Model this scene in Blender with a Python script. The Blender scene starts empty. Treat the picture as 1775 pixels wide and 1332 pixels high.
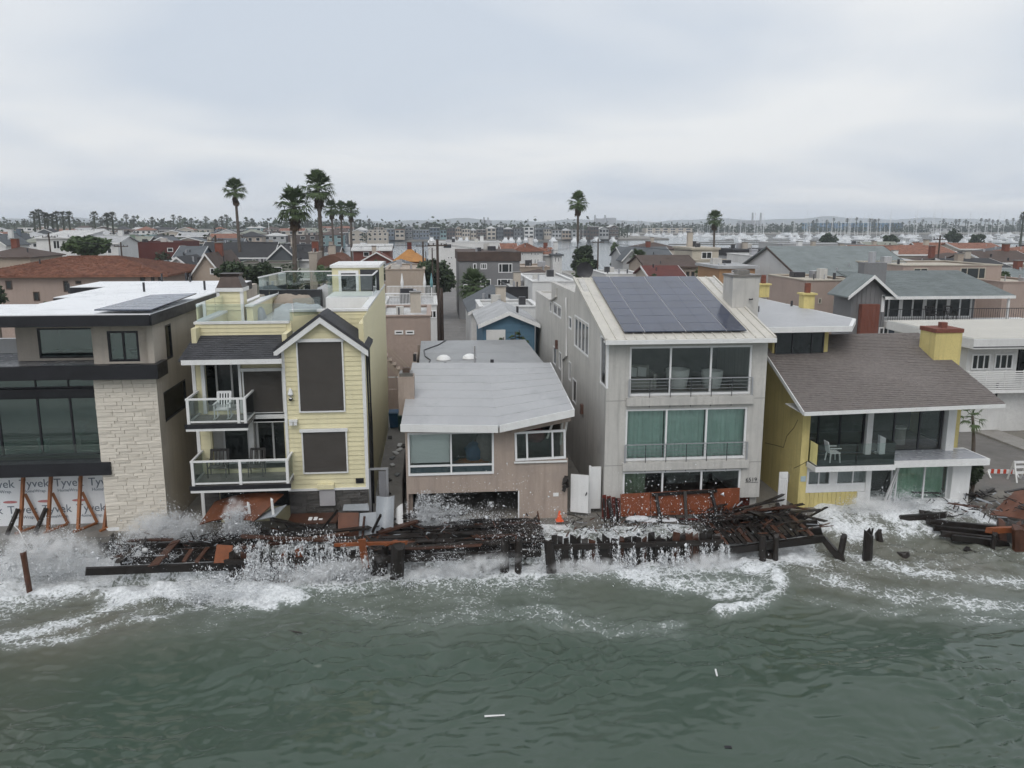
import bpy, math, random
import numpy as np
from mathutils import Vector, Matrix
random.seed(7); RNG = np.random.default_rng(7)
SC = bpy.context.scene; COL = SC.collection
# ---------------------------------------------------------------- camera
FPX, CW, CH = 1440.0, 1775.0, 1332.0
PITCH, YAW, CAMZ = math.atan(281/1440), math.radians(5.5), 12.9
cd = bpy.data.cameras.new('camera'); cam = bpy.data.objects.new('camera', cd); COL.objects.link(cam)
cam.location = (0, 0, CAMZ); cam.rotation_euler = (math.pi/2-PITCH, 0, -YAW)
cd.sensor_width = 36; cd.lens = 36*FPX/CW; cd.clip_start = .1; cd.clip_end = 20000
SC.camera = cam
# ---------------------------------------------------------------- sky and sun
SUN_EL, SUN_ROT = math.radians(52), math.radians(200)
w = bpy.data.worlds.new('World'); SC.world = w; w.use_nodes = True
nt = w.node_tree; N = nt.nodes; L = nt.links
bg = N['Background']; bg.inputs['Strength'].default_value = .1
sky = N.new('ShaderNodeTexSky'); sky.sky_type = 'NISHITA'; sky.sun_disc = False
sky.sun_elevation = SUN_EL; sky.sun_rotation = SUN_ROT; sky.dust_density = 4; sky.air_density = 1.2
tc = N.new('ShaderNodeTexCoord'); sp = N.new('ShaderNodeSeparateXYZ'); L.new(tc.outputs['Generated'], sp.inputs[0])
def mth(op, a, b=None, nt=nt):
    n = nt.nodes.new('ShaderNodeMath'); n.operation = op
    for i, q in enumerate((a, b)):
        if q is None: continue
        if isinstance(q, (int, float)): n.inputs[i].default_value = q
        else: nt.links.new(q, n.inputs[i])
    return n.outputs[0]
zz = mth('ADD', mth('ABSOLUTE', sp.outputs[2]), .13)
cx = N.new('ShaderNodeCombineXYZ'); L.new(mth('DIVIDE', sp.outputs[0], zz), cx.inputs[0]); L.new(mth('DIVIDE', sp.outputs[1], zz), cx.inputs[1])
mp = N.new('ShaderNodeMapping'); mp.inputs['Scale'].default_value = (.62, .62, 1); mp.inputs['Location'].default_value = (3.1, 1.7, 0); mp.inputs['Rotation'].default_value = (0, 0, .25)
L.new(cx.outputs[0], mp.inputs[0])
n1 = N.new('ShaderNodeTexNoise'); n1.inputs['Scale'].default_value = 1.0; n1.inputs['Detail'].default_value = 4; n1.inputs['Roughness'].default_value = .42; n1.inputs['Distortion'].default_value = .35
L.new(mp.outputs[0], n1.inputs[0])
cr = N.new('ShaderNodeValToRGB'); L.new(n1.outputs[0], cr.inputs[0])
e = cr.color_ramp.elements; e[0].position = .36; e[0].color = (6.6, 7.25, 8.15, 1); e[1].position = .64; e[1].color = (9.1, 9.25, 9.4, 1)
mx = N.new('ShaderNodeMix'); mx.data_type = 'RGBA'; mx.inputs[0].default_value = .9
L.new(sky.outputs[0], mx.inputs[6]); L.new(cr.outputs[0], mx.inputs[7]); L.new(mx.outputs[2], bg.inputs[0])
sl = bpy.data.lights.new('sun', 'SUN'); sl.energy = 1.3; sl.angle = math.radians(40); sl.color = (1, .97, .93)
so = bpy.data.objects.new('sun', sl); COL.objects.link(so); so.location = (0, -20, 60)
so.rotation_euler = (math.radians(38), 0, math.radians(-20))
SC.view_settings.view_transform = 'Standard'; SC.view_settings.look = 'None'; SC.view_settings.gamma = 1
SC.view_settings.use_curve_mapping = False; SC.view_settings.exposure = 0
SC.cycles.use_denoising = True; SC.cycles.max_bounces = 7; SC.cycles.diffuse_bounces = 2; SC.cycles.glossy_bounces = 2
SC.cycles.use_adaptive_sampling = True; SC.cycles.adaptive_threshold = .03; SC.cycles.adaptive_min_samples = 8
SC.cycles.transparent_max_bounces = 12; SC.cycles.transmission_bounces = 4; SC.cycles.volume_bounces = 4
# ---------------------------------------------------------------- projection of photo pixels onto real planes
_r = Vector((math.cos(YAW), -math.sin(YAW), 0)); _fh = Vector((math.sin(YAW), math.cos(YAW), 0)); _z = Vector((0, 0, 1))
_f = _fh*math.cos(PITCH)-_z*math.sin(PITCH); _u = _fh*math.sin(PITCH)+_z*math.cos(PITCH); _c = Vector((0, 0, CAMZ))
def at(px, py, Y=None, Z=None, X=None):
    d = _f+_r*((px-CW/2)/FPX)-_u*((py-CH/2)/FPX)
    k = Y/d.y if Y is not None else ((Z-CAMZ)/d.z if Z is not None else X/d.x)
    return _c+d*k
# ---------------------------------------------------------------- materials
MATS = {}
def nm(name):
    m = bpy.data.materials.new(name); m.use_nodes = True; MATS[name] = m
    return m, m.node_tree, m.node_tree.nodes['Principled BSDF']
def lnk(nt, a, b): nt.links.new(a, b)
def noise(nt, scale, detail=4, vec=None, rough=.55, dist=0):
    n = nt.nodes.new('ShaderNodeTexNoise'); n.inputs['Scale'].default_value = scale; n.inputs['Detail'].default_value = detail
    n.inputs['Roughness'].default_value = rough; n.inputs['Distortion'].default_value = dist
    if vec is not None: nt.links.new(vec, n.inputs['Vector'])
    return n.outputs[0]
def ocoord(nt, scale=(1, 1, 1)):
    t = nt.nodes.new('ShaderNodeTexCoord'); m = nt.nodes.new('ShaderNodeMapping'); m.inputs['Scale'].default_value = scale
    nt.links.new(t.outputs['Object'], m.inputs[0]); return m.outputs[0]
def mixc(nt, f, a, b, mode='MIX'):
    n = nt.nodes.new('ShaderNodeMix'); n.data_type = 'RGBA'; n.blend_type = mode
    for i, q in ((0, f), (6, a), (7, b)):
        if isinstance(q, (int, float)): n.inputs[i].default_value = q
        elif isinstance(q, tuple): n.inputs[i].default_value = (*q[:3], 1)
        else: nt.links.new(q, n.inputs[i])
    return n.outputs[2]
def ramp(nt, f, p0, p1, c0=(0, 0, 0), c1=(1, 1, 1)):
    n = nt.nodes.new('ShaderNodeValToRGB'); nt.links.new(f, n.inputs[0]); e = n.color_ramp.elements
    e[0].position = p0; e[0].color = (*c0, 1); e[1].position = p1; e[1].color = (*c1, 1); return n.outputs[0]
def M(name, c, rough=.75, var=.14, scale=1.3, bump=.0, bscale=30, metal=0, spec=.4, streak=.0, rnd=0, stain=None):
    if name in MATS: return MATS[name]
    m, nt, b = nm(name)
    v = ocoord(nt)
    a = tuple(x*(1-var) for x in c); d = tuple(min(1, x*(1+var)) for x in c)
    col = mixc(nt, ramp(nt, noise(nt, scale, 4, v), .3, .7), a, d)
    col = mixc(nt, ramp(nt, noise(nt, scale*14, 2, v), .35, .75), col, tuple(x*(1-var*.7) for x in c))
    if streak:
        s = ramp(nt, noise(nt, 1.0, 5, ocoord(nt, (5, 5, .35))), .48, .72)
        f = nt.nodes.new('ShaderNodeMath'); f.operation = 'MULTIPLY'; f.inputs[1].default_value = streak
        lnk(nt, s, f.inputs[0]); col = mixc(nt, f.outputs[0], col, tuple(x*.45 for x in c))
    if stain:
        s = ramp(nt, noise(nt, .9, 6, v, .65), .52, .68); col = mixc(nt, s, col, stain)
    if rnd:
        oi = nt.nodes.new('ShaderNodeObjectInfo'); h = nt.nodes.new('ShaderNodeHueSaturation')
        mr = nt.nodes.new('ShaderNodeMapRange'); mr.inputs[3].default_value = 1-rnd; mr.inputs[4].default_value = 1+rnd
        lnk(nt, oi.outputs['Random'], mr.inputs[0]); lnk(nt, mr.outputs[0], h.inputs['Value']); lnk(nt, col, h.inputs['Color']); col = h.outputs[0]
    lnk(nt, col, b.inputs['Base Color'])
    b.inputs['Metallic'].default_value = metal; b.inputs['Specular IOR Level'].default_value = spec
    rr = nt.nodes.new('ShaderNodeMapRange'); rr.inputs[3].default_value = max(.02, rough-.12); rr.inputs[4].default_value = min(1, rough+.12)
    lnk(nt, noise(nt, scale*4, 1, v), rr.inputs[0]); lnk(nt, rr.outputs[0], b.inputs['Roughness'])
    if bump:
        bn = nt.nodes.new('ShaderNodeBump'); bn.inputs['Strength'].default_value = bump; bn.inputs['Distance'].default_value = .02
        lnk(nt, noise(nt, bscale, 2, v), bn.inputs['Height']); lnk(nt, bn.outputs[0], b.inputs['Normal'])
    return m
def glass(name, tint, refl=.06, alpha=.8):
    m, nt, b = nm(name); nt.nodes.remove(b)
    tr = nt.nodes.new('ShaderNodeBsdfTransparent'); tr.inputs[0].default_value = (*[x*alpha for x in tint], 1)
    gl = nt.nodes.new('ShaderNodeBsdfGlossy'); gl.inputs['Roughness'].default_value = .02; gl.inputs[0].default_value = (.9, .95, .95, 1)
    fr = nt.nodes.new('ShaderNodeFresnel'); fr.inputs[0].default_value = 1.5
    ad = nt.nodes.new('ShaderNodeMath'); ad.operation = 'ADD'; ad.inputs[1].default_value = refl; lnk(nt, fr.outputs[0], ad.inputs[0])
    mx = nt.nodes.new('ShaderNodeMixShader'); lnk(nt, ad.outputs[0], mx.inputs[0]); lnk(nt, tr.outputs[0], mx.inputs[1]); lnk(nt, gl.outputs[0], mx.inputs[2])
    lnk(nt, mx.outputs[0], nt.nodes['Material Output'].inputs[0]); return m
GL = glass('clear_glass', (.97, .995, .985), .015, .98); GLT = glass('green_tinted_glass', (.62, .82, .78), .1); GLR = glass('rail_glass', (.93, .97, .96), .04, .97)
GD = M('dark_window_glass', (.022, .027, .028), .1, .5, .7, .12, 1.1, spec=.6, rnd=.4)
WHT = M('white_paint', (.74, .74, .73), .5, .07, 1.5, streak=.12); WHF = M('white_window_frame', (.78, .78, .78), .4, .04)
BLK = M('black_metal_fascia', (.018, .018, .022), .38, .3, 1.2); DKM = M('dark_metal', (.045, .045, .05), .45, .25); CONC = M('wet_concrete', (.2, .19, .175), .4, .3, .7, .3, 20, stain=(.1, .095, .085))
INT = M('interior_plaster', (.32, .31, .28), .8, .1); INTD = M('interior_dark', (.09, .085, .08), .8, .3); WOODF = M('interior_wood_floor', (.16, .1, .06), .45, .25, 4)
# ---------------------------------------------------------------- mesh builder
class MB:
    def __init__(s): s.v = []; s.f = []
    def add(s, vs, fs):
        o = len(s.v); s.v += [tuple(p) for p in vs]; s.f += [tuple(i+o for i in q) for q in fs]; return s
    def hexa(s, p): return s.add(p, [(0, 3, 2, 1), (4, 5, 6, 7), (0, 1, 5, 4), (1, 2, 6, 5), (2, 3, 7, 6), (3, 0, 4, 7)])
    def box(s, x0, x1, y0, y1, z0, z1):
        return s.hexa([(x0, y0, z0), (x1, y0, z0), (x1, y1, z0), (x0, y1, z0), (x0, y0, z1), (x1, y0, z1), (x1, y1, z1), (x0, y1, z1)])
    def quad(s, *p): return s.add(p, [tuple(range(len(p)))])
    def prism(s, poly, off):
        n = len(poly); off = Vector(off); top = [Vector(p)+off for p in poly]
        return s.add(list(poly)+top, [tuple(range(n))[::-1], tuple(range(n, 2*n))]+[(i, (i+1) % n, n+(i+1) % n, n+i) for i in range(n)])
    def bar(s, p, q, w, h, up=(0, 0, 1)):
        p = Vector(p); q = Vector(q); d = (q-p).normalized(); a = d.cross(Vector(up))
        if a.length < 1e-3: a = d.cross(Vector((0, 1, 0)))
        a.normalize(); b = a.cross(d); a *= w/2; b *= h/2
        return s.hexa([p-a-b, p+a-b, p+a+b, p-a+b, q-a-b, q+a-b, q+a+b, q-a+b])
    def tube(s, pts, rs, n=8, cap=True):
        pts = [Vector(p) for p in pts]; o = len(s.v); up = Vector((0, 0, 1))
        for i, p in enumerate(pts):
            d = (pts[min(i+1, len(pts)-1)]-pts[max(i-1, 0)]).normalized()
            a = d.cross(up)
            if a.length < 1e-2: a = Vector((1, 0, 0))
            a.normalize(); b = a.cross(d); r = rs[i] if isinstance(rs, (list, tuple)) else rs
            for k in range(n):
                t = 2*math.pi*k/n; s.v.append(tuple(p+a*(r*math.cos(t))+b*(r*math.sin(t))))
        for i in range(len(pts)-1):
            for k in range(n): s.f.append((o+i*n+k, o+i*n+(k+1) % n, o+(i+1)*n+(k+1) % n, o+(i+1)*n+k))
        if cap: s.f.append(tuple(o+k for k in range(n))[::-1]); s.f.append(tuple(o+(len(pts)-1)*n+k for k in range(n)))
        return s
    def wall(s, ax, c, t, u0, u1, v0, v1, holes=()):
        """slab in plane ax='Y' (u=x) or 'X' (u=y), from c to c+t, v=z, with real openings"""
        us = sorted({u0, u1, *[min(max(q, u0), u1) for h in holes for q in h[:2]]}); vs = sorted({v0, v1, *[min(max(q, v0), v1) for h in holes for q in h[2:]]})
        P = (lambda u, d, v: (u, d, v)) if ax == 'Y' else (lambda u, d, v: (d, u, v))
        S = [[not any(h[0]-1e-6 < (us[i]+us[i+1])/2 < h[1]+1e-6 and h[2]-1e-6 < (vs[j]+vs[j+1])/2 < h[3]+1e-6 for h in holes) for j in range(len(vs)-1)] for i in range(len(us)-1)]
        g = lambda i, j: 0 <= i < len(us)-1 and 0 <= j < len(vs)-1 and S[i][j]
        for i in range(len(us)-1):
            for j in range(len(vs)-1):
                if not S[i][j]: continue
                a, b, e, f = us[i], us[i+1], vs[j], vs[j+1]
                for d in (c, c+t): s.quad(P(a, d, e), P(b, d, e), P(b, d, f), P(a, d, f))
                if not g(i-1, j): s.quad(P(a, c, e), P(a, c+t, e), P(a, c+t, f), P(a, c, f))
                if not g(i+1, j): s.quad(P(b, c, e), P(b, c+t, e), P(b, c+t, f), P(b, c, f))
                if not g(i, j-1): s.quad(P(a, c, e), P(b, c, e), P(b, c+t, e), P(a, c+t, e))
                if not g(i, j+1): s.quad(P(a, c, f), P(b, c, f), P(b, c+t, f), P(a, c+t, f))
        return s
ROOT = {}
def tag(o, label=None, cat=None, group=None, kind=None):
    if label: o['label'] = label
    if cat: o['category'] = cat
    if group: o['group'] = group
    if kind: o['kind'] = kind
    return o
def T(name, label, cat, loc=(0, 0, 0), group=None):
    o = bpy.data.objects.new(name, None); COL.objects.link(o); o.location = loc; o.empty_display_size = .3
    ROOT[o] = Vector(loc); return tag(o, label, cat, group)
def mesh(name, v, f, mat, smooth=False):
    me = bpy.data.meshes.new(name); me.from_pydata([tuple(p) for p in v], [], f); me.materials.append(mat)
    if smooth: me.polygons.foreach_set('use_smooth', [True]*len(me.polygons))
    me.update(); return me
def O(name, mb, mat, parent=None, smooth=False, loc=None):
    """one mesh object; vertices are given in world space"""
    if loc is None: loc = ROOT[parent] if parent else Vector((0, 0, 0))
    loc = Vector(loc); me = mesh(name, [(p[0]-loc.x, p[1]-loc.y, p[2]-loc.z) for p in mb.v], mb.f, mat, smooth)
    o = bpy.data.objects.new(name, me); COL.objects.link(o); ROOT[o] = loc
    if parent: o.parent = parent
    else: o.location = loc
    return o
def inst(name, me, parent, M4):
    """object sharing mesh data; M4 in world space"""
    o = bpy.data.objects.new(name, me); COL.objects.link(o); o.parent = parent
    o.matrix_local = Matrix.Translation(-ROOT[parent]) @ M4; return o
def B(name, mat, parent, *a): return O(name, MB().box(*a), mat, parent)
def tree_copy(o, loc, rz=0, sc=1, parent=None):
    c = o.copy(); COL.objects.link(c)
    if parent: c.parent = parent
    else: c.location = loc; c.rotation_euler.z = rz; c.scale = (sc, sc, sc) if isinstance(sc, (int, float)) else sc
    for ch in list(o.children): tree_copy(ch, None, parent=c)
    return c
def win(parent, ax, c, u0, u1, v0, v1, div=(), rows=(), fm=None, gm=None, fw=.07, dp=.1, name='window', gy=.05):
    """framed window: the frame mesh is the part, each pane a sub-part. ax as in wall(); c = outer face"""
    fm = fm or WHF; gm = gm or GD; m = MB(); s = -1 if dp < 0 else 1
    bx = (lambda a, b, e, f, d0, d1: m.box(a, b, min(d0, d1), max(d0, d1), e, f)) if ax == 'Y' else (lambda a, b, e, f, d0, d1: m.box(min(d0, d1), max(d0, d1), a, b, e, f))
    bx(u0, u0+fw, v0, v1, c, c+dp); bx(u1-fw, u1, v0, v1, c, c+dp); bx(u0+fw, u1-fw, v0, v0+fw, c, c+dp); bx(u0+fw, u1-fw, v1-fw, v1, c, c+dp)
    us = [u0+fw]+[u0+(u1-u0)*d for d in div]+[u1-fw]; vs = [v0+fw]+[v0+(v1-v0)*d for d in rows]+[v1-fw]; h = fw*.42
    for d in us[1:-1]: bx(d-h, d+h, v0+fw, v1-fw, c+.004*s, c+dp*.9)
    for d in vs[1:-1]:
        for i in range(len(us)-1): bx(us[i]+(h if i else 0), us[i+1]-(h if i < len(us)-2 else 0), d-h, d+h, c+.006*s, c+dp*.85)
    o = O(name, m, fm, parent)
    for i in range(len(us)-1):
        for j in range(len(vs)-1):
            p = MB(); a, b, e, f = us[i]-.005, us[i+1]+.005, vs[j]-.005, vs[j+1]+.005; q = c+dp*gy*10
            p.box(a, b, q, q+.012, e, f) if ax == 'Y' else p.box(q, q+.012, a, b, e, f)
            O('pane', p, gm, o)
    return o
def rect(x0, y0, x1, y1, Y):
    """photo rectangle -> (X0, X1, Z0, Z1) on the real plane at depth Y"""
    a = at(x0, (y0+y1)/2, Y=Y); b = at(x1, (y0+y1)/2, Y=Y); t = at((x0+x1)/2, y0, Y=Y); q = at((x0+x1)/2, y1, Y=Y)
    return a.x, b.x, q.z, t.z
def ordinal(n):
    w = 'first second third fourth fifth sixth seventh eighth ninth tenth eleventh twelfth thirteenth fourteenth fifteenth sixteenth seventeenth eighteenth nineteenth twentieth'.split()
    if n >= 100: return ('', 'hundred', 'two-hundred', 'three-hundred')[n//100]+('th' if n % 100 == 0 else '-and-'+ordinal(n % 100))
    if n <= 20: return w[n-1]
    t = {2: 'twenty', 3: 'thirty', 4: 'forty', 5: 'fifty', 6: 'sixty', 7: 'seventy', 8: 'eighty', 9: 'ninety'}[n//10]
    return t[:-1]+'ieth' if n % 10 == 0 else t+'-'+w[n % 10-1]
# ================================================================ SETTING
SEA = -1.0
def S(name, mb, mat): return tag(O(name, mb, mat), kind='structure')
MSAND = M('dry_ground', (.23, .215, .19), .9, .25, .05, stain=(.16, .15, .14)); MASPH = M('asphalt', (.075, .075, .077), .75, .3, .3, .3, 30, stain=(.05, .05, .05))
MPATH = M('pale_concrete_path', (.3, .285, .265), .7, .22, .8, .2, 15, stain=(.2, .19, .175))
S('terrain', MB().quad((-5200, -5000, -4.2), (5200, -5000, -4.2), (5200, 5200, -4.2), (-5200, 5200, -4.2)), MSAND)
LAND0 = 34.75
S('peninsula_ground', MB().box(-700, 900, LAND0, 224, -4.1, -.02), MSAND)
S('left_ground', MB().prism([(-1500, 224.1, -4.1), (-60, 224.1, -4.1), (-105, 330, -4.1), (-120, 640, -4.1), (-1500, 640, -4.1)], (0, 0, 4.0)), MSAND)
S('far_ground', MB().prism([(-5000, 640.1, -4.1), (-120, 640.1, -4.1), (60, 625, -4.1), (190, 660, -4.1), (205, 900, -4.1), (5000, 980, -4.1), (5000, 5000, -4.1), (-5000, 5000, -4.1)], (0, 0, 4.05)), MSAND)
S('alley_road', MB().quad((.6, 63, -.012), (4.6, 63, -.012), (4.6, 223, -.012), (.6, 223, -.012)), M('alley_concrete', (.2, .19, .18), .6, .25, .4, stain=(.13, .125, .12)))
S('side_street', MB().quad((26.2, 36.5, -.012), (33.6, 36.5, -.012), (33.6, 223, -.012), (26.2, 223, -.012)), M('wet_street', (.16, .15, .14), .45, .25, .4, stain=(.1, .095, .09)))
S('front_path', MB().quad((-2.95, 35, -.012), (-1.4, 35, -.012), (-1.4, 62, -.012), (-2.95, 62, -.012)), MPATH)
S('side_pavement', MB().box(33.6, 35.2, 36.5, 223, -.02, .1), MPATH)
# ---- bay
m, nt, b = nm('bay_water'); b.inputs['Base Color'].default_value = (.09, .11, .115, 1); b.inputs['Roughness'].default_value = .12; b.inputs['IOR'].default_value = 1.33
bn = nt.nodes.new('ShaderNodeBump'); bn.inputs['Strength'].default_value = .5; bn.inputs['Distance'].default_value = .3
lnk(nt, noise(nt, 1.0, 5, ocoord(nt, (.25, .6, 1))), bn.inputs['Height']); lnk(nt, bn.outputs[0], b.inputs['Normal'])
S('bay_water', MB().quad((-1600, 215, SEA-.3), (3500, 215, SEA-.3), (3500, 1400, SEA-.3), (-1600, 1400, SEA-.3)), m)
# ---- sea: one displaced sheet, dense where the shore is
def smooth(a, b, x):
    t = np.clip((x-a)/(b-a), 0, 1); return t*t*(3-2*t)
def vnoise(x, y, s, seed):
    """smooth value noise"""
    r = np.random.default_rng(seed); g = r.random((64, 64)); x = x/s; y = y/s
    i = np.floor(x).astype(int); j = np.floor(y).astype(int); u = x-i; v = y-j; u = u*u*(3-2*u); v = v*v*(3-2*v)
    G = lambda a, c: g[a % 64, c % 64]
    return (G(i, j)*(1-u)+G(i+1, j)*u)*(1-v)+(G(i, j+1)*(1-u)+G(i+1, j+1)*u)*v
def seg_d(x, y, pts):
    d = np.full(x.shape, 1e9)
    for (a, c), (e, f) in zip(pts[:-1], pts[1:]):
        t = np.clip(((x-a)*(e-a)+(y-c)*(f-c))/((e-a)**2+(f-c)**2+1e-9), 0, 1); d = np.minimum(d, np.hypot(x-a-t*(e-a), y-c-t*(f-c)))
    return d
def zp(*q):
    return [(p.x, p.y) for p in (at(a, c, Z=SEA) for a, c in q)]
def surge(x, y):
    """water thrown up through the gap in the boardwalk towards the yellow house"""
    m = smooth(15.9, 17.6, x-.12*(y-33))*(1-smooth(24.3, 26.2, x)); m2 = smooth(31.2, 35.4, y)
    return m*m2
_wr = np.random.default_rng(3)
WAVES = [(a, l, math.radians(t), p) for a, l, t, p in
         [(.08, 9, 96, .3), (.05, 6.1, 80, 1.1), (.035, 4.3, 108, 2.0)]+
         [(.0088*l**.85, l, 90+_wr.normal(0, 32), _wr.random()*6.28) for l in np.geomspace(.24, 1.25, 44)]]
def sea_h(x, y):
    wx = x+.8*(vnoise(x, y, 3.1, 11)-.5)+.5*(vnoise(x, y, .9, 12)-.5); wy = y+.8*(vnoise(x, y, 2.7, 13)-.5)+.4*(vnoise(x, y, .8, 14)-.5)
    z = np.zeros_like(x); cal = .35+1.25*smooth(.3, .75, vnoise(x, y, 4.2, 15))*(1-.6*smooth(26, 29, y))
    for a, l, t, p in WAVES:
        z += a*(cal if l < 3 else 1)*np.sin((wx*math.cos(t)+wy*math.sin(t))*2*math.pi/l+p)
    s = surge(x, y)
    z = SEA+z*(1-.5*s)+s*(1.05+.25*vnoise(x, y, 1.1, 21))
    # heaped, broken water along the timber wall
    k = smooth(28.6, 30.8, y)*(1-s); z += k*(.2*vnoise(x, y, .7, 22)+.14*vnoise(x, y, .3, 23))
    z += .22*np.exp(-(seg_d(x, y, zp((240, 1035), (330, 1022), (420, 1024), (512, 1036)))/.55)**2)*(.6+.8*vnoise(x, y, .35, 24))
    z += .2*np.exp(-(seg_d(x, y, zp((1351, 1004), (1346, 1030), (1312, 1050), (1250, 1058)))/.4)**2)*(.6+.8*vnoise(x, y, .3, 25))
    return z
def foam_d(x, y):
    n = vnoise(x, y, 1.3, 31); n2 = vnoise(x, y, .45, 32); n3 = vnoise(x, y, 4, 33)
    sg = smooth(15.6, 16.6, x-.12*(y-33))*(1-smooth(25, 26.5, x)); d = .98*np.exp(-np.clip(31.0-y, 0, 99)/(.7+1.3*n*n3*2))*(.7+.6*n)*(1-sg*(.35+.4*smooth(29.5, 31.5, y)))
    g = lambda pts, r, a: a*np.exp(-(seg_d(x, y, zp(*pts))/r)**2)
    fs = [g([(230, 1040), (330, 1026), (420, 1032), (512, 1042)], .62, 1.1), g([(420, 1040), (470, 1052)], .55, .9), g([(1351, 1004), (1346, 1030), (1312, 1050), (1250, 1058)], .42, .8), g([(1120, 1012), (1230, 1018), (1310, 1020)], 1.0, .62), g([(1240, 1035), (1300, 1032)], .5, .6),
          g([(900, 990), (1000, 1005), (1200, 1000), (1330, 990)], .9, .75), g([(700, 1010), (800, 1000), (900, 1005)], .7, .6),
          g([(330, 1000), (230, 1035), (150, 1075), (40, 1105), (-60, 1120)], .8, .6), g([(430, 1020), (360, 1050), (270, 1078), (235, 1080)], .5, .58), g([(280, 1050), (130, 1115), (20, 1125)], .5, .45),
          g([(0, 985), (150, 985), (300, 1000)], .8, .85), g([(1180, 1075), (1060, 1095), (960, 1060)], .32, .42),
          g([(560, 1050), (700, 1080), (900, 1060), (1150, 1090)], 1.0, .33), g([(1340, 990), (1450, 1010), (1560, 1035), (1700, 1045), (1790, 1055)], .9, .5), g([(1480, 970), (1600, 1000), (1790, 1010)], .7, .52),
          g([(1380, 1040), (1560, 1060), (1790, 1075)], .6, .36)]
    for q in fs: d = np.maximum(d, q*(.6+.75*n))
    s = surge(x, y); d = np.maximum(d, smooth(.02, .35, s)*(.4+.3*smooth(33, 35, y)+.6*n*(.5+n3)+.5*(n2-.5)))
    d = np.maximum(d, .30*n3*smooth(24, 29, y))
    return np.clip(d, 0, 1.1)
def axis(a, b, d0, d1, far0, far1, k=22):
    g = np.geomspace(1, 60, k)-1; g = g/g[-1]
    return np.concatenate([a-(a-far0)*g[::-1][:-1], np.arange(a, b, d0), b+(far1-b)*g])
xs = axis(-21, 30, .075, 0, -900, 900); ys = np.concatenate([-4000+(4014)*(1-np.geomspace(1, .001, 26)), np.arange(14.1, 37, .075)])
ys = ys[np.concatenate([[True], np.diff(ys) > .01])]
X, Y = np.meshgrid(xs, ys); Zs = sea_h(X, Y); FD = foam_d(X, Y)
far = np.maximum(smooth(60, 300, np.abs(X)), smooth(8, -60, Y)); Zs = Zs*(1-far)+SEA*far
Zs = np.where(Y > 36.4, np.minimum(Zs, -.6), Zs)
lo = (X < 15.5) | (X > 26.5); Zs = np.where(lo & (Y > LAND0-.3), SEA-.5, Zs)
nx, ny = len(xs), len(ys)
me = bpy.data.meshes.new('sea'); me.vertices.add(nx*ny); me.vertices.foreach_set('co', np.stack([X, Y, Zs], -1).astype(np.float32).ravel())
I = (np.arange(ny-1)[:, None]*nx+np.arange(nx-1)).ravel(); Q = np.stack([I, I+1, I+nx+1, I+nx], 1).astype(np.int32)
me.loops.add(Q.size); me.loops.foreach_set('vertex_index', Q.ravel()); me.polygons.add(len(Q)); me.polygons.foreach_set('loop_start', np.arange(0, Q.size, 4, dtype=np.int32))
me.polygons.foreach_set('use_smooth', np.ones(len(Q), bool)); me.update(calc_edges=True)
silt = np.clip(smooth(29.5, 25.5, Y)*0+smooth(24, 30, Y)*(.35+.65*np.maximum(smooth(-6, -13, X), smooth(12, 19, X)))+.35*smooth(-9, -13, X), 0, 1)*(.6+.6*vnoise(X, Y, 3, 41))
for nme, arr in (('foam', FD), ('silt', silt)):
    at_ = me.attributes.new(nme, 'FLOAT', 'POINT'); at_.data.foreach_set('value', arr.astype(np.float32).ravel())
m, nt, b = nm('sea_water'); v = ocoord(nt)
af = nt.nodes.new('ShaderNodeAttribute'); af.attribute_name = 'foam'; asl = nt.nodes.new('ShaderNodeAttribute'); asl.attribute_name = 'silt'
body = mixc(nt, asl.outputs['Fac'], (.058, .084, .065), (.112, .1, .074))
body = mixc(nt, mth('MULTIPLY', mth('MULTIPLY', af.outputs['Fac'], noise(nt, 2.2, 3, v), nt), 1.15, nt), body, (.36, .4, .385))
wv = nt.nodes.new('ShaderNodeVectorMath'); wv.operation = 'MULTIPLY_ADD'
nz = nt.nodes.new('ShaderNodeTexNoise'); nz.inputs['Scale'].default_value = 1.4; nz.inputs['Detail'].default_value = 3; lnk(nt, v, nz.inputs['Vector'])
lnk(nt, nz.outputs['Color'], wv.inputs[0]); wv.inputs[1].default_value = (.9, .9, .9); lnk(nt, v, wv.inputs[2])
def vor(sc):
    o = nt.nodes.new('ShaderNodeTexVoronoi'); o.feature = 'DISTANCE_TO_EDGE'; o.inputs['Scale'].default_value = sc; lnk(nt, wv.outputs[0], o.inputs['Vector']); return o.outputs['Distance']
l1 = ramp(nt, vor(2.1), 0, .22, (1, 1, 1), (0, 0, 0)); l2 = ramp(nt, vor(5.5), 0, .3, (1, 1, 1), (0, 0, 0))
lace = mth('ADD', mth('MULTIPLY', l1, .24, nt), mth('MULTIPLY', l2, .2, nt), nt)
fine = mth('MULTIPLY', mth('SUBTRACT', noise(nt, 11, 5, v, .72), .5, nt), 1.25, nt)
val = mth('ADD', mth('ADD', mth('MULTIPLY', af.outputs['Fac'], 1.05, nt), lace, nt), fine, nt)
val = mth('MULTIPLY', val, mth('GREATER_THAN', af.outputs['Fac'], .02, nt), nt)
ff = ramp(nt, val, .68, 1.02)
foamc = mixc(nt, ramp(nt, noise(nt, 9, 2, v), .3, .7), (.52, .54, .55), (.8, .82, .83))
lnk(nt, mixc(nt, ff, body, foamc), b.inputs['Base Color'])
lnk(nt, mth('ADD', mth('MULTIPLY', ff, .7, nt), .03, nt), b.inputs['Roughness']); b.inputs['IOR'].default_value = 1.33
bn = nt.nodes.new('ShaderNodeBump'); bn.inputs['Strength'].default_value = .6; bn.inputs['Distance'].default_value = .06
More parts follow.
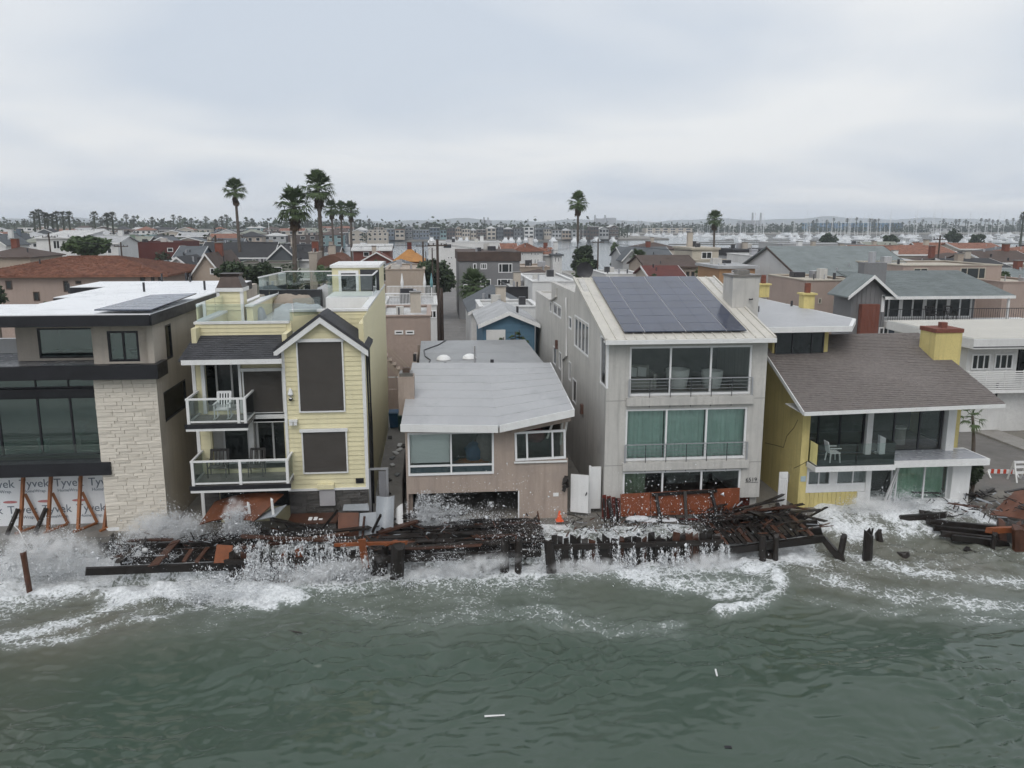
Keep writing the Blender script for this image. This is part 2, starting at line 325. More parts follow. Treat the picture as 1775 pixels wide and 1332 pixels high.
lnk(nt, mth('MULTIPLY', noise(nt, 13, 3, v, .7), mth('ADD', mth('MULTIPLY', af.outputs['Fac'], 1.0, nt), .05, nt), nt), bn.inputs['Height']); lnk(nt, bn.outputs[0], b.inputs['Normal'])
me.materials.append(m); so_ = bpy.data.objects.new('sea', me); COL.objects.link(so_); tag(so_, kind='structure')
# ---- mountains beyond the harbour
mb = MB(); prev = None
for layer, (dist, zb) in enumerate(((4300, 18), (4600, 36))):
    pts = []
    for i in range(121):
        x = -4000+8000*i/120; h = zb*(.35+.65*(.5+.5*math.sin(i*.13+layer*1.7)*math.cos(i*.057+layer))+.18*math.sin(i*.61+layer)+.1*math.sin(i*1.43))
        pts.append((x, dist+60*math.sin(i*.4), max(6, h)))
    for a, c in zip(pts[:-1], pts[1:]):
        mb.quad((a[0], a[1]-260, -3), (c[0], c[1]-260, -3), c, a); mb.quad(a, c, (c[0], c[1]+200, -3), (a[0], a[1]+200, -3))
S('hills', mb, M('hill_scrub', (.09, .1, .085), .9, .3, .004))
# ---- air
hz = tag(O('haze', MB().box(-5300, 5300, -5100, 5300, -5.2, 78), M('unused_haze_surface', (1, 1, 1))), kind='stuff')
m = bpy.data.materials.new('haze_air'); m.use_nodes = True; nt = m.node_tree; nt.nodes.remove(nt.nodes['Principled BSDF'])
pv = nt.nodes.new('ShaderNodeVolumePrincipled'); pv.inputs['Color'].default_value = (.86, .92, 1, 1); pv.inputs['Density'].default_value = .00022; pv.inputs['Anisotropy'].default_value = .0
for q in ('Density Attribute', 'Temperature Attribute', 'Color Attribute'): pv.inputs[q].default_value = ''
lnk(nt, pv.outputs[0], nt.nodes['Material Output'].inputs['Volume']); hz.data.materials.clear(); hz.data.materials.append(m)
bpy.data.materials.remove(MATS.pop('unused_haze_surface'))
# ================================================================ FRONT ROW
STUC = M('beige_stucco', (.53, .475, .41), .85, .1, .8, .35, 60, streak=.25); STONE = M('pale_ledge_stone', (.66, .61, .53), .85, .1, 2.5, .4, 18, rnd=.06)
MEMB = M('white_roof_membrane', (.8, .81, .82), .45, .05, .5, stain=(.66, .67, .68)); WETROOF = M('wet_grey_terrace', (.33, .34, .37), .25, .15, .6)
PINE = M('raw_pine_stud', (.3, .12, .05), .6, .25, 3, rnd=.2); WRAP = M('house_wrap', (.82, .84, .86), .45, .06, 1.2, .25, 3)
YEL = M('yellow_siding', (.72, .66, .43), .6, .06, 1.2, streak=.12, rnd=.03); SHG = M('charcoal_shingle', (.055, .056, .062), .85, .3, 2, .5, 40, rnd=.2)
SCRN = M('brown_mesh_screen', (.065, .058, .052), .75, .1, 2, .25, 160); COPPER = M('aged_copper', (.06, .045, .04), .45, .3, 4, metal=.5)
DSTONE = M('dark_ledge_stone', (.085, .08, .075), .8, .3, 6, .7, 16, rnd=.3); TARP = M('grey_cover_cloth', (.42, .43, .45), .6, .1, 2, .3, 6); TARPT = M('tan_cover_cloth', (.33, .28, .23), .7, .1, 2, .3, 6); TARPD = M('charcoal_cover_cloth', (.04, .042, .047), .6, .2, 2, .3, 6)
SOLAR = M('solar_cell', (.035, .045, .08), .16, .2, 1.5, spec=.9, rnd=.12); ALU = M('aluminium', (.5, .5, .52), .35, .08, metal=.7)
def stone_meshes(k, mat, seed):
    out = []; r = random.Random(seed)
    for i in range(k):
        m = MB(); j = lambda s=.05: r.uniform(-s, s); dy = [r.uniform(.3, 1) for _ in range(4)]
        fr = [(-.5+.015, -dy[0], -.5+.03), (.5-.015, -dy[1], -.5+.03+j()), (.5-.015, -dy[2], .5-.03), (-.5+.015, -dy[3], .5-.03+j())]
        bk = [(-.5, 0, -.5), (.5, 0, -.5), (.5, 0, .5), (-.5, 0, .5)]
        m.add(fr+bk, [(0, 1, 2, 3), (4, 5, 1, 0), (5, 6, 2, 1), (6, 7, 3, 2), (7, 4, 0, 3)]); out.append(mesh('stone', m.v, m.f, mat))
    return out
def veneer(parent, mes, ax, c, u0, u1, v0, v1, rh, ln, pr, r, name='stone', holes=()):
    z = v0
    while z < v1-.02:
        h = min(r.uniform(*rh), v1-z); u = u0
        while u < u1-.02:
            l = r.uniform(*ln); l = u1-u if u1-u-l < ln[0]*.5 else min(l, u1-u)
            if not any(a < u+l/2 < b and e < z+h/2 < f for a, b, e, f in holes):
                S4 = Matrix.Diagonal((l*.998, pr, h*.985, 1)); T4 = Matrix.Translation((u+l/2, c, z+h/2) if ax == 'Y' else (c, u+l/2, z+h/2))
                inst(name, r.choice(mes), parent, T4 @ (Matrix.Rotation(math.pi/2, 4, 'Z') if ax == 'X' else Matrix.Identity(4)) @ S4)
            u += l
        z += h
def boards(parent, x0, x1, y, z0, z1, pitch, mat, name='siding_board', shape=None, joined=False, ax='Y', sgn=-1):
    """lap siding: each board thicker at its lower edge"""
    z = z0; mb = MB()
    while z < z1-.02:
        h = min(pitch, z1-z); a, b = (x0, x1) if not shape else shape(z+h/2)
        if b-a > .05:
            m = mb if joined else MB(); t0, t1 = .036*sgn, .012*sgn
            if ax == 'Y': m.hexa([(a, y, z), (b, y, z), (b, y+t0, z), (a, y+t0, z), (a, y, z+h), (b, y, z+h), (b, y+t1, z+h), (a, y+t1, z+h)])
            else: m.hexa([(y, a, z), (y, b, z), (y+t0, b, z), (y+t0, a, z), (y, a, z+h), (y, b, z+h), (y+t1, b, z+h), (y+t1, a, z+h)])
            if not joined: O(name, m, mat, parent)
        z += h
    if joined: tag(O(name, mb, mat, parent), kind='stuff')
def shingles(parent, p00, p10, p01, p11, course, wid, mat, seed=1, name='shingles', th=.014):
    """shingle tabs on a sloped rectangle: p00-p10 along the eave, p01-p11 along the ridge"""
    r = random.Random(seed); a, b, c, d = (Vector(p) for p in (p00, p10, p01, p11)); n = (b-a).cross(c-a).normalized(); m = MB()
    if n.z < 0: n = -n
    R = max(1, int((c-a).length/course)); Cn = max(1, int((b-a).length/wid))
    for i in range(R):
        f0 = i/R; f1 = (i+1.25)/R; off = r.random()
        for k in range(-1, Cn):
            g0 = (k+off)/Cn; g1 = (k+off+.97)/Cn; g0 = max(0, g0); g1 = min(1, g1)
            if g1-g0 < .002: continue
            L_ = lambda g, f: (a*(1-g)+b*g)*(1-f)+(c*(1-g)+d*g)*f
            t = th*r.uniform(.6, 1.5); f1c = min(1, f1)
            p = [L_(g0, f0)+n*(t+.012), L_(g1, f0)+n*(t+.012), L_(g1, f1c)+n*.006, L_(g0, f1c)+n*.006]
            q = [L_(g0, f0), L_(g1, f0)]
            m.add(p+q, [(0, 1, 2, 3), (4, 5, 1, 0)])
    return tag(O(name, m, mat, parent), kind='stuff')
def cover(name, label, x0, x1, y0, y1, z0, h, mat, seed, group=None):
    n = 18; m = MB(); r = np.random.default_rng(seed)
    for j in range(n+1):
        for i in range(n+1):
            u, v = i/n*2-1, j/n*2-1; e = max(0, 1-abs(u)**5)*max(0, 1-abs(v)**5)
            z = z0+h*(e**.45)*(.86+.14*math.sin(3*u+seed)*math.cos(4*v))+.03*r.standard_normal()*(e > .05)
            m.v.append((x0+(x1-x0)*(u+1)/2, y0+(y1-y0)*(v+1)/2, max(z0-.01, z)))
    for j in range(n):
        for i in range(n): k = j*(n+1)+i; m.f.append((k, k+1, k+n+2, k+n+1))
    return tag(O(name, m, mat, smooth=True), label, 'cover', group)
def lettering(parent, body, size, loc, mat, name='lettering', rot=(math.pi/2, 0, 0), ext=.004, align='LEFT'):
    cu = bpy.data.curves.new(name, 'FONT'); cu.body = body; cu.size = size; cu.extrude = ext; cu.align_x = align
    t = bpy.data.objects.new(name, cu); COL.objects.link(t); dg = bpy.context.evaluated_depsgraph_get(); me = bpy.data.meshes.new_from_object(t.evaluated_get(dg))
    bpy.data.objects.remove(t); me.materials.clear(); me.materials.append(mat)
    o = bpy.data.objects.new(name, me); COL.objects.link(o); o.parent = parent
    o.matrix_local = Matrix.Translation(Vector(loc)-ROOT[parent]) @ Matrix.Rotation(rot[2], 4, 'Z') @ Matrix.Rotation(rot[0], 4, 'X'); return o
R1 = random.Random(5)
# ---------------------------------------------------------------- modern stone house at the left
h = T('modern_house', 'modern beige house with pale stone tower, black fascias and white flat roof', 'house', (-15.5, 40, 0))
XR = -11.4; mb = MB()
sw = (35.72, 38.95, 4.5, 5.8); su = (36.6, 37.45, 7.05, 8.55); sd1 = (41, 42.3, .2, 2.6); sd2 = (43.2, 44.2, .2, 2.6)
mb.wall('X', XR-.25, .25, 35.0, 56, -.3, 8.95, [sw, su, sd1, sd2])                        # right side
mb.wall('Y', 55.75, .25, -22, XR-.25, -.3, 8.95); mb.wall('X', -22, .25, 35, 55.75, -.3, 6.6)
O('tower_wall', MB().wall('Y', 35.0, .25, -13.9, XR-.25, -.3, 6.62), STONE, h)                                       # tower front
mb.wall('X', -13.9, .25, 35.25, 40, -.3, 6.62)
ur = rect(187, 574, 241, 627, 35.3); ul = rect(66, 569, 165, 621, 36.6)
mb.wall('Y', 35.3, .2, -13.92, XR-.25, 7.1, 8.95, [ur]); mb.wall('Y', 36.6, .2, -17.3, -13.72, 7.1, 8.95, [ul]); mb.wall('X', -13.92, .2, 35.5, 36.6, 7.1, 8.95); mb.wall('X', -17.5, .2, 36.6, 55, 7.1, 8.95)
O('wall', mb, STUC, h)
win(h, 'X', XR, *sw, fm=BLK, gm=GD, dp=-.12); win(h, 'X', XR, *su, fm=BLK, gm=GD, dp=-.12)
win(h, 'X', XR, *sd1, fm=BLK, gm=GD, dp=-.12, name='side_door'); win(h, 'X', XR, *sd2, fm=BLK, gm=GD, dp=-.12, name='side_door')
win(h, 'Y', 35.3, *ur, div=(.5,), fm=BLK, gm=GLT, fw=.09); win(h, 'Y', 36.6, *ul, fm=BLK, gm=GLT, fw=.07)
for a in (-13.3, -12.3):                                                                 # folded blind behind the small window
    O('blind', MB().prism([(a, 35.62, 7.3), (a+.8, 35.62, 7.3), (a+.75, 35.62, 7.6), (a+.4, 35.62, 7.85), (a+.05, 35.62, 7.6)], (0, .02, 0)), INT, h)
sm = stone_meshes(6, STONE, 3)
veneer(h, sm, 'Y', 34.995, -13.9, XR+.0, -.1, 6.6, (.1, .19), (.3, .95), .05, R1)
veneer(h, sm, 'X', XR+.002, 34.95, 35.75, -.1, 6.6, (.1, .19), (.25, .8), -.05, R1)
# fascias, terrace, roof
B('terrace_fascia', BLK, h, -22, -14.2, 34.75, 35.0, 6.62, 7.16); B('terrace_fascia', BLK, h, -14.19, XR+.22, 34.55, 34.93, 6.6, 7.2); B('terrace_fascia', BLK, h, XR+.003, XR+.22, 34.931, 35.9, 6.6, 7.2)
B('terrace_floor', WETROOF, h, -22, XR-.26, 34.94, 42, 6.9, 7.08); B('parapet', WHT, h, -21, -17.6, 39, 39.3, 7.09, 7.75)
zr = 9.34; pts = [(XR+.3, 33.95), (XR+.3, 53), (-20.1, 53), (-20.1, 48.7), (-18.1, 48.7), (-18.1, 41.9), (-17.35, 41.9), (-17.35, 38.5), (-23, 38.5), (-23, 33.95)]
pts = [(p[0], p[1], zr-.06) for p in pts]
O('roof', MB().prism(pts, (0, 0, .06)), MEMB, h)
for a, c in zip(pts, pts[1:]+pts[:1]):
    d = (Vector(c)-Vector(a)).normalized(); O('roof_fascia', MB().bar(Vector(a)+Vector((0, 0, -.2))+d*.03, Vector(c)+Vector((0, 0, -.2))-d*.03, .07, .44), BLK, h)
B('soffit', BLK, h, -22.9, XR+.24, 34.03, 36.5, 8.93, 8.98)
for x, y, hh in ((120, 508, 0), (250, 506, 0), (355, 503, 0), (281, 488, 0), (330, 489, 0), (323, 487, 0)):
    p = at(x, y, Z=zr); O('vent_pipe', MB().tube([(p.x, p.y, zr-.02), (p.x, p.y, zr+.48)], .06, 8), DKM, h)
# solar array of the flat roof
a, c, d, e_ = (at(*q, Z=zr+z) for q, z in (((163, 539), .12), ((262, 539), .12), ((341, 510), .22), ((262, 513), .22)))
for i in range(6):
    f0, f1 = i/6+.004, (i+1)/6-.004; q0 = a.lerp(e_, f0); q1 = a.lerp(e_, f1); w0 = c.lerp(d, f0); w1 = c.lerp(d, f1)
    O('solar_panel', MB().prism([q0, w0, w1, q1], (0, 0, .05)), SOLAR, h)
# second storey glazing, band, lower wrapped wall
g2 = rect(-120, 689, 157, 792, 35.6); g1 = rect(-120, 656, 157, 668, 35.6)
win(h, 'Y', 35.6, -19.6, -13.92, g2[2], g2[3], div=(.27, .55, .78), fm=BLK, gm=GLT, fw=.09); win(h, 'Y', 35.6, -19.6, -13.92, 6.1, 6.5, div=(.27, .55, .78), fm=BLK, gm=GLT, fw=.06)
B('window_band', BLK, h, -22, -13.91, 35.45, 35.75, g2[3]+.01, 6.09); B('floor_band', BLK, h, -22, -13.5, 34.85, 35.6, 2.5, 3.05)
B('floor_slab', INT, h, -21.7, -13.95, 35.76, 46, 2.6, 2.95); B('ceiling', INT, h, -21.7, -13.95, 35.76, 46, 6.55, 6.6); B('partition', INT, h, -21.7, -13.95, 41.5, 41.7, 2.96, 6.54)
B('upper_partition', INT, h, -17.2, XR-.3, 40, 40.2, 7.1, 8.9)
B('glass_guard', GLR, h, -19.6, -13.95, 35.25, 35.27, 3.06, 3.75)
tw = B('wrap_wall', WRAP, h, -22, -13.92, 36.0, 36.2, -.2, 2.49); B('ledge', CONC, h, -22, -13.6, 34.3, 36.5, -.35, .0)
TXT = M('wrap_print_grey', (.17, .2, .24), .6, .05); TXR = M('wrap_print_red', (.5, .2, .2), .6, .05)
for zt, xo in ((1.72, 0), (.55, -.6)):
    for k in range(6):
        x = -20.6+xo+1.42*k
        if x > -14.6: continue
        lettering(tw, 'Tyvek', .5, (x, 35.993, zt), TXT); lettering(tw, 'HomeWrap.', .19, (x+.12, 35.993, zt-.24), TXT)
        O('print_mark', MB().prism([(x+.15+.3*math.cos(t)*1.0, 35.994, zt+.52+.06*math.sin(t)) for t in np.linspace(0, 6.28, 14)[:-1]], (0, -.002, 0)), TXR, tw)
for i, px in enumerate((38, 86, 138, 183)):
    p = at(px, 910, Y=35.4); x = p.x; s = .62 if i == 3 else 1
    br = T('timber_brace', 'reddish timber prop, %s from the left, against the wrapped wall' % ordinal(i+1), 'brace', (x, 35.4, 0), 'props holding the wrapped wall')
    O('post', MB().bar((x, 35.2, 0), (x+.1, 35.85, 2.45*s), .11, .14), PINE, br); O('diagonal', MB().bar((x+.1, 35.75, 1.5*s), (x+.5, 35.95, .05), .09, .12), PINE, br)
    O('sole_plate', MB().bar((x-.05, 34.9, .04), (x+.5, 35.9, .04), .12, .08), PINE, br)
    if i < 2: O('short_strut', MB().bar((x-.02, 35.3, 1.0), (x-.35, 34.8, .03), .14, .12), M('dark_wet_timber', (.022, .017, .014), .45, .4, 3, .5, 20, rnd=.3), br)
for i, (x, y, z, s, mt, nme, lb) in enumerate(((-17.2, 37.4, 2.95, .5, WHT, 'bucket', 'white bucket standing behind the modern house window'), (-15.2, 37.6, 2.95, .75, INT, 'box', 'pale carton on the floor behind the modern house glazing'), (-14.6, 38.6, 2.95, 1.1, TARPT, 'box', 'tall tan carton inside the modern house'))):
    o = T(nme, lb, nme, (x, y, z))
    if nme == 'bucket': O('pail', MB().tube([(x, y, z), (x, y, z+.55)], [.2, .25], 14), mt, o); O('rim', MB().tube([(x, y, z+.5), (x, y, z+.57)], .27, 14), WHF, o)
    else: O('body', MB().box(x-s/2, x+s/2, y-s/2, y+s/2, z, z+s*.9), mt, o); O('flap', MB().bar((x-s/2, y-s/2, z+s*.9), (x-s/2-.15, y-s/2, z+s*1.1), s*.9, .02, (0, 1, 0)), mt, o)
o = T('wall_lamp', 'small black lamp low on the stone tower', 'lamp', (-12.1, 34.9, .25)); O('lamp_body', MB().tube([(-12.1, 34.86, .2), (-12.1, 34.86, .38)], [.07, .04], 8), BLK, o); O('bracket', MB().box(-12.13, -12.07, 34.86, 34.97, .3, .34), BLK, o)
# ---------------------------------------------------------------- yellow clapboard house
h = T('yellow_clapboard_house', 'three storey pale yellow clapboard house with white trim and brown window screens', 'house', (-6.5, 42, 0))
XL, XR = -10.1, -2.9; xb = -6.27; mb = MB()
o1 = rect(357, 637, 416, 719, 35.6); o1 = (o1[0], o1[1], 4.95, 7.1); lo1 = (-9.5, -6.45, 2.35, 4.5)
mb.wall('Y', 35.0, .2, xb, XR, -.2, 7.8); mb.prism([(xb, 35, 7.8), (XR, 35, 7.8), (-4.62, 35, 9.0)], (0, .2, 0))
mb.wall('Y', 35.6, .2, XL, xb, -.2, 7.4, [o1, lo1]); mb.wall('X', xb, .2, 35.2, 36.6, -.2, 8.3)
mb.wall('X', XR-.2, .2, 35.2, 52, -.2, 8.7); mb.wall('X', XL, .2, 35.8, 52, -.2, 8.5); mb.wall('Y', 51.8, .2, XL+.2, XR-.2, -.2, 8.7)
mb.wall('Y', 36.5, .2, XL+.2, xb+.2, 7.4, 8.6); mb.wall('Y', 37.4, .2, xb, XR-.2, 7.8, 9.0); mb.wall('X', XR-.2, .2, 37.4, 52, 8.7, 9.05); mb.wall('X', XL, .2, 36.5, 52, 8.5, 8.6)
O('wall', mb, YEL, h)
gs = lambda z: (xb+.1, XR-.1) if z < 7.8 else (xb+(z-7.8)*1.42, XR-(z-7.8)*1.42)
boards(h, 0, 0, 34.998, 1.62, 8.95, .205, YEL, shape=gs); boards(h, XL, xb-.02, 36.498, 8.05, 8.6, .19, YEL); boards(h, XR-1.7, XR-.05, 37.398, 8.1, 8.95, .19, YEL)
boards(h, XL+.12, o1[0]-.1, 35.598, 4.9, 7.3, .205, YEL); boards(h, XL+.12, -9.55, 35.598, 2.3, 4.45, .205, YEL); boards(h, -7.75, xb-.02, 35.598, 4.62, 5.0, .205, YEL); boards(h, -7.75, xb-.02, 35.598, 6.9, 7.3, .205, YEL)
boards(h, 35.1, 51.9, XR+.002, .9, 8.98, .205, YEL, name='side_siding', joined=True, ax='X', sgn=1)
def trim(*bx, name='trim', m=WHT, p=h): return B(name, m, p, *bx)
trim(xb-.02, xb+.1, 34.93, 35.0, 1.6, 7.85); trim(XR-.1, XR+.04, 34.93, 35.06, 1.6, 7.85); trim(xb-.02, XR+.04, 34.92, 35.0, 1.52, 1.62); trim(XL-.02, XL+.12, 35.53, 35.62, 0, 7.3)
trim(XL-.05, xb+.1, 36.44, 36.74, 8.6, 8.7, name='parapet_cap'); trim(xb, XR+.05, 37.34, 37.64, 9.0, 9.1, name='parapet_cap'); trim(XR-.25, XR+.05, 37.64, 52, 9.05, 9.14, name='parapet_cap'); trim(XL-.05, XL+.25, 36.74, 52, 8.6, 8.7, name='parapet_cap')
trim(XL-.1, xb+.08, 34.42, 34.5, 7.18, 7.38, name='eave_board'); trim(XL, xb, 35.5, 35.6, 4.5, 4.62, name='header'); trim(-7.7, xb, 35.5, 35.6, 4.46, 4.9, name='header')
# dark stone base
dm = stone_meshes(4, DSTONE, 8); veneer(h, dm, 'Y', 34.998, xb, XR, 0, 1.5, (.1, .16), (.3, .8), .05, R1); veneer(h, dm, 'Y', 35.598, XL, XL+.75, 0, 1.95, (.1, .16), (.3, .8), .05, R1)
win(h, 'Y', 35.5, XL+.8, xb-.1, .7, 1.9, div=(.33, .66), fm=DKM, gm=GD, fw=.05)
# skirt roof and gable roof
p00, p10, p01, p11 = (XL-.2, 34.45, 7.38), (xb-.02, 34.45, 7.38), (XL-.05, 36.5, 8.12), (xb-.02, 36.5, 8.12)
O('skirt_roof', MB().prism([p00, p10, p11, p01], (0, 0, -.08)), SHG, h); shingles(h, p00, p10, p01, p11, .16, .3, SHG, 2)
for s in (-1, 1):
    e0 = (-4.62+s*1.95, 34.72, 7.62); e1 = (-4.62+s*1.95, 37.35, 7.62); r0 = (-4.62, 34.72, 9.05); r1 = (-4.62, 37.35, 9.05)
    O('gable_roof', MB().prism([e0, e1, r1, r0], (0, 0, .1)), SHG, h); up = lambda p: (p[0], p[1], p[2]+.1)
    shingles(h, up(e0), up(e1), up(r0), up(r1), .16, .3, SHG, 3)
    O('rake_board', MB().prism([(-4.62, 34.69, 9.04), (-4.62+s*1.93, 34.69, 7.62), (-4.62+s*1.93, 34.69, 7.38), (-4.62, 34.69, 8.8)], (0, .028, 0)), WHT, h)
# screens
for q in (rect(518, 593, 594, 713, 34.9), rect(526, 749, 600, 819, 34.9), rect(423, 644, 489, 717, 35.45)):
    y = 34.9 if q[0] > xb else 35.5; m = MB(); a, b_, c, d = q
    m.box(a-.06, a, y, y+.09, c-.05, d+.1); m.box(b_, b_+.06, y, y+.09, c-.05, d+.1); m.box(a, b_, y, y+.09, c-.06, c); o = O('screen_frame', m, WHT, h)
    O('roller_box', MB().box(a-.12, b_+.1, y-.04, y+.08, d, d+.13), WHT, o); O('screen', MB().box(a+.004, b_-.004, y+.03, y+.05, c+.004, d-.004), SCRN, o)
# recessed glass doors
win(h, 'Y', 36.6, o1[0]-.35, o1[1]+.1, 4.95, 7.05, div=(.3, .65), gm=GD, fw=.09, name='sliding_door'); win(h, 'Y', 36.6, -9.3, -8.15, 2.35, 4.45, gm=GD, fw=.09, name='sliding_door'); win(h, 'Y', 36.6, -7.85, -6.4, 2.35, 4.45, div=(.5,), gm=GD, fw=.09, name='sliding_door')
B('balcony_recess_wall', WHT, h, XL+.25, xb-.02, 36.71, 36.8, 2.3, 7.3); B('column', WHT, h, -8.12, -7.9, 36.3, 36.59, 2.3, 4.5); B('column', WHT, h, o1[0]-.12, o1[0]+.02, 35.45, 35.62, 4.9, 7.2); B('column', WHT, h, o1[1], o1[1]+.1, 35.45, 35.59, 4.9, 7.2)
def balcony(p, x0, x1, y0, y1, z, posts, hh=1.0, nme='balcony'):
    m = MB().box(x0, x1, y0, y1, z-.14, z); b_ = O(nme, m, CONC, p); B('edge', BLK, b_, x0-.06, x1+.06, y0-.06, y0-.002, z-.16, z+.02); B('edge', WHT, b_, x0-.03, x1+.03, y0-.04, y0+.2, z-.27, z-.161)
    for x in posts: B('post', WHT, b_, x-.055, x+.055, y0+.02, y0+.13, z+.001, z+hh)
    B('top_rail', WHT, b_, x0, x1, y0+.02, y0+.12, z+hh+.001, z+hh+.07); B('bottom_rail', WHT, b_, x0+.06, x1-.06, y0+.05, y0+.1, z+.06, z+.13)
    for a, c in zip(posts[:-1], posts[1:]): B('glass_panel', GLR, b_, a+.06, c-.06, y0+.07, y0+.08, z+.14, z+hh)
    for x in (x0+.05, x1-.05):
        B('side_rail', WHT, b_, x-.04, x+.04, y0+.13, y1, z+hh+.001, z+hh+.07); B('side_glass', GLR, b_, x-.006, x+.006, y0+.14, y1-.02, z+.1, z+hh); B('side_bottom_rail', WHT, b_, x-.03, x+.03, y0+.13, y1, z+.03, z+.1)
balcony(h, -9.98, -7.6, 33.8, 35.58, 4.83, [-9.9, -7.92, -7.66]); balcony(h, -9.98, -6.02, 33.8, 35.58, 2.22, [-9.9, -8.0, -6.1])
# roof deck
B('roof_deck', M('pale_deck_coating', (.5, .5, .5), .4, .1, .7, stain=(.4, .4, .4)), h, XL+.2, XR-.2, 36.71, 51.79, 8.0, 8.12)
ph = B('stair_penthouse', YEL, h, -5.5, XR-.005, 47.2, 51.7, 8.13, 10.4); B('penthouse_trim', WHT, h, -5.6, XR+.06, 47.1, 51.8, 10.401, 10.55); B('penthouse_door', GD, h, -5.0, -4.2, 47.14, 47.19, 8.3, 10.1); B('door_surround', WHF, h, -5.15, -4.05, 47.16, 47.198, 8.2, 10.25)
B('penthouse_siding', SHG, h, -3.95, XR-.01, 47.12, 47.197, 8.2, 10.3)
def grail(p, a, c, z, hh, cap=True):
    a = Vector((*a, z)); c = Vector((*c, z)); n = max(1, int((c-a).length/1.4)); g = T_('glass_rail', p)
    for i in range(n):
        q0 = a.lerp(c, i/n+.01/n); q1 = a.lerp(c, (i+1)/n-.02/n); O('glass_panel', MB().bar(q0+Vector((0, 0, hh/2)), q1+Vector((0, 0, hh/2)), .015, hh), GLR, g)
    if cap: O('cap_rail', MB().bar(a+Vector((0, 0, hh+.03)), c+Vector((0, 0, hh+.03)), .07, .055), WHF, g)
def T_(name, parent):
    """a part that only holds sub-parts"""
    o = O(name, MB().box(0, .001, 0, .001, 0, .001), WHF, parent, loc=ROOT[parent]) if False else bpy.data.objects.new(name, None); COL.objects.link(o) if o.name not in COL.objects else None
    o.parent = parent; ROOT[o] = ROOT[parent]; return o
grail(h, (XL+.05, 36.55), (xb+.3, 36.55), 8.7, .75, False); grail(h, (xb+.3, 36.55), (-4.9, 37.5), 8.9, .75, False); grail(h, (XL+.05, 36.6), (XL+.05, 43), 8.7, .75, False)
grail(h, (-8.9, 44.2), (-8.4, 49.5), 9.0, 1.05); grail(h, (-8.4, 49.6), (-5.5, 49.6), 9.0, 1.05); grail(h, (-5.3, 43.3), (XR-.1, 43.3), 9.15, 1.05); grail(h, (XR-.1, 43.4), (XR-.1, 47.1), 9.15, 1.05)
B('raised_terrace', WHT, h, -5.4, XR-.25, 43.2, 47.1, 8.13, 9.1); B('planter_wall', YEL, h, -8.9, -8.6, 41, 49.4, 8.13, 8.9); B('planter_wall', YEL, h, -8.6, -5.5, 49.3, 49.75, 8.13, 8.95); B('parapet_cap', WHT, h, -8.95, -8.55, 40.9, 49.25, 8.901, 8.98); B('parapet_cap', WHT, h, -8.6, -5.45, 49.26, 49.8, 8.951, 9.02)
p = at(400, 533, Y=41.3); c = B('chimney', YEL, h, p.x-.55, p.x+.55, 41.3, 42.4, 8.12, 9.75); boards(c, p.x-.5, p.x+.5, 41.298, 8.7, 9.5, .2, YEL)
for s in (-1, 1): B('chimney_trim', WHT, c, p.x+s*.55-.07, p.x+s*.55+.07, 41.24, 41.4, 8.12, 9.6)
B('chimney_trim', WHT, c, p.x-.66, p.x+.66, 41.19, 42.5, 9.6, 9.78)
O('chimney_cap', MB().add([(p.x+a*.62, 41.85+b_*.6, 9.79) for a, b_ in ((-1, -1), (1, -1), (1, 1), (-1, 1))]+[(p.x+a*.4, 41.85+b_*.4, 10.3) for a, b_ in ((-1, -1), (1, -1), (1, 1), (-1, 1))]+[(p.x+a*.5, 41.85+b_*.48, 10.45) for a, b_ in ((-1, -1), (1, -1), (1, 1), (-1, 1))],
  [(0, 1, 5, 4), (1, 2, 6, 5), (2, 3, 7, 6), (3, 0, 4, 7), (4, 5, 9, 8), (5, 6, 10, 9), (6, 7, 11, 10), (7, 4, 8, 11), (8, 9, 10, 11)]), COPPER, c)
for x, y in ((XR+.1, 35.3), (XR+.09, 36.6)):
    O('downpipe', MB().tube([(x-.25, y, 7.7), (x, y, 7.45), (x+.02, y, 4), (x, y, .3)], .05, 8), BLK, h)
o = O('security_camera', MB().tube([(-5.98, 34.86, 6.05), (-5.98, 34.84, 5.8), (-5.98, 34.84, 5.62)], [.05, .12, .06], 12), WHT, h); O('lens', MB().tube([(-5.98, 34.84, 5.62), (-5.98, 34.84, 5.52)], [.1, .05], 10), BLK, o)
o = O('flood_light', MB().box(-6.1, -5.75, 34.8, 34.96, 4.62, 4.7).box(-6.08, -5.94, 34.74, 34.86, 4.48, 4.6).box(-5.9, -5.76, 34.74, 34.86, 4.48, 4.6), WHT, h)
B('name_plaque', BLK, h, -3.42, -3.08, 34.93, 34.96, 1.8, 2.02); B('vent_hood', YEL, h, -5.05, -4.35, 34.78, 34.96, 1.62, 1.82); B('vent_box', M('grey_panel', (.36, .35, .36), .6, .1), h, -4.98, -4.32, 34.86, 34.96, .85, 1.55)
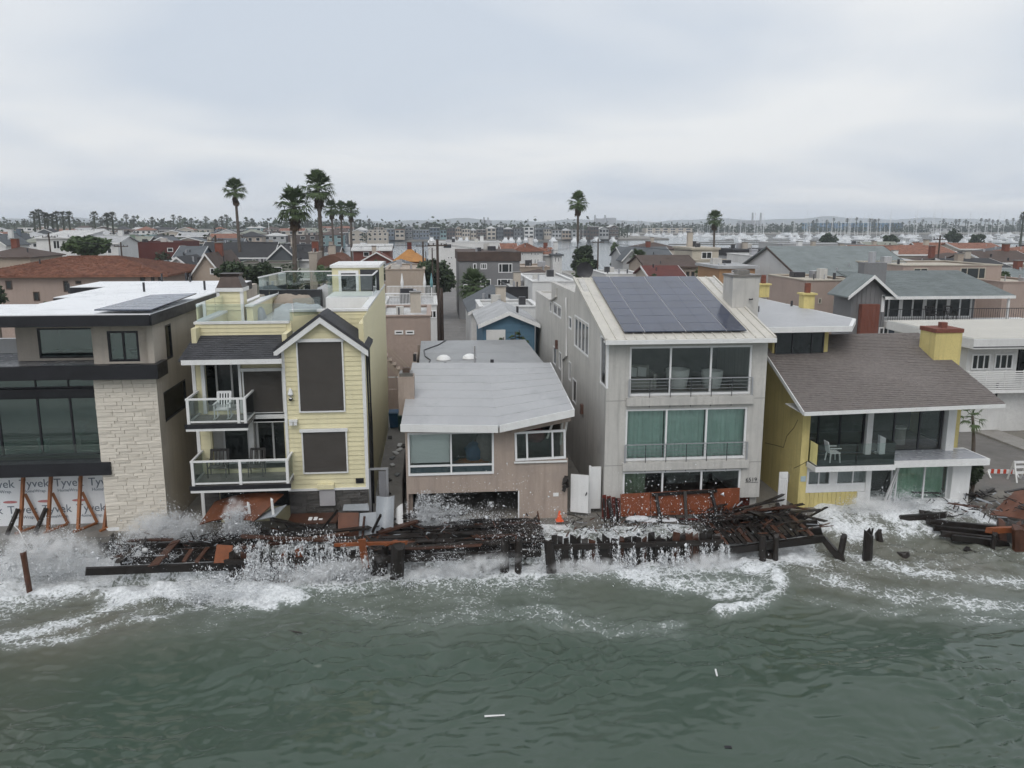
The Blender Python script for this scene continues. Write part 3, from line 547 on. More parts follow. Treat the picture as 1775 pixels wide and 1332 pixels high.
# furniture of the balconies and deck
def chair(name, label, x, y, z, mat, rock, w=.55):
    t = T(name, label, 'chair', (x, y, z)); sh = .42
    for i in range(5): B('seat_slat', mat, t, x-w/2, x+w/2, y-.25+.11*i, y-.17+.11*i, z+sh, z+sh+.025)
    for i in range(5): O('back_slat', MB().bar((x-w/2+.06+i*(w-.12)/4, y+.28, z+sh), (x-w/2+.06+i*(w-.12)/4, y+.45, z+1.02), .05, .02, (0, 1, 0)), mat, t)
    O('back_rail', MB().bar((x-w/2, y+.46, z+1.05), (x+w/2, y+.46, z+1.05), .05, .1), mat, t)
    for s in (-1, 1):
        for yy in (-.24, .26): O('leg', MB().bar((x+s*w/2, y+yy, z+(.06 if rock else 0)), (x+s*w/2, y+yy, z+(.66 if yy < 0 else .7)), .045, .045), mat, t)
        O('armrest', MB().bar((x+s*w/2, y-.3, z+.67), (x+s*w/2, y+.34, z+.67), .09, .03), mat, t); O('back_post', MB().bar((x+s*w/2, y+.27, z+.4), (x+s*w/2, y+.46, z+1.08), .045, .045), mat, t)
        if rock: O('rocker', MB().tube([(x+s*w/2, y-.45, z+.1), (x+s*w/2, y-.15, z+.035), (x+s*w/2, y+.2, z+.03), (x+s*w/2, y+.55, z+.1)], .028, 6), mat, t)
chair('rocking_chair', 'white wooden rocking chair on the upper balcony of the yellow house', -8.75, 34.7, 4.84, WHF, True)
DW = M('dark_weathered_wood', (.06, .055, .052), .7, .3, 5)
chair('slat_chair', 'dark slatted chair on the lower balcony, nearer the stone house', -9.2, 35.1, 2.23, DW, False, .75); chair('slat_chair', 'dark slatted chair on the lower balcony, in front of the paired glass doors', -7.6, 35.1, 2.23, DW, False, .6)
def cov(a, b_, c, dpt, hh, mt, lb, sd):
    p = at(a, c, Z=8.12); q = at(b_, c, Z=8.12); cover('furniture_cover', lb, p.x, q.x, p.y, p.y+dpt, 8.12, hh, mt, sd, 'covered roof deck furniture')
cov(395, 455, 556, 1.1, .75, TARP, 'white cover over furniture beside the copper capped chimney', 1); cov(470, 560, 556, 1.2, .8, TARP, 'low white cover over furniture behind the front glass rail', 2)
cov(470, 545, 541, .8, .95, TARPT, 'tan cover over furniture in the middle of the roof deck', 3); p = at(483, 536, Z=8.12); q = at(556, 536, Z=8.12); t = T('covered_sofa', 'charcoal covered sofa back on the roof deck', 'sofa', (p.x, p.y, 8.12)); B('back', TARPD, t, p.x, q.x, p.y+.3, p.y+.75, 8.12, 9.15); B('seat', TARPD, t, p.x+.1, q.x-.1, p.y-.4, p.y+.299, 8.12, 8.6); cov(545, 582, 533, 1.6, 1.3, TARP, 'tall pale bunched cover beside the charcoal one', 5)
def proj(x, y, z):
    d = Vector((x, y, z))-_c; k = d.dot(_f); return CW/2+FPX*d.dot(_r)/k, CH/2-FPX*d.dot(_u)/k
def solveY(X, px, z):
    lo, hi = 30.0, 120.0
    s = 1 if proj(X, lo, z)[0] < proj(X, hi, z)[0] else -1
    for _ in range(50):
        md = (lo+hi)/2
        if (proj(X, md, z)[0]-px)*s < 0: lo = md
        else: hi = md
    return lo
def rectX(xn, yt, yb, xf, X):
    """opening in a side wall X=const: near edge at pixel xn from yt to yb, far edge at pixel xf -> (Y0, Y1, Z0, Z1)"""
    t = at(xn, yt, X=X); b_ = at(xn, yb, X=X); z0, z1 = b_.z, t.z; y0 = (t.y+b_.y)/2; return y0, solveY(X, xf, (z0+z1)/2), z0, z1
TAN = M('tan_stucco', (.4, .325, .275), .9, .08, .7, .4, 50, streak=.4, stain=(.33, .275, .24)); ROLL = M('grey_roll_roofing', (.4, .405, .415), .5, .08, .5, .1, 40, rnd=.03, stain=(.34, .345, .355))
GRST = M('grey_stucco', (.53, .515, .485), .88, .09, .6, .3, 50, streak=.42, stain=(.44, .43, .41)); SEAM = M('cream_metal_roof', (.56, .535, .48), .45, .1, .9, streak=.2); CURT = M('sea_green_curtain', (.52, .7, .64), .8, .08, 3)
OSB = M('wet_plywood', (.13, .048, .024), .5, .35, 1.6, .2, 12, streak=.3, rnd=.15); WETW = M('black_wet_timber', (.02, .016, .014), .38, .45, 2.5, .6, 25, rnd=.35); REDW = M('red_brown_boards', (.12, .025, .018), .5, .3, 3, rnd=.15)
YST = M('yellow_stucco', (.62, .52, .22), .85, .1, .8, .3, 50, streak=.35); BSH = M('brown_shingle', (.175, .155, .145), .9, .25, 6, .4, 40, stain=(.14, .122, .114)); BRK = M('brick_red', (.19, .07, .05), .85, .2, 6)
# ---------------------------------------------------------------- tan damaged house
h = T('damaged_tan_house', 'low tan stucco house with sagging grey roof and flooded garage opening', 'house', (2.3, 40, 0))
XL, XR, YF = -1.25, 5.82, 34.8; wl = rect(707, 749, 856, 823, YF); gar = rect(709, 854, 899, 930, YF); wr = rect(893, 748, 981, 798, YF)
mb = MB(); mb.wall('Y', YF, .25, XL, 3.25, -.3, 4.25, [wl, (gar[0], gar[1], -.3, gar[3])]); mb.wall('Y', YF, .25, 3.2501, XR, -.3, wr[2]+.04, [(3.25, gar[1], -.3, gar[3])]); mb.wall('Y', YF, .25, 3.2501, wr[0]-.02, wr[2]+.04, 4.1)
mb.wall('X', XL, .25, YF+.25, 55, -.3, 4.4); mb.wall('X', XR-.25, .25, YF+.6, 55, -.3, 4.3); mb.wall('Y', 54.75, .25, XL+.25, XR-.25, -.3, 4.9)
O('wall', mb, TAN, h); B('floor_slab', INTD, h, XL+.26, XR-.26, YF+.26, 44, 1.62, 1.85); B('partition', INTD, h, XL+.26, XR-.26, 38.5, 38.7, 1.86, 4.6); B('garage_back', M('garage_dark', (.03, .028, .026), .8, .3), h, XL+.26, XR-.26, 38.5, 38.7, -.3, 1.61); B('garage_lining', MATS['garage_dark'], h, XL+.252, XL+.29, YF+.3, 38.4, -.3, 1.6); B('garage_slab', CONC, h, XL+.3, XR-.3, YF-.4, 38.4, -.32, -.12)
def zfront(x): return 4.52-(x+1.4)*.035 if x < 2.72 else 4.375+(x-2.72)*.2
def rp(x, f, dz=0):
    f2 = f; zb = 5.82-.015*x; z = zfront(x)*(1-f2)+zb*f2+.05*math.sin(f*3.1)*(1 if x < 2.7 else .3); return (x+(.1*f if x > 5 else .35*f if x < -1 else 0), 34.2+7.9*f, z+dz)
xs_ = [-1.4, 0, 1.4, 2.4, 2.72, 3.1, 3.8, 4.6, 5.3, 5.95]
for i in range(8):
    f0 = i/8; f1 = min(1, (i+1.12)/8); m = MB(); n = len(xs_)
    top = [rp(x, f0, .02) for x in xs_]+[rp(x, f1, .008) for x in xs_]; low = [rp(x, f0, -.06) for x in xs_]
    m.add(top+low, [(k, k+1, n+k+1, n+k) for k in range(n-1)]+[(2*n+k, 2*n+k+1, k+1, k) for k in range(n-1)]); O('roofing_strip', m, ROLL, h)
m = MB(); n = len(xs_); m.add([rp(x, 0, -.07) for x in xs_]+[rp(x, 1, -.07) for x in xs_], [(k, n+k, n+k+1, k+1) for k in range(n-1)]); O('roof_deck', m, TAN, h)
for a, c in ((-1.42, 2.7), (2.76, 5.97)):
    O('fascia', MB().prism([(a, 34.15, zfront(a+.02)-.28), (c, 34.15, zfront(c-.02)-.28), (c, 34.15, zfront(c-.02)+.04), (a, 34.15, zfront(a+.02)+.04)], (0, .045, 0)), WHT, h)
O('roof_beam', MB().bar((3.3, 34.75, 4.02), (5.9, 34.75, 4.52), .2, .2), TAN, h); O('soffit', MB().quad((2.8, 34.2, 4.1), (5.95, 34.2, 4.72), (5.95, 34.85, 4.85), (2.8, 34.85, 4.22)), TAN, h)
for a, c in (((4.9, 34.9, 3.6), (5.2, 34.95, 4.45)), ((5.5, 34.9, 3.3), (5.6, 34.95, 4.6)), ((5.62, 34.85, 3.4), (5.78, 34.85, 4.5))): O('broken_stud', MB().bar(a, c, .05, .09), GRST, h)
O('rake_board', MB().bar(rp(5.95, 0, -.1), rp(5.95, 1, -.1), .05, .24), WHT, h); B('roof_return', M('dark_roll_roofing', (.29, .295, .3), .5, .1, .5, stain=(.24, .245, .25)), h, -.75, 6.2, 42.05, 55.2, 4.95, 5.08)
for i in range(5): O('roofing_strip', MB().prism([(-.78, 42.1+2.62*i, 5.085), (6.22, 42.1+2.62*i, 5.085), (6.22, 44.9+2.62*i, 5.085), (-.78, 44.9+2.62*i, 5.085)], (0, 0, .006+.004*(i % 2))), MATS['dark_roll_roofing'], h)
for x, y in ((814, 617), (822, 617)): pass
for x, y, hh, r_ in ((823, 629, .95, .05), (719, 624, .35, .1), (772, 633, .15, .07), (853, 629, .18, .1)):
    p = at(x, y, Z=5.1); O('vent_pipe', MB().tube([(p.x, p.y, 5.0), (p.x, p.y, 5.1+hh)], r_, 8), DKM if hh < .9 else ALU, h)
for x, y in ((769, 624), (814, 622)):
    p = at(x, y, Z=5.1); m = MB()
    for i, (r_, z) in enumerate(((.42, .02), (.36, .16), (.2, .26), (.02, .3))):
        m.v += [(p.x+r_*math.cos(t), p.y+r_*math.sin(t), 5.1+z) for t in np.linspace(0, 2*math.pi, 17)[:-1]]
    m.f = [(i*16+k, i*16+(k+1) % 16, i*16+16+(k+1) % 16, i*16+16+k) for i in range(3) for k in range(16)]; O('skylight', m, WHF, h, smooth=True)
pt = [at(a, c, Z=5.13) for a, c in ((773, 590), (760, 598), (735, 607), (737, 618), (746, 624), (742, 632), (728, 631))]; O('roof_cable', MB().tube(pt, .035, 6), BLK, h)
q = at(705, 697, Y=37.2); c = B('chimney', TAN, h, q.x-.36, q.x+.36, 37.0, 38.0, 4.3, 6.05); B('chimney_cap', CONC, c, q.x-.3, q.x+.3, 37.1, 37.9, 6.051, 6.2); B('flue', M('rusty_flue', (.1, .07, .055), .8, .3), c, q.x-.16, q.x+.16, 37.3, 37.7, 6.2, 6.4)
wo = win(h, 'Y', YF-.05, *wl, div=(.5,), rows=(.22,), gm=GL, fw=.085, dp=.14); B('blind', M('white_blind', (.8, .83, .83), .7, .04), wo, wl[0]+.1, (wl[0]+wl[1])/2-.05, YF+.2, YF+.22, wl[2]+.5, wl[3]-.08)
B('lower_panel', M('blue_grey_panel', (.09, .13, .17), .3, .12), wo, wl[0]+.09, (wl[0]+wl[1])/2-.05, YF+.1, YF+.12, wl[2]+.09, wl[2]+.44); B('lower_panel', MATS['blue_grey_panel'], wo, (wl[0]+wl[1])/2+.05, wl[1]-.09, YF+.1, YF+.12, wl[2]+.09, wl[2]+.44)
w2 = win(h, 'Y', YF-.06, *wr, div=(.24, .74), gm=GL, fw=.09, dp=.12)
Mr = Matrix.Translation((wr[0]-ROOT[h].x, YF-ROOT[h].y, wr[2])) @ Matrix.Rotation(math.radians(-1.6), 4, 'Y') @ Matrix.Translation((-wr[0]+ROOT[h].x, -YF+ROOT[h].y, -wr[2])); w2.matrix_local = Mr
B('window_sill', WHT, h, wr[0]-.05, wr[1]+.05, YF-.08, YF-.002, wr[2]-.1, wr[2]-.03)
B('number_plate', WHT, h, 5.18, 5.42, YF-.02, YF-.002, .98, 1.14); B('garage_trim', WHT, h, gar[1]-.03, gar[1]+.03, YF-.03, YF-.002, -.1, gar[3])
rg = random.Random(4); m = MB()
for k in range(9):
    a = rg.random()*6.28; p = (5.7+.12*math.cos(a)*rg.random(), 34.72, 1.75+.3*rg.uniform(-1, 1)); m.bar(p, (p[0]+rg.uniform(-.2, .25), 34.6+rg.uniform(-.1, .1), p[2]-rg.uniform(.1, .35)), .16, .03, (rg.random(), 1, rg.random()))
O('torn_felt', m, WETW, h)
for nme, lb, ct, x, z, sx, sz, cc in (('blue_bag', 'blue bag piled inside the tan house window', 'bag', 1.75, 2.75, .45, .5, (.04, .1, .2)), ('bedding_pile', 'pale bedding heaped behind the tan house window', 'bedding', 2.25, 3.0, .4, .8, (.25, .23, .22)), ('orange_cloth', 'orange cloth lying along the tan house window sill', 'cloth', 1.7, 2.36, .9, .12, (.3, .1, .02)), ('red_cushion', 'dark red cushion seen through the tilted window', 'cushion', 4.5, 3.5, .5, .35, (.1, .015, .015))):
    m = MB(); r_ = np.random.default_rng(len(lb))
    for j in range(7):
        for i in range(12):
            t = i/12*6.283; s_ = math.sin(math.pi*j/6); e_ = 1+.25*r_.standard_normal()*.5; m.v.append((x+sx*s_*math.cos(t)*e_, 36.0+.35*s_*math.sin(t), z-sz*math.cos(math.pi*j/6)*(1+.08*r_.standard_normal())))
    m.f = [(j*12+i, j*12+(i+1) % 12, j*12+12+(i+1) % 12, j*12+12+i) for j in range(6) for i in range(12)]; tag(O(nme, m, M(nme, cc, .8, .2, 4), smooth=True), lb, ct)
t = T('gate', 'white panelled side gate standing ajar beside the tan house', 'gate', (5.95, 34.9, 0)); O('gate_leaf', MB().bar((6.0, 35.0, 1.05), (6.75, 34.7, 1.05), .05, 1.75), WHT, t); O('handle', MB().tube([(6.62, 34.7, 1.0), (6.66, 34.66, 1.15)], .025, 6), DKM, t)
for z in (.55, 1.05, 1.55): O('gate_rail', MB().bar((6.04, 34.965, z), (6.7, 34.7, z), .02, .06), WHT, t)
t = T('gate', 'narrow white gate post panel against the grey house', 'gate', (7.1, 35.2, 0)); B('gate_leaf', WHT, t, 6.95, 7.4, 35.2, 35.27, .2, 2.15); B('gate_post', WHT, t, 6.85, 6.95, 35.15, 35.3, 0, 2.2)
t = T('traffic_cone', 'orange traffic cone at the corner of the tan house', 'cone', (5.4, 34.35, 0)); OR = M('orange_plastic', (.75, .12, .04), .5, .08)
O('cone', MB().tube([(5.4, 34.35, .03), (5.4, 34.35, .46)], [.13, .03], 14), OR, t); B('base', OR, t, 5.23, 5.57, 34.18, 34.52, 0, .035)
# ---------------------------------------------------------------- grey three storey house
h = T('grey_stucco_house', 'tall grey stucco house with three glazed storeys and solar panels on the roof', 'house', (11, 42, 0))
XL, XR, YF = 7.5, 14.7, 35.0
wt = rect(1091, 600, 1303, 685, YF); wm = rect(1084, 708, 1294, 797, YF); wb = rect(1079, 816, 1283, 895, YF); zs = .57
mb = MB(); mb.wall('Y', YF, .3, XL, XR, zs, 7.9, [wt, wm, wb])
SW = [rectX(1052, 588, 675, 1041, XL), rectX(1020.5, 561, 621, 996, XL), rectX(991, 551, 573, 986, XL), rectX(973, 531, 554, 959, XL), rectX(956.5, 524, 543, 953, XL), rectX(964, 604, 636, 959, XL), rectX(973, 612, 644, 969, XL), rectX(990, 629, 663, 986, XL), rectX(999, 661, 704, 992.5, XL)]
mb.wall('X', XL, .3, YF+.3, 60, -.2, 7.9, SW); mb.prism([(XL, YF+.3, 7.9), (XL, 60, 7.9), (XL, 60, 8.0), (XL, 52, 8.0), (XL, 52, 9.2), (XL, 43.3, 9.25), (XL, 43.0, 10.0), (XL, 42.4, 10.02)], (.3, 0, 0))
mb.wall('X', XR-.3, .3, YF+.3, 60, -.2, 7.9); mb.prism([(XR-.3, YF+.3, 7.9), (XR-.3, 43, 7.9), (XR-.3, 43, 10.0), (XR-.3, 42.4, 10.02)], (.3, 0, 0)); mb.wall('Y', 59.7, .3, XL+.3, XR-.3, -.2, 8.0); mb.wall('Y', 42.8, .25, XL+.3, XR-.3, 7.9, 10.0)
mb.wall('Y', YF, .3, XL, XL+.35, -.2, zs-.001); mb.box(XL+.3, XR-.3, 43.1, 51.9, 8.7, 9.0); mb.box(XL+.3, XR-.3, 52, 59.6, 7.6, 7.85); O('wall', mb, GRST, h)
B('lower_wall', REDW, h, XR-1.05, XR-.02, YF+.35, YF+.5, -.2, zs+.3); B('sill_wall', WHT, h, XL+.5, XR-1.06, YF+.1, YF+.25, -.2, zs-.002)
for w_, nme in ((wt, 't'), (wm, 'm'), (wb, 'b')): win(h, 'Y', YF+.04, *w_, div=(.335, .665), gm=GL, fw=.09, dp=.12)
for z, w_ in ((wt[2], wt), (wm[2], wm)):
    B('ledge', GRST, h, w_[0]-.12, w_[1]+.12, YF-.16, YF-.001, z-.42, z-.06); r_ = T_('guard_rail', h)
    for k in range(7):
        x = w_[0]-.02+(w_[1]-w_[0]+.04)*k/6; B('post', ALU if k in (0, 6) else DKM, r_, x-(.035 if k in (0, 6) else .012), x+(.035 if k in (0, 6) else .012), YF-.13, YF-.1, z-.5 if 0 < k < 6 else z-.08, z+.78)
    for k in range(6): O('wire', MB().bar((w_[0], YF-.115, z+.02+.15*k), (w_[1], YF-.115, z+.02+.15*k), .012 if k < 5 else .05, .012 if k < 5 else .04), ALU, r_)
for a in (wm[3]+.28, wb[3]+.2): O('storey_joint', MB().box(XL-.004, XR+.004, YF-.006, YF-.001, a+.1, a+.13), M('joint_grey', (.3, .29, .275), .9), h)
for z in (wm[2], wt[2]): B('floor_slab', WOODF, h, XL+.31, XR-.31, YF+.31, 42, z-.27, z+.02)
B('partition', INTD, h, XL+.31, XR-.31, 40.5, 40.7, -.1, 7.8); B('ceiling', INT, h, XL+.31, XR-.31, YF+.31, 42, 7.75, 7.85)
def curtain(p, x0, x1, y, z0, z1, mat, f=9, amp=.05, name='curtain'):
    n = int((x1-x0)*26); m = MB()
    for k in range(n+1):
        u = x0+(x1-x0)*k/n; yy = y+amp*math.sin(u*f*2)+.02*math.sin(u*f*5.3); m.v += [(u, yy, z0), (u, yy+.02*math.sin(u*7), z1)]
    m.f = [(2*k, 2*k+2, 2*k+3, 2*k+1) for k in range(n)]; return O(name, m, mat, p, smooth=True)
for k in range(3): d = (wm[1]-wm[0])/3; curtain(h, wm[0]+d*k+.03, wm[0]+d*(k+1)-.02, YF+.45, wm[2]+.02, wm[3]-.02, CURT)
curtain(h, wb[0]+.05, wb[0]+1.15, YF+.45, wb[2], wb[3], M('olive_curtain', (.26, .33, .24), .8, .1))
def tub_chair(x, y, z, lb, s=1):
    t = T('tub_chair', lb, 'chair', (x, y, z)); m = MB(); n = 20
    for (r_, zz_) in ((.36, 0), (.44, .35), (.48, .75), (.4, .74), (.38, .42)): m.v += [(x+s*r_*math.cos(a), y+s*r_*math.sin(a), z+zz_*s) for a in np.linspace(0, 6.283, n+1)[:-1]]
    m.f = [(j*n+i, j*n+(i+1) % n, j*n+n+(i+1) % n, j*n+n+i) for j in range(4) for i in range(n)]; O('shell', m, WHT, t, smooth=True)
    O('seat_cushion', MB().tube([(x, y, z+.3*s), (x, y, z+.47*s)], .37*s, 18), WHT, t)
ZT = wt[2]+.03; tub_chair(11.15, 36.6, ZT, 'white tub chair in the middle of the top floor room', 1.15); tub_chair(12.75, 36.5, ZT, 'white tub chair at the right of the top floor room', 1.05)
t = T('sofa', 'pale sofa behind the left pane of the top floor window', 'sofa', (9.2, 37, ZT)); B('seat', INT, t, 8.4, 10.0, 36.5, 37.3, ZT, ZT+.43); B('back', INT, t, 8.4, 10.0, 37.3, 37.55, ZT, ZT+.93)
for s in (8.28, 10.0): B('arm', INT, t, s, s+.14, 36.45, 37.55, ZT, ZT+.68)
for k in range(3): O('pillow', MB().bar((8.7+.45*k, 37.1, ZT+.45), (8.75+.45*k, 37.25, ZT+.83), .4, .14, (0, 1, 0)), WHT, t)
for w_ in SW: win(h, 'X', XL-.02, *w_, div=(.25, .5, .75) if w_ is SW[1] else (.5,) if w_ is SW[3] else (), gm=GD, fw=.07, dp=.1)
O('downpipe', MB().tube([at(*q, X=XL-.07) for q in ((981, 516), (982, 617), (975, 624), (974, 668))], .055, 8), WHT, h); O('downpipe', MB().tube([at(*q, X=XL-.07) for q in ((964, 500), (964, 514), (957, 520), (952, 521))], .07, 8), GRST, h)
for q in ((965, 590, 605), (1009, 701, 718)): p = at(q[0], q[1], X=XL-.05); g = at(q[0], q[2], X=XL-.05); B('vent_box', M('rust_vent', (.12, .065, .05), .7), h, XL-.14, XL-.001, p.y-.14, p.y+.14, g.z, p.z)
# metal roof and panels
ry0, rz0, ry1, rz1 = 34.5, 7.97, 42.9, 10.06; sl_ = (rz1-rz0)/(ry1-ry0); rz = lambda y: rz0+(y-ry0)*sl_
x0, x1 = XL-.18, XR+.14; O('roof', MB().prism([(x0, ry0, rz0), (x1, ry0, rz0), (x1, ry1, rz1), (x0, ry1, rz1)], (0, 0, -.09)), SEAM, h); B('gutter', WHT, h, x0, x1, ry0-.1, ry0-.002, rz0-.2, rz0-.02); B('soffit', WHT, h, x0+.02, x1-.02, ry0, YF-.002, rz0-.16, rz0-.091)
for k in range(18):
    x = x0+.03+(x1-x0-.06)*k/17; O('roof_seam', MB().bar((x, ry0, rz0+.02), (x, ry1, rz1+.02), .03 if 0 < k < 17 else .09, .05 if 0 < k < 17 else .09), SEAM, h)
px0, px1, py0, py1 = 8.25, 13.72, 35.05, 42.6
for i in range(6):
    for j in range(8):
        cw, ch = (px1-px0)/6, (py1-py0)/8; a = px0+cw*i+(.025 if i % 2 == 1 else .006); c = px0+cw*(i+1)-(.025 if i % 2 == 0 else .006); e_, f_ = py0+ch*j+.012, py0+ch*(j+1)-.012
        O('solar_panel', MB().prism([(a, e_, rz(e_)+.1), (c, e_, rz(e_)+.1), (c, f_, rz(f_)+.1), (a, f_, rz(f_)+.1)], (0, 0, .04)), SOLAR, h)
for i in (1, 3, 5): x = px0+(px1-px0)*i/6; O('panel_rail', MB().bar((x, py0, rz(py0)+.1), (x, py1, rz(py1)+.1), .028, .06), ALU, h)
c = B('chimney', GRST, h, 14.15, 15.45, 38.2, 39.5, 7.6, 10.35); B('chimney_cap', CONC, c, 14.1, 15.5, 38.15, 39.55, 10.351, 10.45); B('flue', CONC, c, 14.5, 15.1, 38.6, 39.1, 10.451, 10.65); O('bracket', MB().tube([(15.0, 38.2, 9.3), (15.0, 38.05, 9.3), (15.1, 38.05, 9.32)], .04, 6), DKM, c)
m = MB(); p = Vector((8.0, 43.6, 10.1)); O('dish_mast', MB().tube([p+Vector((0, 0, -.6)), p], .03, 6), DKM, h)
for j in range(5): m.v += [tuple(p+Vector((.45*j/4*math.cos(a), -.12+.16*(j/4)**2*-1, .3+.45*j/4*math.sin(a)))) for a in np.linspace(0, 6.283, 17)[:-1]]
m.f = [(j*16+i, j*16+(i+1) % 16, j*16+16+(i+1) % 16, j*16+16+i) for j in range(4) for i in range(16)]; O('satellite_dish', m, DKM, h, smooth=True)
lettering(h, '6519', .27, (14.02, YF-.012, 1.32), BLK, name='house_number')
B('number_bar', BLK, h, 14.0, 14.62, YF-.012, YF-.002, 1.27, 1.285)
# boarding in front of the ground floor
t = T('plywood_barrier', 'long red brown plywood barrier across the grey house ground floor', 'barrier', (11, 34.6, 0))
q0 = [at(a, c, Y=34.6) for a, c in ((1075, 857), (1283, 846), (1281, 889), (1076, 896))]; n = 4
for k in range(n):
    a, c = k/n+.002, (k+1)/n-.002; L2 = lambda p, q, s: p.lerp(q, s); O('plywood_sheet', MB().prism([L2(q0[3], q0[2], a), L2(q0[3], q0[2], c), L2(q0[0], q0[1], c), L2(q0[0], q0[1], a)], (0, .03, 0)), M('red_plywood_board', (.24, .07, .03), .5, .3, 1.6, .2, 12, streak=.35, rnd=.15), t)
O('top_rail', MB().bar(at(1130, 858, Y=34.52), at(1243, 851, Y=34.52), .08, .14), WETW, t)
for (a, c), (d, e_) in (((1137, 856), (1146, 912)), ((1187, 852), (1190, 910)), ((1232, 850), (1246, 905)), ((1054, 866), (1066, 912))): O('prop', MB().bar(at(a, c, Y=34.5), at(d, e_, Y=33.9), .13, .1), WETW, t)
t = T('red_board_fence', 'short dark red board fence left of the plywood barrier', 'fence', (7.4, 34.7, 0))
for k in range(4): p = at(1047+8*k, 885, Y=34.7); B('board', REDW, t, p.x-.09, p.x+.09, 34.7, 34.74, -.1, 1.0-.06*k)
for a in (1046, 1056, 1068): O('post', MB().bar(at(a, 864, Y=34.62), at(a+3, 905, Y=34.6), .09, .09), WETW, t)
t = T('pedestal_basin', 'small cream mushroom shaped stand beside the grey house', 'stand', (14.6, 34.3, 0)); p = at(1310, 890, Y=34.3); O('stem', MB().tube([(p.x, 34.3, p.z-.5), (p.x, 34.3, p.z)], .06, 8), INT, t); O('bowl', MB().tube([(p.x, 34.3, p.z-.02), (p.x, 34.3, p.z+.06), (p.x, 34.3, p.z+.12)], [.1, .24, .2], 14), M('cream_bowl', (.6, .52, .42), .6), t)
# ---------------------------------------------------------------- yellow stucco house with the brown shingle roof
h = T('yellow_stucco_house', 'yellow stucco house with wide brown shingle roof and white balcony slabs', 'house', (20.5, 40, 0))
XL, XR, YF = 16.55, 24.75, 35.0
mb = MB(); b1 = rect(1400, 816, 1440, 842, YF); b2 = rect(1450, 812, 1508, 840, YF)
mb.wall('X', XL, .25, YF+.25, 56, -.3, 4.7); mb.prism([(XL, YF+.25, 4.7), (XL, 41, 4.7), (XL, 41, 7.1), (XL, 40, 7.1)], (.25, 0, 0)); mb.wall('Y', YF, .25, XL, XL+.35, -.3, 4.5); mb.wall('X', XR, .2, YF+1.3, 56, -.3, 5.2); mb.wall('Y', 55.8, .2, XL+.25, XR, -.3, 5.5)
O('wall', mb, YST, h)
m = MB()
for a, c in (((1383, 728), (1376, 742)), ((1376, 742), (1364, 756)), ((1364, 756), (1358, 776)), ((1358, 776), (1344, 772)), ((1344, 772), (1326, 768)), ((1400, 800), (1385, 808)), ((1385, 808), (1376, 812))): m.bar(at(*a, X=XL-.004), at(*c, X=XL-.004), .012, .022, (0, 0, 1))
O('crack', m, M('crack_dark', (.05, .04, .02), .9), h)
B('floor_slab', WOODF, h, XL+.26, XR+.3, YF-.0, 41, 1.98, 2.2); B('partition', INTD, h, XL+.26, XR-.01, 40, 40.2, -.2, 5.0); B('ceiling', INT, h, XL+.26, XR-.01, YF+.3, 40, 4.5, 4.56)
B('front_wall', WHT, h, XL+.36, 20.4, YF+.05, YF+.25, b1[2]-.25, 2.2) if 0 else None
mb = MB().wall('Y', YF+.03, .2, XL+.351, 19.75, b2[2]-.35, 2.0, [b1, b2]); O('front_wall', mb, WHT, h); win(h, 'Y', YF+.01, *b1, div=(.5,), gm=GL, fw=.06); win(h, 'Y', YF+.01, *b2, div=(.5,), gm=GL, fw=.06)
for w_ in (b1, b2): curtain(h, w_[0]+.05, w_[1]-.05, YF+.4, w_[2], w_[3], TARP, 12, .03)
k = 0; x = XL+.36
while x < 19.35: B('siding_board', YST, h, x, x+.2, YF+.04, YF+.075+.01*(k % 2), -.3, b2[2]-.36); x += .215; k += 1
B('post', WHT, h, 19.4, 19.75, YF-.02, YF+.24, -.2, b2[2]-.36); B('post', WHT, h, 19.75, 20.0, YF-.03, YF+.25, -.2, 2.0)
# ground floor glass doors
gd = rect(1560, 806, 1655, 862, YF+.3); win(h, 'Y', YF+.3, 20.0, 24.0, -.1, 1.95, div=(.3, .36, .7), gm=GL, fw=.08, name='sliding_door'); curtain(h, 21.5, 23.95, YF+.7, -.1, 1.9, M('pale_green_curtain', (.42, .62, .48), .8, .08), 8); B('post', WHT, h, 23.95, XR+.1, YF-.02, YF+.35, -.2, 1.96)
O('leaning_frame', MB().bar((20.75, YF+.1, -.1), (21.35, YF+.1, 1.9), .09, .06).bar((20.95, YF+.14, -.1), (21.4, YF+.14, 1.7), .05, .05), WHT, h)
# balcony storey
win(h, 'Y', YF+1.0, XL+.3, 20.05, 2.2, 4.55, div=(.3, .63), fm=BLK, gm=GL, fw=.08, name='sliding_door'); win(h, 'Y', YF+1.0, 20.35, 23.9, 2.25, 4.55, div=(.33, .68), fm=DKM, gm=GL, fw=.08); B('post', WHT, h, 20.06, 20.34, YF+.8, YF+1.12, 2.2, 4.6); B('post', WHT, h, 23.95, 24.35, YF+.7, YF+1.2, 2.2, 4.65)
win(h, 'X', 24.3, YF+1.3, YF+3.5, 2.4, 4.4, fm=DKM, gm=GL, dp=.1)
bs = B('balcony_slab', WHT, h, XL+.3, 20.6, YF-.9, YF+.95, 1.95, 2.19); B('balcony_floor', DKM, bs, XL+.34, 20.56, YF-.86, YF+.94, 2.191, 2.2); B('canopy_slab', WHT, h, 20.62, 25.2, YF-.75, YF+1.2, 2.0, 2.3); B('canopy_top', WETROOF, h, 20.7, 25.1, YF-.65, YF+.98, 2.301, 2.31)
for a, c in (((XL+.4, YF-.85), (20.55, YF-.85)), ((20.55, YF-.84), (20.55, YF+.7)), ((XL+.4, YF-.84), (XL+.4, YF+.7))): grail(h, a, c, 2.2, 1.0, False)
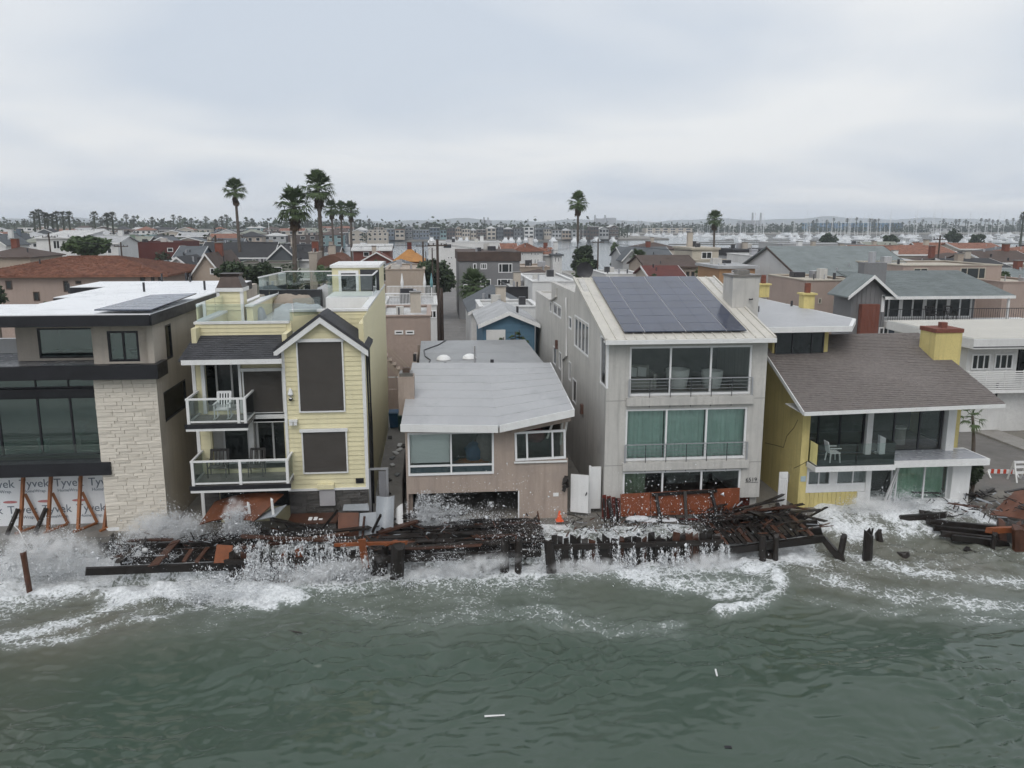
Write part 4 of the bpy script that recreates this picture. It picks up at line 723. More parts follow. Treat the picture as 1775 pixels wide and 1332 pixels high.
def plastic_chair(x, y, z, lb, mat, rz_=0):
    t = T('plastic_chair', lb, 'chair', (x, y, z)); B('seat', mat, t, x-.24, x+.24, y-.24, y+.24, z+.42, z+.46); O('backrest', MB().bar((x-.22, y+.05, z+.44), (x-.34, y+.05, z+.95), .44, .03, (1, 0, 0)), mat, t)
    for a in (-.2, .2):
        for c in (-.2, .2): O('leg', MB().bar((x+a*1.2, y+c*1.2, z), (x+a, y+c, z+.43), .05, .05), mat, t)
        O('armrest', MB().bar((x-.26, y+a*1.2, z+.66), (x+.26, y+a*1.2, z+.66), .05, .03), mat, t)
plastic_chair(18.0, 34.85, 2.21, 'white plastic chair knocked over on the yellow house balcony', WHT); plastic_chair(17.2, 35.5, 2.21, 'blue plastic chair in the corner of the yellow house balcony', M('blue_plastic', (.02, .12, .3), .5))
t = T('bin', 'pale drum standing behind the right upper window of the yellow house', 'bin', (22.7, 37.5, 2.2)); O('drum', MB().tube([(22.7, 37.5, 2.2), (22.7, 37.5, 3.0)], .28, 14), INT, t); O('lid', MB().tube([(22.7, 37.5, 3.0), (22.7, 37.5, 3.06)], .3, 14), WHT, t)
# roof
e0, e1, r0, r1 = (XL-.5, 33.9, 4.78), (25.35, 33.9, 4.95), (XL-.35, 40.3, 7.25), (24.9, 40.3, 7.3)
O('roof', MB().prism([e0, e1, r1, r0], (0, 0, -.12)), BSH, h); shingles(h, e0, e1, r0, r1, .15, .3, BSH, 7, th=.012); O('roof_back', MB().prism([(XL-.35, 40.31, 7.2), (24.9, 40.31, 7.25), (24.9, 46, 5.4), (XL-.35, 46, 5.4)], (0, 0, -.12)), BSH, h)
O('eave_board', MB().prism([(e0[0], 33.86, 4.6), (e1[0], 33.86, 4.77), (e1[0], 33.86, 4.94), (e0[0], 33.86, 4.77)], (0, .036, 0)), WHT, h); O('rake_board', MB().bar((XL-.52, 33.9, 4.7), (XL-.37, 40.3, 7.17), .04, .18), WHT, h); O('soffit', MB().prism([(e0[0]+.05, 33.9, 4.64), (25.25, 33.9, 4.8), (25.25, 36, 4.86), (e0[0]+.05, 36, 4.7)], (0, 0, -.03)), WHT, h)
c = B('chimney', YST, h, 24.15, 25.5, 37.6, 38.9, 4.9, 7.75); B('chimney_base', BRK, c, 24.25, 25.8, 37.55, 38.95, 5.6, 6.08) if 0 else None
m = MB().box(24.11, 25.54, 37.56, 38.94, 7.65, 7.84); O('brick_cap', m, BRK, c); B('flue', BRK, c, 24.65, 24.95, 38.0, 38.3, 7.841, 8.1)
# rear penthouse with flat white roof
z0 = 7.75; pw = rect(1341, 573, 1408, 612, 38.6); B('penthouse', YST, h, XL-.1, 19.25, 38.6, 52, 6.1, z0); win(h, 'Y', 38.5, XL, 19.0, 6.55, 7.7, div=(.35, .75), fm=DKM, gm=GD, fw=.06); 
m = MB().prism([(XL-1.2, 37.6, z0), (19.9, 37.6, z0+.02), (21.6, 40.5, z0+.02), (21.3, 56, z0), (XL-1.2, 56, z0)], (0, 0, .26)); O('flat_roof', m, WHT, h); O('flat_roof_top', MB().prism([(XL-1.1, 37.75, z0+.262), (19.8, 37.75, z0+.282), (21.45, 40.6, z0+.282), (21.2, 55.9, z0+.262), (XL-1.1, 55.9, z0+.262)], (0, 0, .008)), ROLL, h)
for a, c_ in ((1402, 535), (1325, 515)):
    p = at(a, c_, Z=z0+.28); c = B('chimney', YST, h, p.x-.32, p.x+.32, p.y, p.y+.65, z0+.25, z0+1.05); B('chimney_cap', YST, c, p.x-.42, p.x+.42, p.y-.1, p.y+.75, z0+1.051, z0+1.15); B('flue', BRK, c, p.x-.13, p.x+.13, p.y+.2, p.y+.46, z0+1.151, z0+1.7)
for a, c_ in ((1372, 531), (1314, 541)): p = at(a, c_, Z=z0+.28); O('vent_pipe', MB().tube([(p.x, p.y, z0+.2), (p.x, p.y, z0+.6)], .07, 8), DKM, h)
t = T('side_gate', 'white slatted side gate against the yellow stucco wall', 'gate', (16.2, 34.9, 0)); p = at(1357, 850, Y=34.9); B('panel', WHT, t, p.x-.2, p.x+.2, 34.9, 34.96, -.1, 1.75)
for k in range(5): B('slat', WHT, t, p.x-.18+.08*k, p.x-.13+.08*k, 34.86, 34.899, 0, 1.4)
B('sign', WHT, t, p.x-.12, p.x+.12, 34.85, 34.859, 1.48, 1.66)
B('wall_sign', M('pale_blue_sign', (.4, .5, .55), .5), h, 16.62, 16.85, YF-.03, YF-.002, 1.25, 1.5); B('meter', ALU, h, XL-.12, XL-.001, 36.0, 36.3, .9, 1.3)
# ================================================================ NEIGHBOURHOOD BEHIND
PAL = dict(white=(.66, .66, .65), cream=(.46, .41, .35), tan=(.4, .33, .27), pink=(.38, .3, .26), grey=(.2, .2, .205), lgrey=(.4, .405, .41), blue=(.1, .19, .27), bgrey=(.13, .16, .2), dred=(.11, .03, .025), brick=(.16, .055, .04), brown=(.085, .06, .05), dark=(.035, .035, .038), green=(.3, .42, .3), orange=(.42, .2, .06), olive=(.24, .25, .21), beige=(.47, .43, .36), otan=(.38, .23, .13), slate=(.1, .11, .12), ggrey=(.19, .215, .215), rtile=(.25, .115, .075), copper=(.17, .085, .06), wroof=(.52, .52, .51), teal=(.2, .3, .31))
def C(k, rough=.85, **q): return M('paint_'+k, PAL[k], rough, .12, .4, streak=.15, **q)
def RC(k):
    if k == 'rtile': return M('roof_rtile', PAL[k], .85, .45, 2.2, .5, 8, stain=(.13, .055, .04))
    return M('roof_'+k, PAL[k], .8, .22, .8, .3, 12, stain=tuple(x*.75 for x in PAL[k]))
FOOT = []; RV = random.Random(12)
def bh(label, px0, px1, yt, d, dep, wall, roof='flat', rise=1.5, rc='dark', wins=(), ov=.35, zb=-.02, name='house', group=None, grid=None, tile=0, cat='house', fr=None, sidewin=0):
    pm = (px0+px1)/2; a = at(px0, yt, Y=d); c = at(px1, yt, Y=d); z = at(pm, yt, Y=d).z; x0, x1 = a.x, c.x; y0, y1 = d, d+dep; FOOT.append((x0, x1, y0, y1))
    h = T(name, label, cat, ((x0+x1)/2, (y0+y1)/2, zb), group); w_ = C(wall); mb = MB().wall('Y', y0, .2, x0, x1, zb, z).wall('Y', y1-.2, .2, x0, x1, zb, z).wall('X', x0, .2, y0+.2, y1-.2, zb, z).wall('X', x1-.2, .2, y0+.2, y1-.2, zb, z); r_ = RC(rc)
    ym, xm = (y0+y1)/2, (x0+x1)/2; th = .14
    def slab(*p): return O('roof', MB().prism(p, (0, 0, -th)), r_, h)
    if roof == 'flat':
        slab((x0+.1, y0+.1, z-.12), (x1-.1, y0+.1, z-.12), (x1-.1, y1-.1, z-.12), (x0+.1, y1-.1, z-.12)); O('parapet_cap', MB().box(x0-.08, x1+.08, y0-.08, y0+.28, z+.001, z+.1).box(x0-.08, x0+.28, y0+.28, y1, z+.001, z+.1).box(x1-.28, x1+.08, y0+.28, y1, z+.001, z+.1).box(x0+.28, x1-.28, y1-.28, y1, z+.001, z+.1), fr or w_, h)
    elif roof == 'slab': O('roof', MB().box(x0-ov, x1+ov, y0-ov, y1+ov, z+.002, z+.32), r_, h)
    elif roof == 'band': B('roof_band', r_, h, x0-.15, x1+.15, y0-.15, y1+.15, z+.001, z+rise)
    elif roof == 'gx':
        q = ov*rise/(dep/2); slab((x0-ov, y0-ov, z-q+th), (x1+ov, y0-ov, z-q+th), (x1+ov, ym, z+rise+th), (x0-ov, ym, z+rise+th)); slab((x1+ov, y1+ov, z-q+th), (x0-ov, y1+ov, z-q+th), (x0-ov, ym, z+rise+th), (x1+ov, ym, z+rise+th))
        for x in (x0, x1-.2): mb.prism([(x, y0, z), (x, y1, z), (x, ym, z+rise)], (.2, 0, 0))
        O('eave_board', MB().box(x0-ov, x1+ov, y0-ov-.04, y0-ov-.002, z-q-.1, z-q+th+.02), fr or WHT, h)
        for s, x in ((-1, x0-ov), (1, x1+ov)): O('rake_board', MB().bar((x+s*.03, y0-ov, z-q+.02), (x+s*.03, ym, z+rise+.02), .05, .26), fr or WHT, h)
    elif roof == 'gy':
        hw = (x1-x0)/2; q = ov*rise/hw
        for s in (-1, 1): slab((xm+s*(hw+ov), y0-ov, z-q+th), (xm, y0-ov, z+rise+th), (xm, y1+ov, z+rise+th), (xm+s*(hw+ov), y1+ov, z-q+th)); O('rake_board', MB().prism([(xm, y0-ov-.04, z+rise+th+.02), (xm+s*(hw+ov), y0-ov-.04, z-q+th+.02), (xm+s*(hw+ov), y0-ov-.04, z-q-.12), (xm, y0-ov-.04, z+rise-.12)], (0, .038, 0)), fr or WHT, h)
        mb.prism([(x0, y0, z), (x1, y0, z), (xm, y0, z+rise)], (0, .2, 0)); mb.prism([(x0, y1-.2, z), (x1, y1-.2, z), (xm, y1-.2, z+rise)], (0, .2, 0))
    elif roof == 'hip':
        i = min((x1-x0)/2, dep/2)*.95; e = [(x0-ov, y0-ov), (x1+ov, y0-ov), (x1+ov, y1+ov), (x0-ov, y1+ov)]; ra, rb = (x0+i, ym), (x1-i, ym); m = MB(); m.add([(*p, z) for p in e]+[(*ra, z+rise), (*rb, z+rise)]+[(*p, z-.16) for p in e], [(0, 1, 5, 4), (1, 2, 5), (2, 3, 4, 5), (3, 0, 4), (6, 7, 1, 0), (7, 8, 2, 1), (8, 9, 3, 2), (9, 6, 0, 3), (9, 8, 7, 6)]); O('roof', m, r_, h)
        if tile: shingles(h, (*e[0], z+.01), (*e[1], z+.01), (*ra, z+rise), (*rb, z+rise), .38, .26, r_, 5, 'roof_tiles', .05); shingles(h, (*e[1], z+.01), (*e[2], z+.01), (*rb, z+rise), (*rb, z+rise), .38, .3, r_, 6, 'roof_tiles', .05)
    elif roof == 'shed': slab((x0-ov, y0-ov, z), (x1+ov, y0-ov, z), (x1+ov, y1+ov, z+rise), (x0-ov, y1+ov, z+rise)); mb.prism([(x0, y0, z), (x0, y1, z), (x0, y1, z+rise-.1)], (.2, 0, 0)); mb.prism([(x1-.2, y0, z), (x1-.2, y1, z), (x1-.2, y1, z+rise-.1)], (.2, 0, 0))
    elif roof == 'vault':
        m = MB(); n = 12; hw = (x1-x0)/2+.2; m.v = [(xm+hw*math.cos(math.pi*k/n), y, z+rise*math.sin(math.pi*k/n)) for y in (y0-.2, y1) for k in range(n+1)]; m.f = [(k, k+1, n+2+k, n+1+k) for k in range(n)]+[tuple(range(n+1))[::-1]]; O('roof', m, r_, h)
        for k in range(9): y = y0-.15+dep*k/8; O('roof_rib', MB().tube([(xm+(hw+.02)*math.cos(math.pi*j/n), y, z+(rise+.02)*math.sin(math.pi*j/n)) for j in range(n+1)], .05, 5), r_, h)
    O('wall', mb, w_, h)
    for q in wins:
        u = rect(*q[:4], y0); win(h, 'Y', y0-.05, *u, div=q[4] if len(q) > 4 else (), rows=q[5] if len(q) > 5 else (), fm=fr or WHF, gm=GD, fw=.1, dp=.09)
    if grid:
        nx_, nz_, fw_, fh_ = grid; W_ = (x1-x0)/nx_; zs_ = 2.9
        for j in range(nz_):
            zt = z-.45-j*zs_
            for i in range(nx_):
                if zt-fh_ < zb+.2: continue
                win(h, 'Y', y0-.05, x0+W_*(i+.5-fw_/2), x0+W_*(i+.5+fw_/2), zt-fh_, zt, fm=fr or WHF, gm=GD, fw=.09, dp=.09)
    if d < 230 and dep > 5 and roof in ('flat', 'slab', 'band'):
        zt_ = z+(rise if roof == 'band' else .32 if roof == 'slab' else -.12)
        for k in range(RV.choice([1, 2, 3])):
            vx, vy, s_ = RV.uniform(x0+.8, x1-.8), RV.uniform(y0+1, y1-1), RV.uniform(.25, .6); u_ = B('roof_unit', RV.choice([ALU, GRST, DKM]), h, vx-s_, vx+s_, vy-s_, vy+s_, zt_-.1, zt_+RV.uniform(.4, 1.0))
    if d < 240 and dep > 4:
        for k in range(RV.choice([1, 2, 3])):
            vx, vy = RV.uniform(x0+.6, x1-.6), RV.uniform(y0+.5, ym-.3); zz_ = z-.2+(rise*(vy-y0)/(ym-y0) if roof in ('gx', 'hip') else rise*.6 if roof == 'gy' else rise if roof == 'band' else 0); O('vent_pipe', MB().tube([(vx, vy, zz_-.3), (vx, vy, zz_+.75)], RV.choice([.06, .09, .14]), 7), DKM if RV.random() < .6 else ALU, h)
        if RV.random() < .4: vx = RV.uniform(x0+1, x1-1); c_ = B('chimney', RV.choice([BRK, w_, C('cream')]), h, vx-.4, vx+.4, ym-.4, ym+.4, z-.5, z+(rise if roof != 'flat' else .3)+1.1); B('chimney_cap', CONC, c_, vx-.47, vx+.47, ym-.47, ym+.47, z+(rise if roof != 'flat' else .3)+1.101, z+(rise if roof != 'flat' else .3)+1.2)
    for k in range(sidewin):
        yy = y0+dep*(k+.5)/sidewin; win(h, 'X', (x0 if xm > 0 else x1-.0)+(-.05 if xm > 0 else -.04), yy-.5, yy+.5, z-1.9, z-.7, gm=GD, fw=.08, dp=.09)
    return h, (x0, x1, y0, y1, z)
bh('long pink house with red clay tile roof behind the modern house', -60, 284, 478, 88, 15, 'pink', 'hip', 1.7, 'rtile', [(10, 487, 21, 502), (110, 487, 119, 506), (58, 506, 69, 522), (131, 487, 141, 493), (-20, 487, -8, 502), (243, 480, 252, 492), (262, 479, 268, 490), (274, 478, 281, 490)], tile=1, ov=.6, fr=C('brown'))
o = bh('tall white modern house with dark windows behind the umbrella tree', 62, 132, 413, 150, 12, 'white', 'shed', 1.2, 'wroof', wins=[(92, 417, 104, 432, (.5,)), (65, 433, 73, 447), (97, 441, 106, 450)]); bh('white lower house right of the umbrella tree', 136, 204, 422, 152, 10, 'white', 'gx', 1.1, 'lgrey', [(150, 427, 160, 434), (186, 430, 194, 440)])
bh('white house with a pale green stair tower, left of the dark red block', 178, 206, 408, 168, 9, 'green', 'flat', rc='wroof', wins=[(181, 420, 189, 430)], fr=C('white'))
bh('windowless dark red block among the left background houses', 224, 312, 421, 172, 14, 'dred', 'flat', rc='dred', wins=[(290, 430, 300, 437)]); bh('small blue grey house with three white windows left of the palms', 303, 345, 447, 140, 9, 'bgrey', 'gx', 1.6, 'slate', [(308, 450, 315, 457), (318, 450, 325, 457), (328, 450, 336, 457)])
bh('long slate blue house with dark roof behind the leftmost tall palm', 345, 470, 447, 148, 12, 'bgrey', 'gx', 2.4, 'dark', [(381, 449, 394, 458), (407, 448, 416, 459), (437, 450, 444, 457)]); bh('tan gabled house end with dark opening beside a utility pole', 333, 384, 476, 96, 12, 'tan', 'gy', 2.2, 'brown', [(364, 465, 372, 476)])
bh('low white gabled house right of the clay tile roof', 284, 332, 466, 112, 9, 'white', 'gy', 1.4, 'dark', []); bh('dark gabled house with white trim between the tall palms', 466, 512, 447, 134, 12, 'slate', 'gy', 1.9, 'dark', [(494, 453, 502, 465)]); bh('white walled house with dark roof behind the middle palm', 508, 536, 450, 138, 10, 'white', 'gx', 2.2, 'dark', [(515, 456, 520, 461)])
bh('plain tan tower block beside the middle palm trunk', 535, 549, 439, 108, 5, 'cream', 'flat', rc='cream'); bh('tan house with rounded copper barrel roof', 553, 594, 461, 106, 10, 'tan', 'vault', 1.25, 'copper', [(568, 464, 573, 478), (575, 464, 580, 478)]); bh('brick red house under a pale flat roof by the bay', 612, 676, 434, 172, 12, 'brick', 'gx', 1.0, 'wroof', [(630, 437, 640, 445), (655, 437, 663, 444)])
bh('brick red gabled wing in front of the brick red house', 628, 678, 452, 160, 6, 'brick', 'gy', 1.5, 'brick', []); bh('dark red house with bright orange plywood hip roof', 684, 735, 453, 150, 9, 'dred', 'hip', 2.1, 'orange', [(690, 456, 700, 463)]); bh('weathered flat roofed tan building behind the white railings', 668, 736, 468, 106, 14, 'tan', 'flat', rc='tan', wins=[])
bh('wide white flat roofed building on the bay behind the utility poles', 742, 872, 421, 192, 16, 'white', 'flat', rc='wroof', wins=[(768, 423, 783, 431), (776, 445, 779, 449), (781, 445, 784, 449)])
bh('grey two storey house with dark roof band and white windows', 795, 901, 453, 112, 12, 'grey', 'band', 1.25, 'brown', [(820, 457, 826, 467), (833, 457, 844, 467, (.33, .67)), (864, 457, 888, 473, (.25, .75)), (833, 484, 851, 497, (.5,)), (862, 484, 886, 500, (.25, .75)), (803, 493, 810, 504)])
bh('white mission style house with red tile roof and arched windows', 893, 941, 436, 166, 12, 'white', 'hip', 1.5, 'rtile', [(898, 438, 901, 443), (904, 438, 907, 443), (920, 438, 923, 443), (926, 438, 929, 443), (931, 438, 934, 443), (920, 449, 923, 460), (926, 449, 929, 460), (931, 449, 934, 460)], tile=1); bh('red tiled low wing at the left of the mission style house', 872, 897, 438, 170, 10, 'white', 'gx', 1.6, 'rtile', []); bh('white wing with red tile roof and columned porch on the bay', 941, 960, 442, 168, 10, 'white', 'gx', 1.2, 'rtile', [])
bh('small white porch building with dark posts by the bay', 959, 974, 444, 164, 6, 'white', 'slab', rc='slate', wins=[(961, 446, 964, 455), (967, 446, 970, 455)]); bh('tan flat roofed box below the mission style house', 900, 953, 464, 126, 10, 'tan', 'flat', rc='tan'); bh('house with dark brown hip roof behind the white flat one', 905, 983, 487, 108, 12, 'brown', 'hip', 1.2, 'brown', []); bh('plain white flat roofed house behind the grey house parapet', 923, 1000, 489, 86, 14, 'white', 'flat', rc='wroof', sidewin=0)
bh('dark walled house with white roof patch beside the alley', 879, 921, 499, 90, 8, 'dark', 'flat', rc='wroof'); bh('low white house with grey gable roof along the alley', 817, 921, 541, 72, 12, 'white', 'gy', 1.35, 'slate', [], ov=.3)
bh('low white building with stained flat roof behind the blue garage', 832, 934, 533, 65.5, 6, 'white', 'flat', rc='wroof'); g, bx_ = bh('blue shingled garage with pale gable roof and white door', 837, 927, 562, 57, 8, 'blue', 'gy', .75, 'lgrey', [], name='garage', cat='garage')
boards(g, bx_[0]+.05, bx_[1]-.05, 56.998, 0, bx_[4]-.05, .3, C('blue'), name='shingle_course'); u = rect(843, 572, 876, 600, 56.9); gd_ = B('garage_door', WHT, g, u[0], u[1], 56.88, 56.95, 0, u[3])
for k in range(4): B('door_panel', WHT, gd_, u[0]+.04, u[1]-.04, 56.862, 56.879, .04+u[3]*k/4, u[3]*(k+1)/4-.03)
# right of the grey house
bh('grey gabled house with white trim and a small palm before it', 1082, 1165, 447, 150, 11, 'lgrey', 'gx', 1.7, 'slate', [(1090, 449, 1098, 456)]); bh('grey gable wing at the left of that grey gabled house', 1080, 1108, 450, 145, 4, 'lgrey', 'gy', 1.6, 'slate', [(1090, 452, 1098, 459)]); bh('tan house with dark metal roof and three arched windows', 1121, 1208, 463, 120, 11, 'tan', 'gx', 1.4, 'brown', [(1152, 466, 1157, 472), (1166, 466, 1171, 472), (1180, 471, 1186, 480), (1189, 471, 1195, 480), (1198, 471, 1204, 480)], fr=C('brown'))
bh('white flat roofed house with a timber pergola on top', 1050, 1115, 476, 104, 9, 'white', 'flat', rc='wroof', wins=[(1066, 479, 1070, 484)]); bh('low house with dark red roof in front of the arched windows', 1128, 1184, 480, 96, 7, 'cream', 'gx', 1.0, 'dred', []); bh('beige stepped modern house with roof terrace', 1200, 1246, 433, 131, 10, 'beige', 'slab', rc='beige', wins=[(1216, 437, 1234, 449, (.5,))], ov=.25); bh('beige lower storey of the stepped modern house', 1206, 1286, 452, 128, 3, 'beige', 'flat', rc='beige', wins=[(1211, 464, 1229, 475, (.33, .67)), (1240, 462, 1256, 474)])
bh('tan bayside building with a white cupola', 1100, 1182, 432, 205, 12, 'cream', 'hip', 1.6, 'brown', []); bh('low orange tan box house with roof railing', 1247, 1309, 466, 96, 8, 'otan', 'slab', rc='lgrey', wins=[(1268, 468, 1278, 473, (.5,))], ov=.3); bh('grey modern house with black upper band', 1273, 1356, 445, 141, 10, 'lgrey', 'band', 1.2, 'dark', [(1280, 449, 1290, 460), (1297, 449, 1307, 460)]); bh('white flat roofed house right of the black banded one', 1302, 1392, 444, 117, 10, 'white', 'flat', rc='wroof', wins=[(1330, 447, 1338, 455), (1342, 447, 1350, 455), (1331, 471, 1349, 484)])
bh('white barn like house with grey metal roof', 1359, 1421, 449, 138, 10, 'white', 'gx', 1.7, 'lgrey', [(1363, 455, 1370, 462), (1379, 450, 1384, 459)]); bh('long grey flat building in front of the marina', 1357, 1500, 424, 182, 14, 'lgrey', 'flat', rc='lgrey', wins=[(1382, 430, 1393, 434), (1399, 430, 1410, 434), (1424, 436, 1433, 442), (1441, 436, 1450, 442), (1467, 431, 1475, 436)]); bh('white house with very large grey green roof', 1388, 1592, 478, 90, 18, 'white', 'gx', 2.9, 'ggrey', [], ov=.5, fr=C('brown'))
bh('tan house with glass railed parapet and broad cream cornice', 1398, 1484, 487, 75, 9, 'pink', 'flat', rc='beige', wins=[(1444, 519, 1452, 531), (1418, 517, 1424, 527), (1455, 521, 1478, 556)], fr=C('beige')); bh('tan house with arched white window above the grey shingle roof', 1566, 1737, 461, 84, 10, 'pink', 'flat', rc='beige', wins=[(1583, 465, 1608, 481, (.5,)), (1664, 464, 1708, 484, (.27, .73))], fr=C('beige')); bh('tan house with long red tile roofs in front of the marina', 1500, 1662, 442, 150, 14, 'beige', 'gx', 1.5, 'rtile', [(1512, 445, 1522, 450), (1597, 443, 1606, 453), (1633, 443, 1643, 449)], tile=0)
bh('white house with dark brown hip roof at the right', 1632, 1720, 455, 132, 11, 'white', 'hip', 1.4, 'brown', [(1651, 458, 1655, 460), (1670, 458, 1674, 460)]); bh('pale house with brown roof and shuttered windows at the right edge', 1715, 1800, 456, 118, 11, 'cream', 'gx', 1.5, 'brown', [(1737, 459, 1745, 471), (1760, 459, 1768, 471)]); bh('tan flat roofed house at the right edge behind the board house', 1740, 1830, 490, 80, 10, 'pink', 'flat', rc='beige', wins=[])
bh('red roofed block in the marina row', 1665, 1740, 432, 175, 10, 'cream', 'gx', 1.1, 'rtile', [])
# left edge
bh('house with low brown hip roof at the left edge', -40, 52, 446, 118, 10, 'tan', 'hip', 1.2, 'brown', []); bh('blue grey gabled house with white trim near the left edge', 8, 28, 418, 205, 8, 'bgrey', 'gy', 1.6, 'slate', [(13, 421, 23, 427)]); bh('white porch house with green grey hip roof near the left edge', 38, 75, 420, 200, 9, 'white', 'hip', 1.4, 'olive', [(45, 422, 52, 429), (57, 422, 64, 429)]); bh('white gabled house cut by the left edge', -40, 9, 425, 180, 10, 'white', 'gy', 2.0, 'slate', [])
# white railed deck house and pink house with stairs beside the yellow house
h, q = bh('white house with a railed roof deck left of the alley', 662, 757, 530, 74, 9, 'white', 'flat', rc='lgrey', wins=[(743, 538, 757, 552, (.5,))]); x0, x1, y0, y1, z = q
for yy in (y0+.05, y1-.1):
    r_ = T_('deck_railing', h); B('top_rail', WHT, r_, x0, x1, yy, yy+.08, z+1.0, z+1.07); n = 38
    for k in range(n): B('baluster', WHT, r_, x0+(x1-x0)*k/n, x0+(x1-x0)*k/n+.045, yy+.02, yy+.06, z+.1, z+.999)
for i, (a, c, lb) in enumerate(((705, 504, 'dark covered barbecue on the railed white deck'), (683, 508, 'white deck table on the railed deck'))):
    p = at(a, c, Y=y0+4); t = T(['barbecue', 'table'][i], lb, ['barbecue', 'table'][i], (p.x, y0+4, z)); 
    if i == 0: B('hood', DKM, t, p.x-.6, p.x+.6, y0+3.7, y0+4.3, z+.5, z+1.2); B('stand', TARPD, t, p.x-.5, p.x+.5, y0+3.75, y0+4.25, z-.1, z+.499)
    else:
        B('table_top', WHT, t, p.x-.9, p.x+.9, y0+3.5, y0+4.5, z+.7, z+.75)
        for s in (-.8, .8): B('leg', WHT, t, p.x+s-.04, p.x+s+.04, y0+3.9, y0+4.1, z-.1, z+.699)
for px_, cc, lb in ((697, WHT, 'closed white parasol on the deck, left'), (736, WHT, 'closed white parasol on the deck, right'), (748, M('teal_cloth', (.15, .3, .32), .8), 'closed teal parasol on the white railed deck')):
    p = at(px_, 495, Y=y1-1); t = T('parasol', lb, 'parasol', (p.x, y1-1, z)); O('pole', MB().tube([(p.x, y1-1, z-.1), (p.x, y1-1, z+2.3)], .03, 6), WHT, t); O('canopy', MB().tube([(p.x, y1-1, z+1.0), (p.x, y1-1, z+1.4), (p.x, y1-1, z+2.35)], [.1, .16, .03], 8), cc, t)
h, q = bh('pinkish stucco house with outside stairs beyond the yellow house', 655, 746, 549, 61, 8, 'pink', 'flat', rc='wroof', wins=[(684, 573, 699, 580), (703, 573, 718, 580)]); x0, x1, y0, y1, z = q
st = T_('outside_stair', h)
for k in range(11): f = k/11; B('step', C('tan'), st, at(662, 560, Y=59).x+.29*k, at(662, 560, Y=59).x+.29*k+.32, 58.6, 59.8, 3.6-.32*k-.05, 3.6-.32*k)
for s in (58.6, 59.8): O('stringer', MB().bar((at(662, 560, Y=59).x, s, 3.4), (at(662, 560, Y=59).x+3.2, s, .1), .06, .3).bar((at(662, 560, Y=59).x, s, 4.4), (at(662, 560, Y=59).x+3.2, s, 1.1), .05, .08), C('tan'), st)
t = T('passage_wall', 'pinkish wall with pale rail at the end of the side passage', 'wall', (-1.5, 56, 0)); B('wall', C('pink'), t, -3.2, .2, 56, 56.2, 0, 1.7); B('rail', C('white'), t, -3.2, .2, 56.02, 56.1, 2.5, 2.56)
for k in range(7): B('post', C('tan'), t, -3.1+.53*k, -3.04+.53*k, 56.02, 56.12, 1.7, 2.6)
# board and batten house
h = T('board_and_batten_house', 'grey board and batten house with brick chimney and long glazed balcony', 'house', (38, 70, 0)); D_ = 64.0
a0 = at(1478, 500, Y=D_).x; a1 = at(1537, 500, Y=D_).x; zE = at(1537, 512, Y=D_).z; zA = at(1509, 481, Y=D_).z; GW = C('grey'); zf = at(1600, 556, Y=D_).z; xe = at(1745, 510, Y=D_).x; am = (a0+a1)/2
mb = MB().wall('Y', D_, .2, a0, a1, 0, zE).prism([(a0, D_, zE), (a1, D_, zE), (am, D_, zA)], (0, .2, 0)); mb.wall('X', a0, .2, D_+.2, D_+3, 0, zE); mb.wall('Y', D_+1.6, .2, a1, xe-1.6, 0, zE, [(a1+.2, xe-1.8, zf, zE-.15)]); O('wall', mb, GW, h)
x = a0+.1
while x < a1-.05: B('batten', GW, h, x, x+.06, D_-.05, D_-.001, 0, zE+(zA-zE)*(1-abs(x-am)/(am-a0))-.15); x += .36
bc = rect(1492, 528, 1523, 580, D_-.5); c = B('chimney', BRK, h, bc[0], bc[1], D_-.55, D_-.06, 0, bc[3]); bmsh = mesh('brick', *(lambda m: (m.v, m.f))(MB().box(-.5, .5, -.5, .5, -.5, .5)), BRK)
for j in range(14):
    for i in range(5): W2 = (bc[1]-bc[0])/5; inst('brick', bmsh, c, Matrix.Translation((bc[0]+W2*(i+.5)-(W2*.25 if j % 2 else -W2*.0)*0, D_-.55, bc[3]-.12-.22*j)) @ Matrix.Diagonal((W2*.94, .03, .19, 1)))
u = rect(1531, 507, 1547, 541, D_-.0)
win(h, 'Y', D_-.06, at(1526, 520, Y=D_).x+.1, a1-.1, u[2], u[3]-.2, div=(.5,), fw=.1); win(h, 'Y', D_-.06, at(1523, 570, Y=D_).x, at(1540, 570, Y=D_).x, zf-1.4, zf-.5, div=(.5,), fw=.1)
for s in (-1, 1): O('roof', MB().prism([(am, D_-.6, zA+.2), (am+s*(am-a0+.6), D_-.6, zE-.05), (am+s*(am-a0+.6), D_+3, zE-.05), (am, D_+3, zA+.2)], (0, 0, -.12)), RC('ggrey'), h); O('rake_board', MB().prism([(am, D_-.66, zA+.22), (am+s*(am-a0+.62), D_-.66, zE-.03), (am+s*(am-a0+.62), D_-.66, zE-.3), (am, D_-.66, zA-.05)], (0, .05, 0)), WHT, h)
e = [(a1-.3, D_-.4, zE-.1), (xe+.5, D_-.4, zE-.1), (xe+.2, D_+7, zA+.1), (am+.6, D_+7, zA+.1)]; O('roof', MB().prism(e, (0, 0, -.12)), RC('ggrey'), h); shingles(h, e[0], e[1], e[3], e[2], .2, .35, RC('ggrey'), 9); O('eave_board', MB().box(a1-.3, xe+.5, D_-.46, D_-.41, zE-.32, zE-.08), WHT, h)
n = 4; W2 = (xe-1.8-a1-.2)/n
for i in range(n): win(h, 'Y', D_+1.62, a1+.2+W2*i, a1+.2+W2*(i+1), zf, zE-.15, div=(.5,), fw=.16, gm=GD, name='sliding_door')
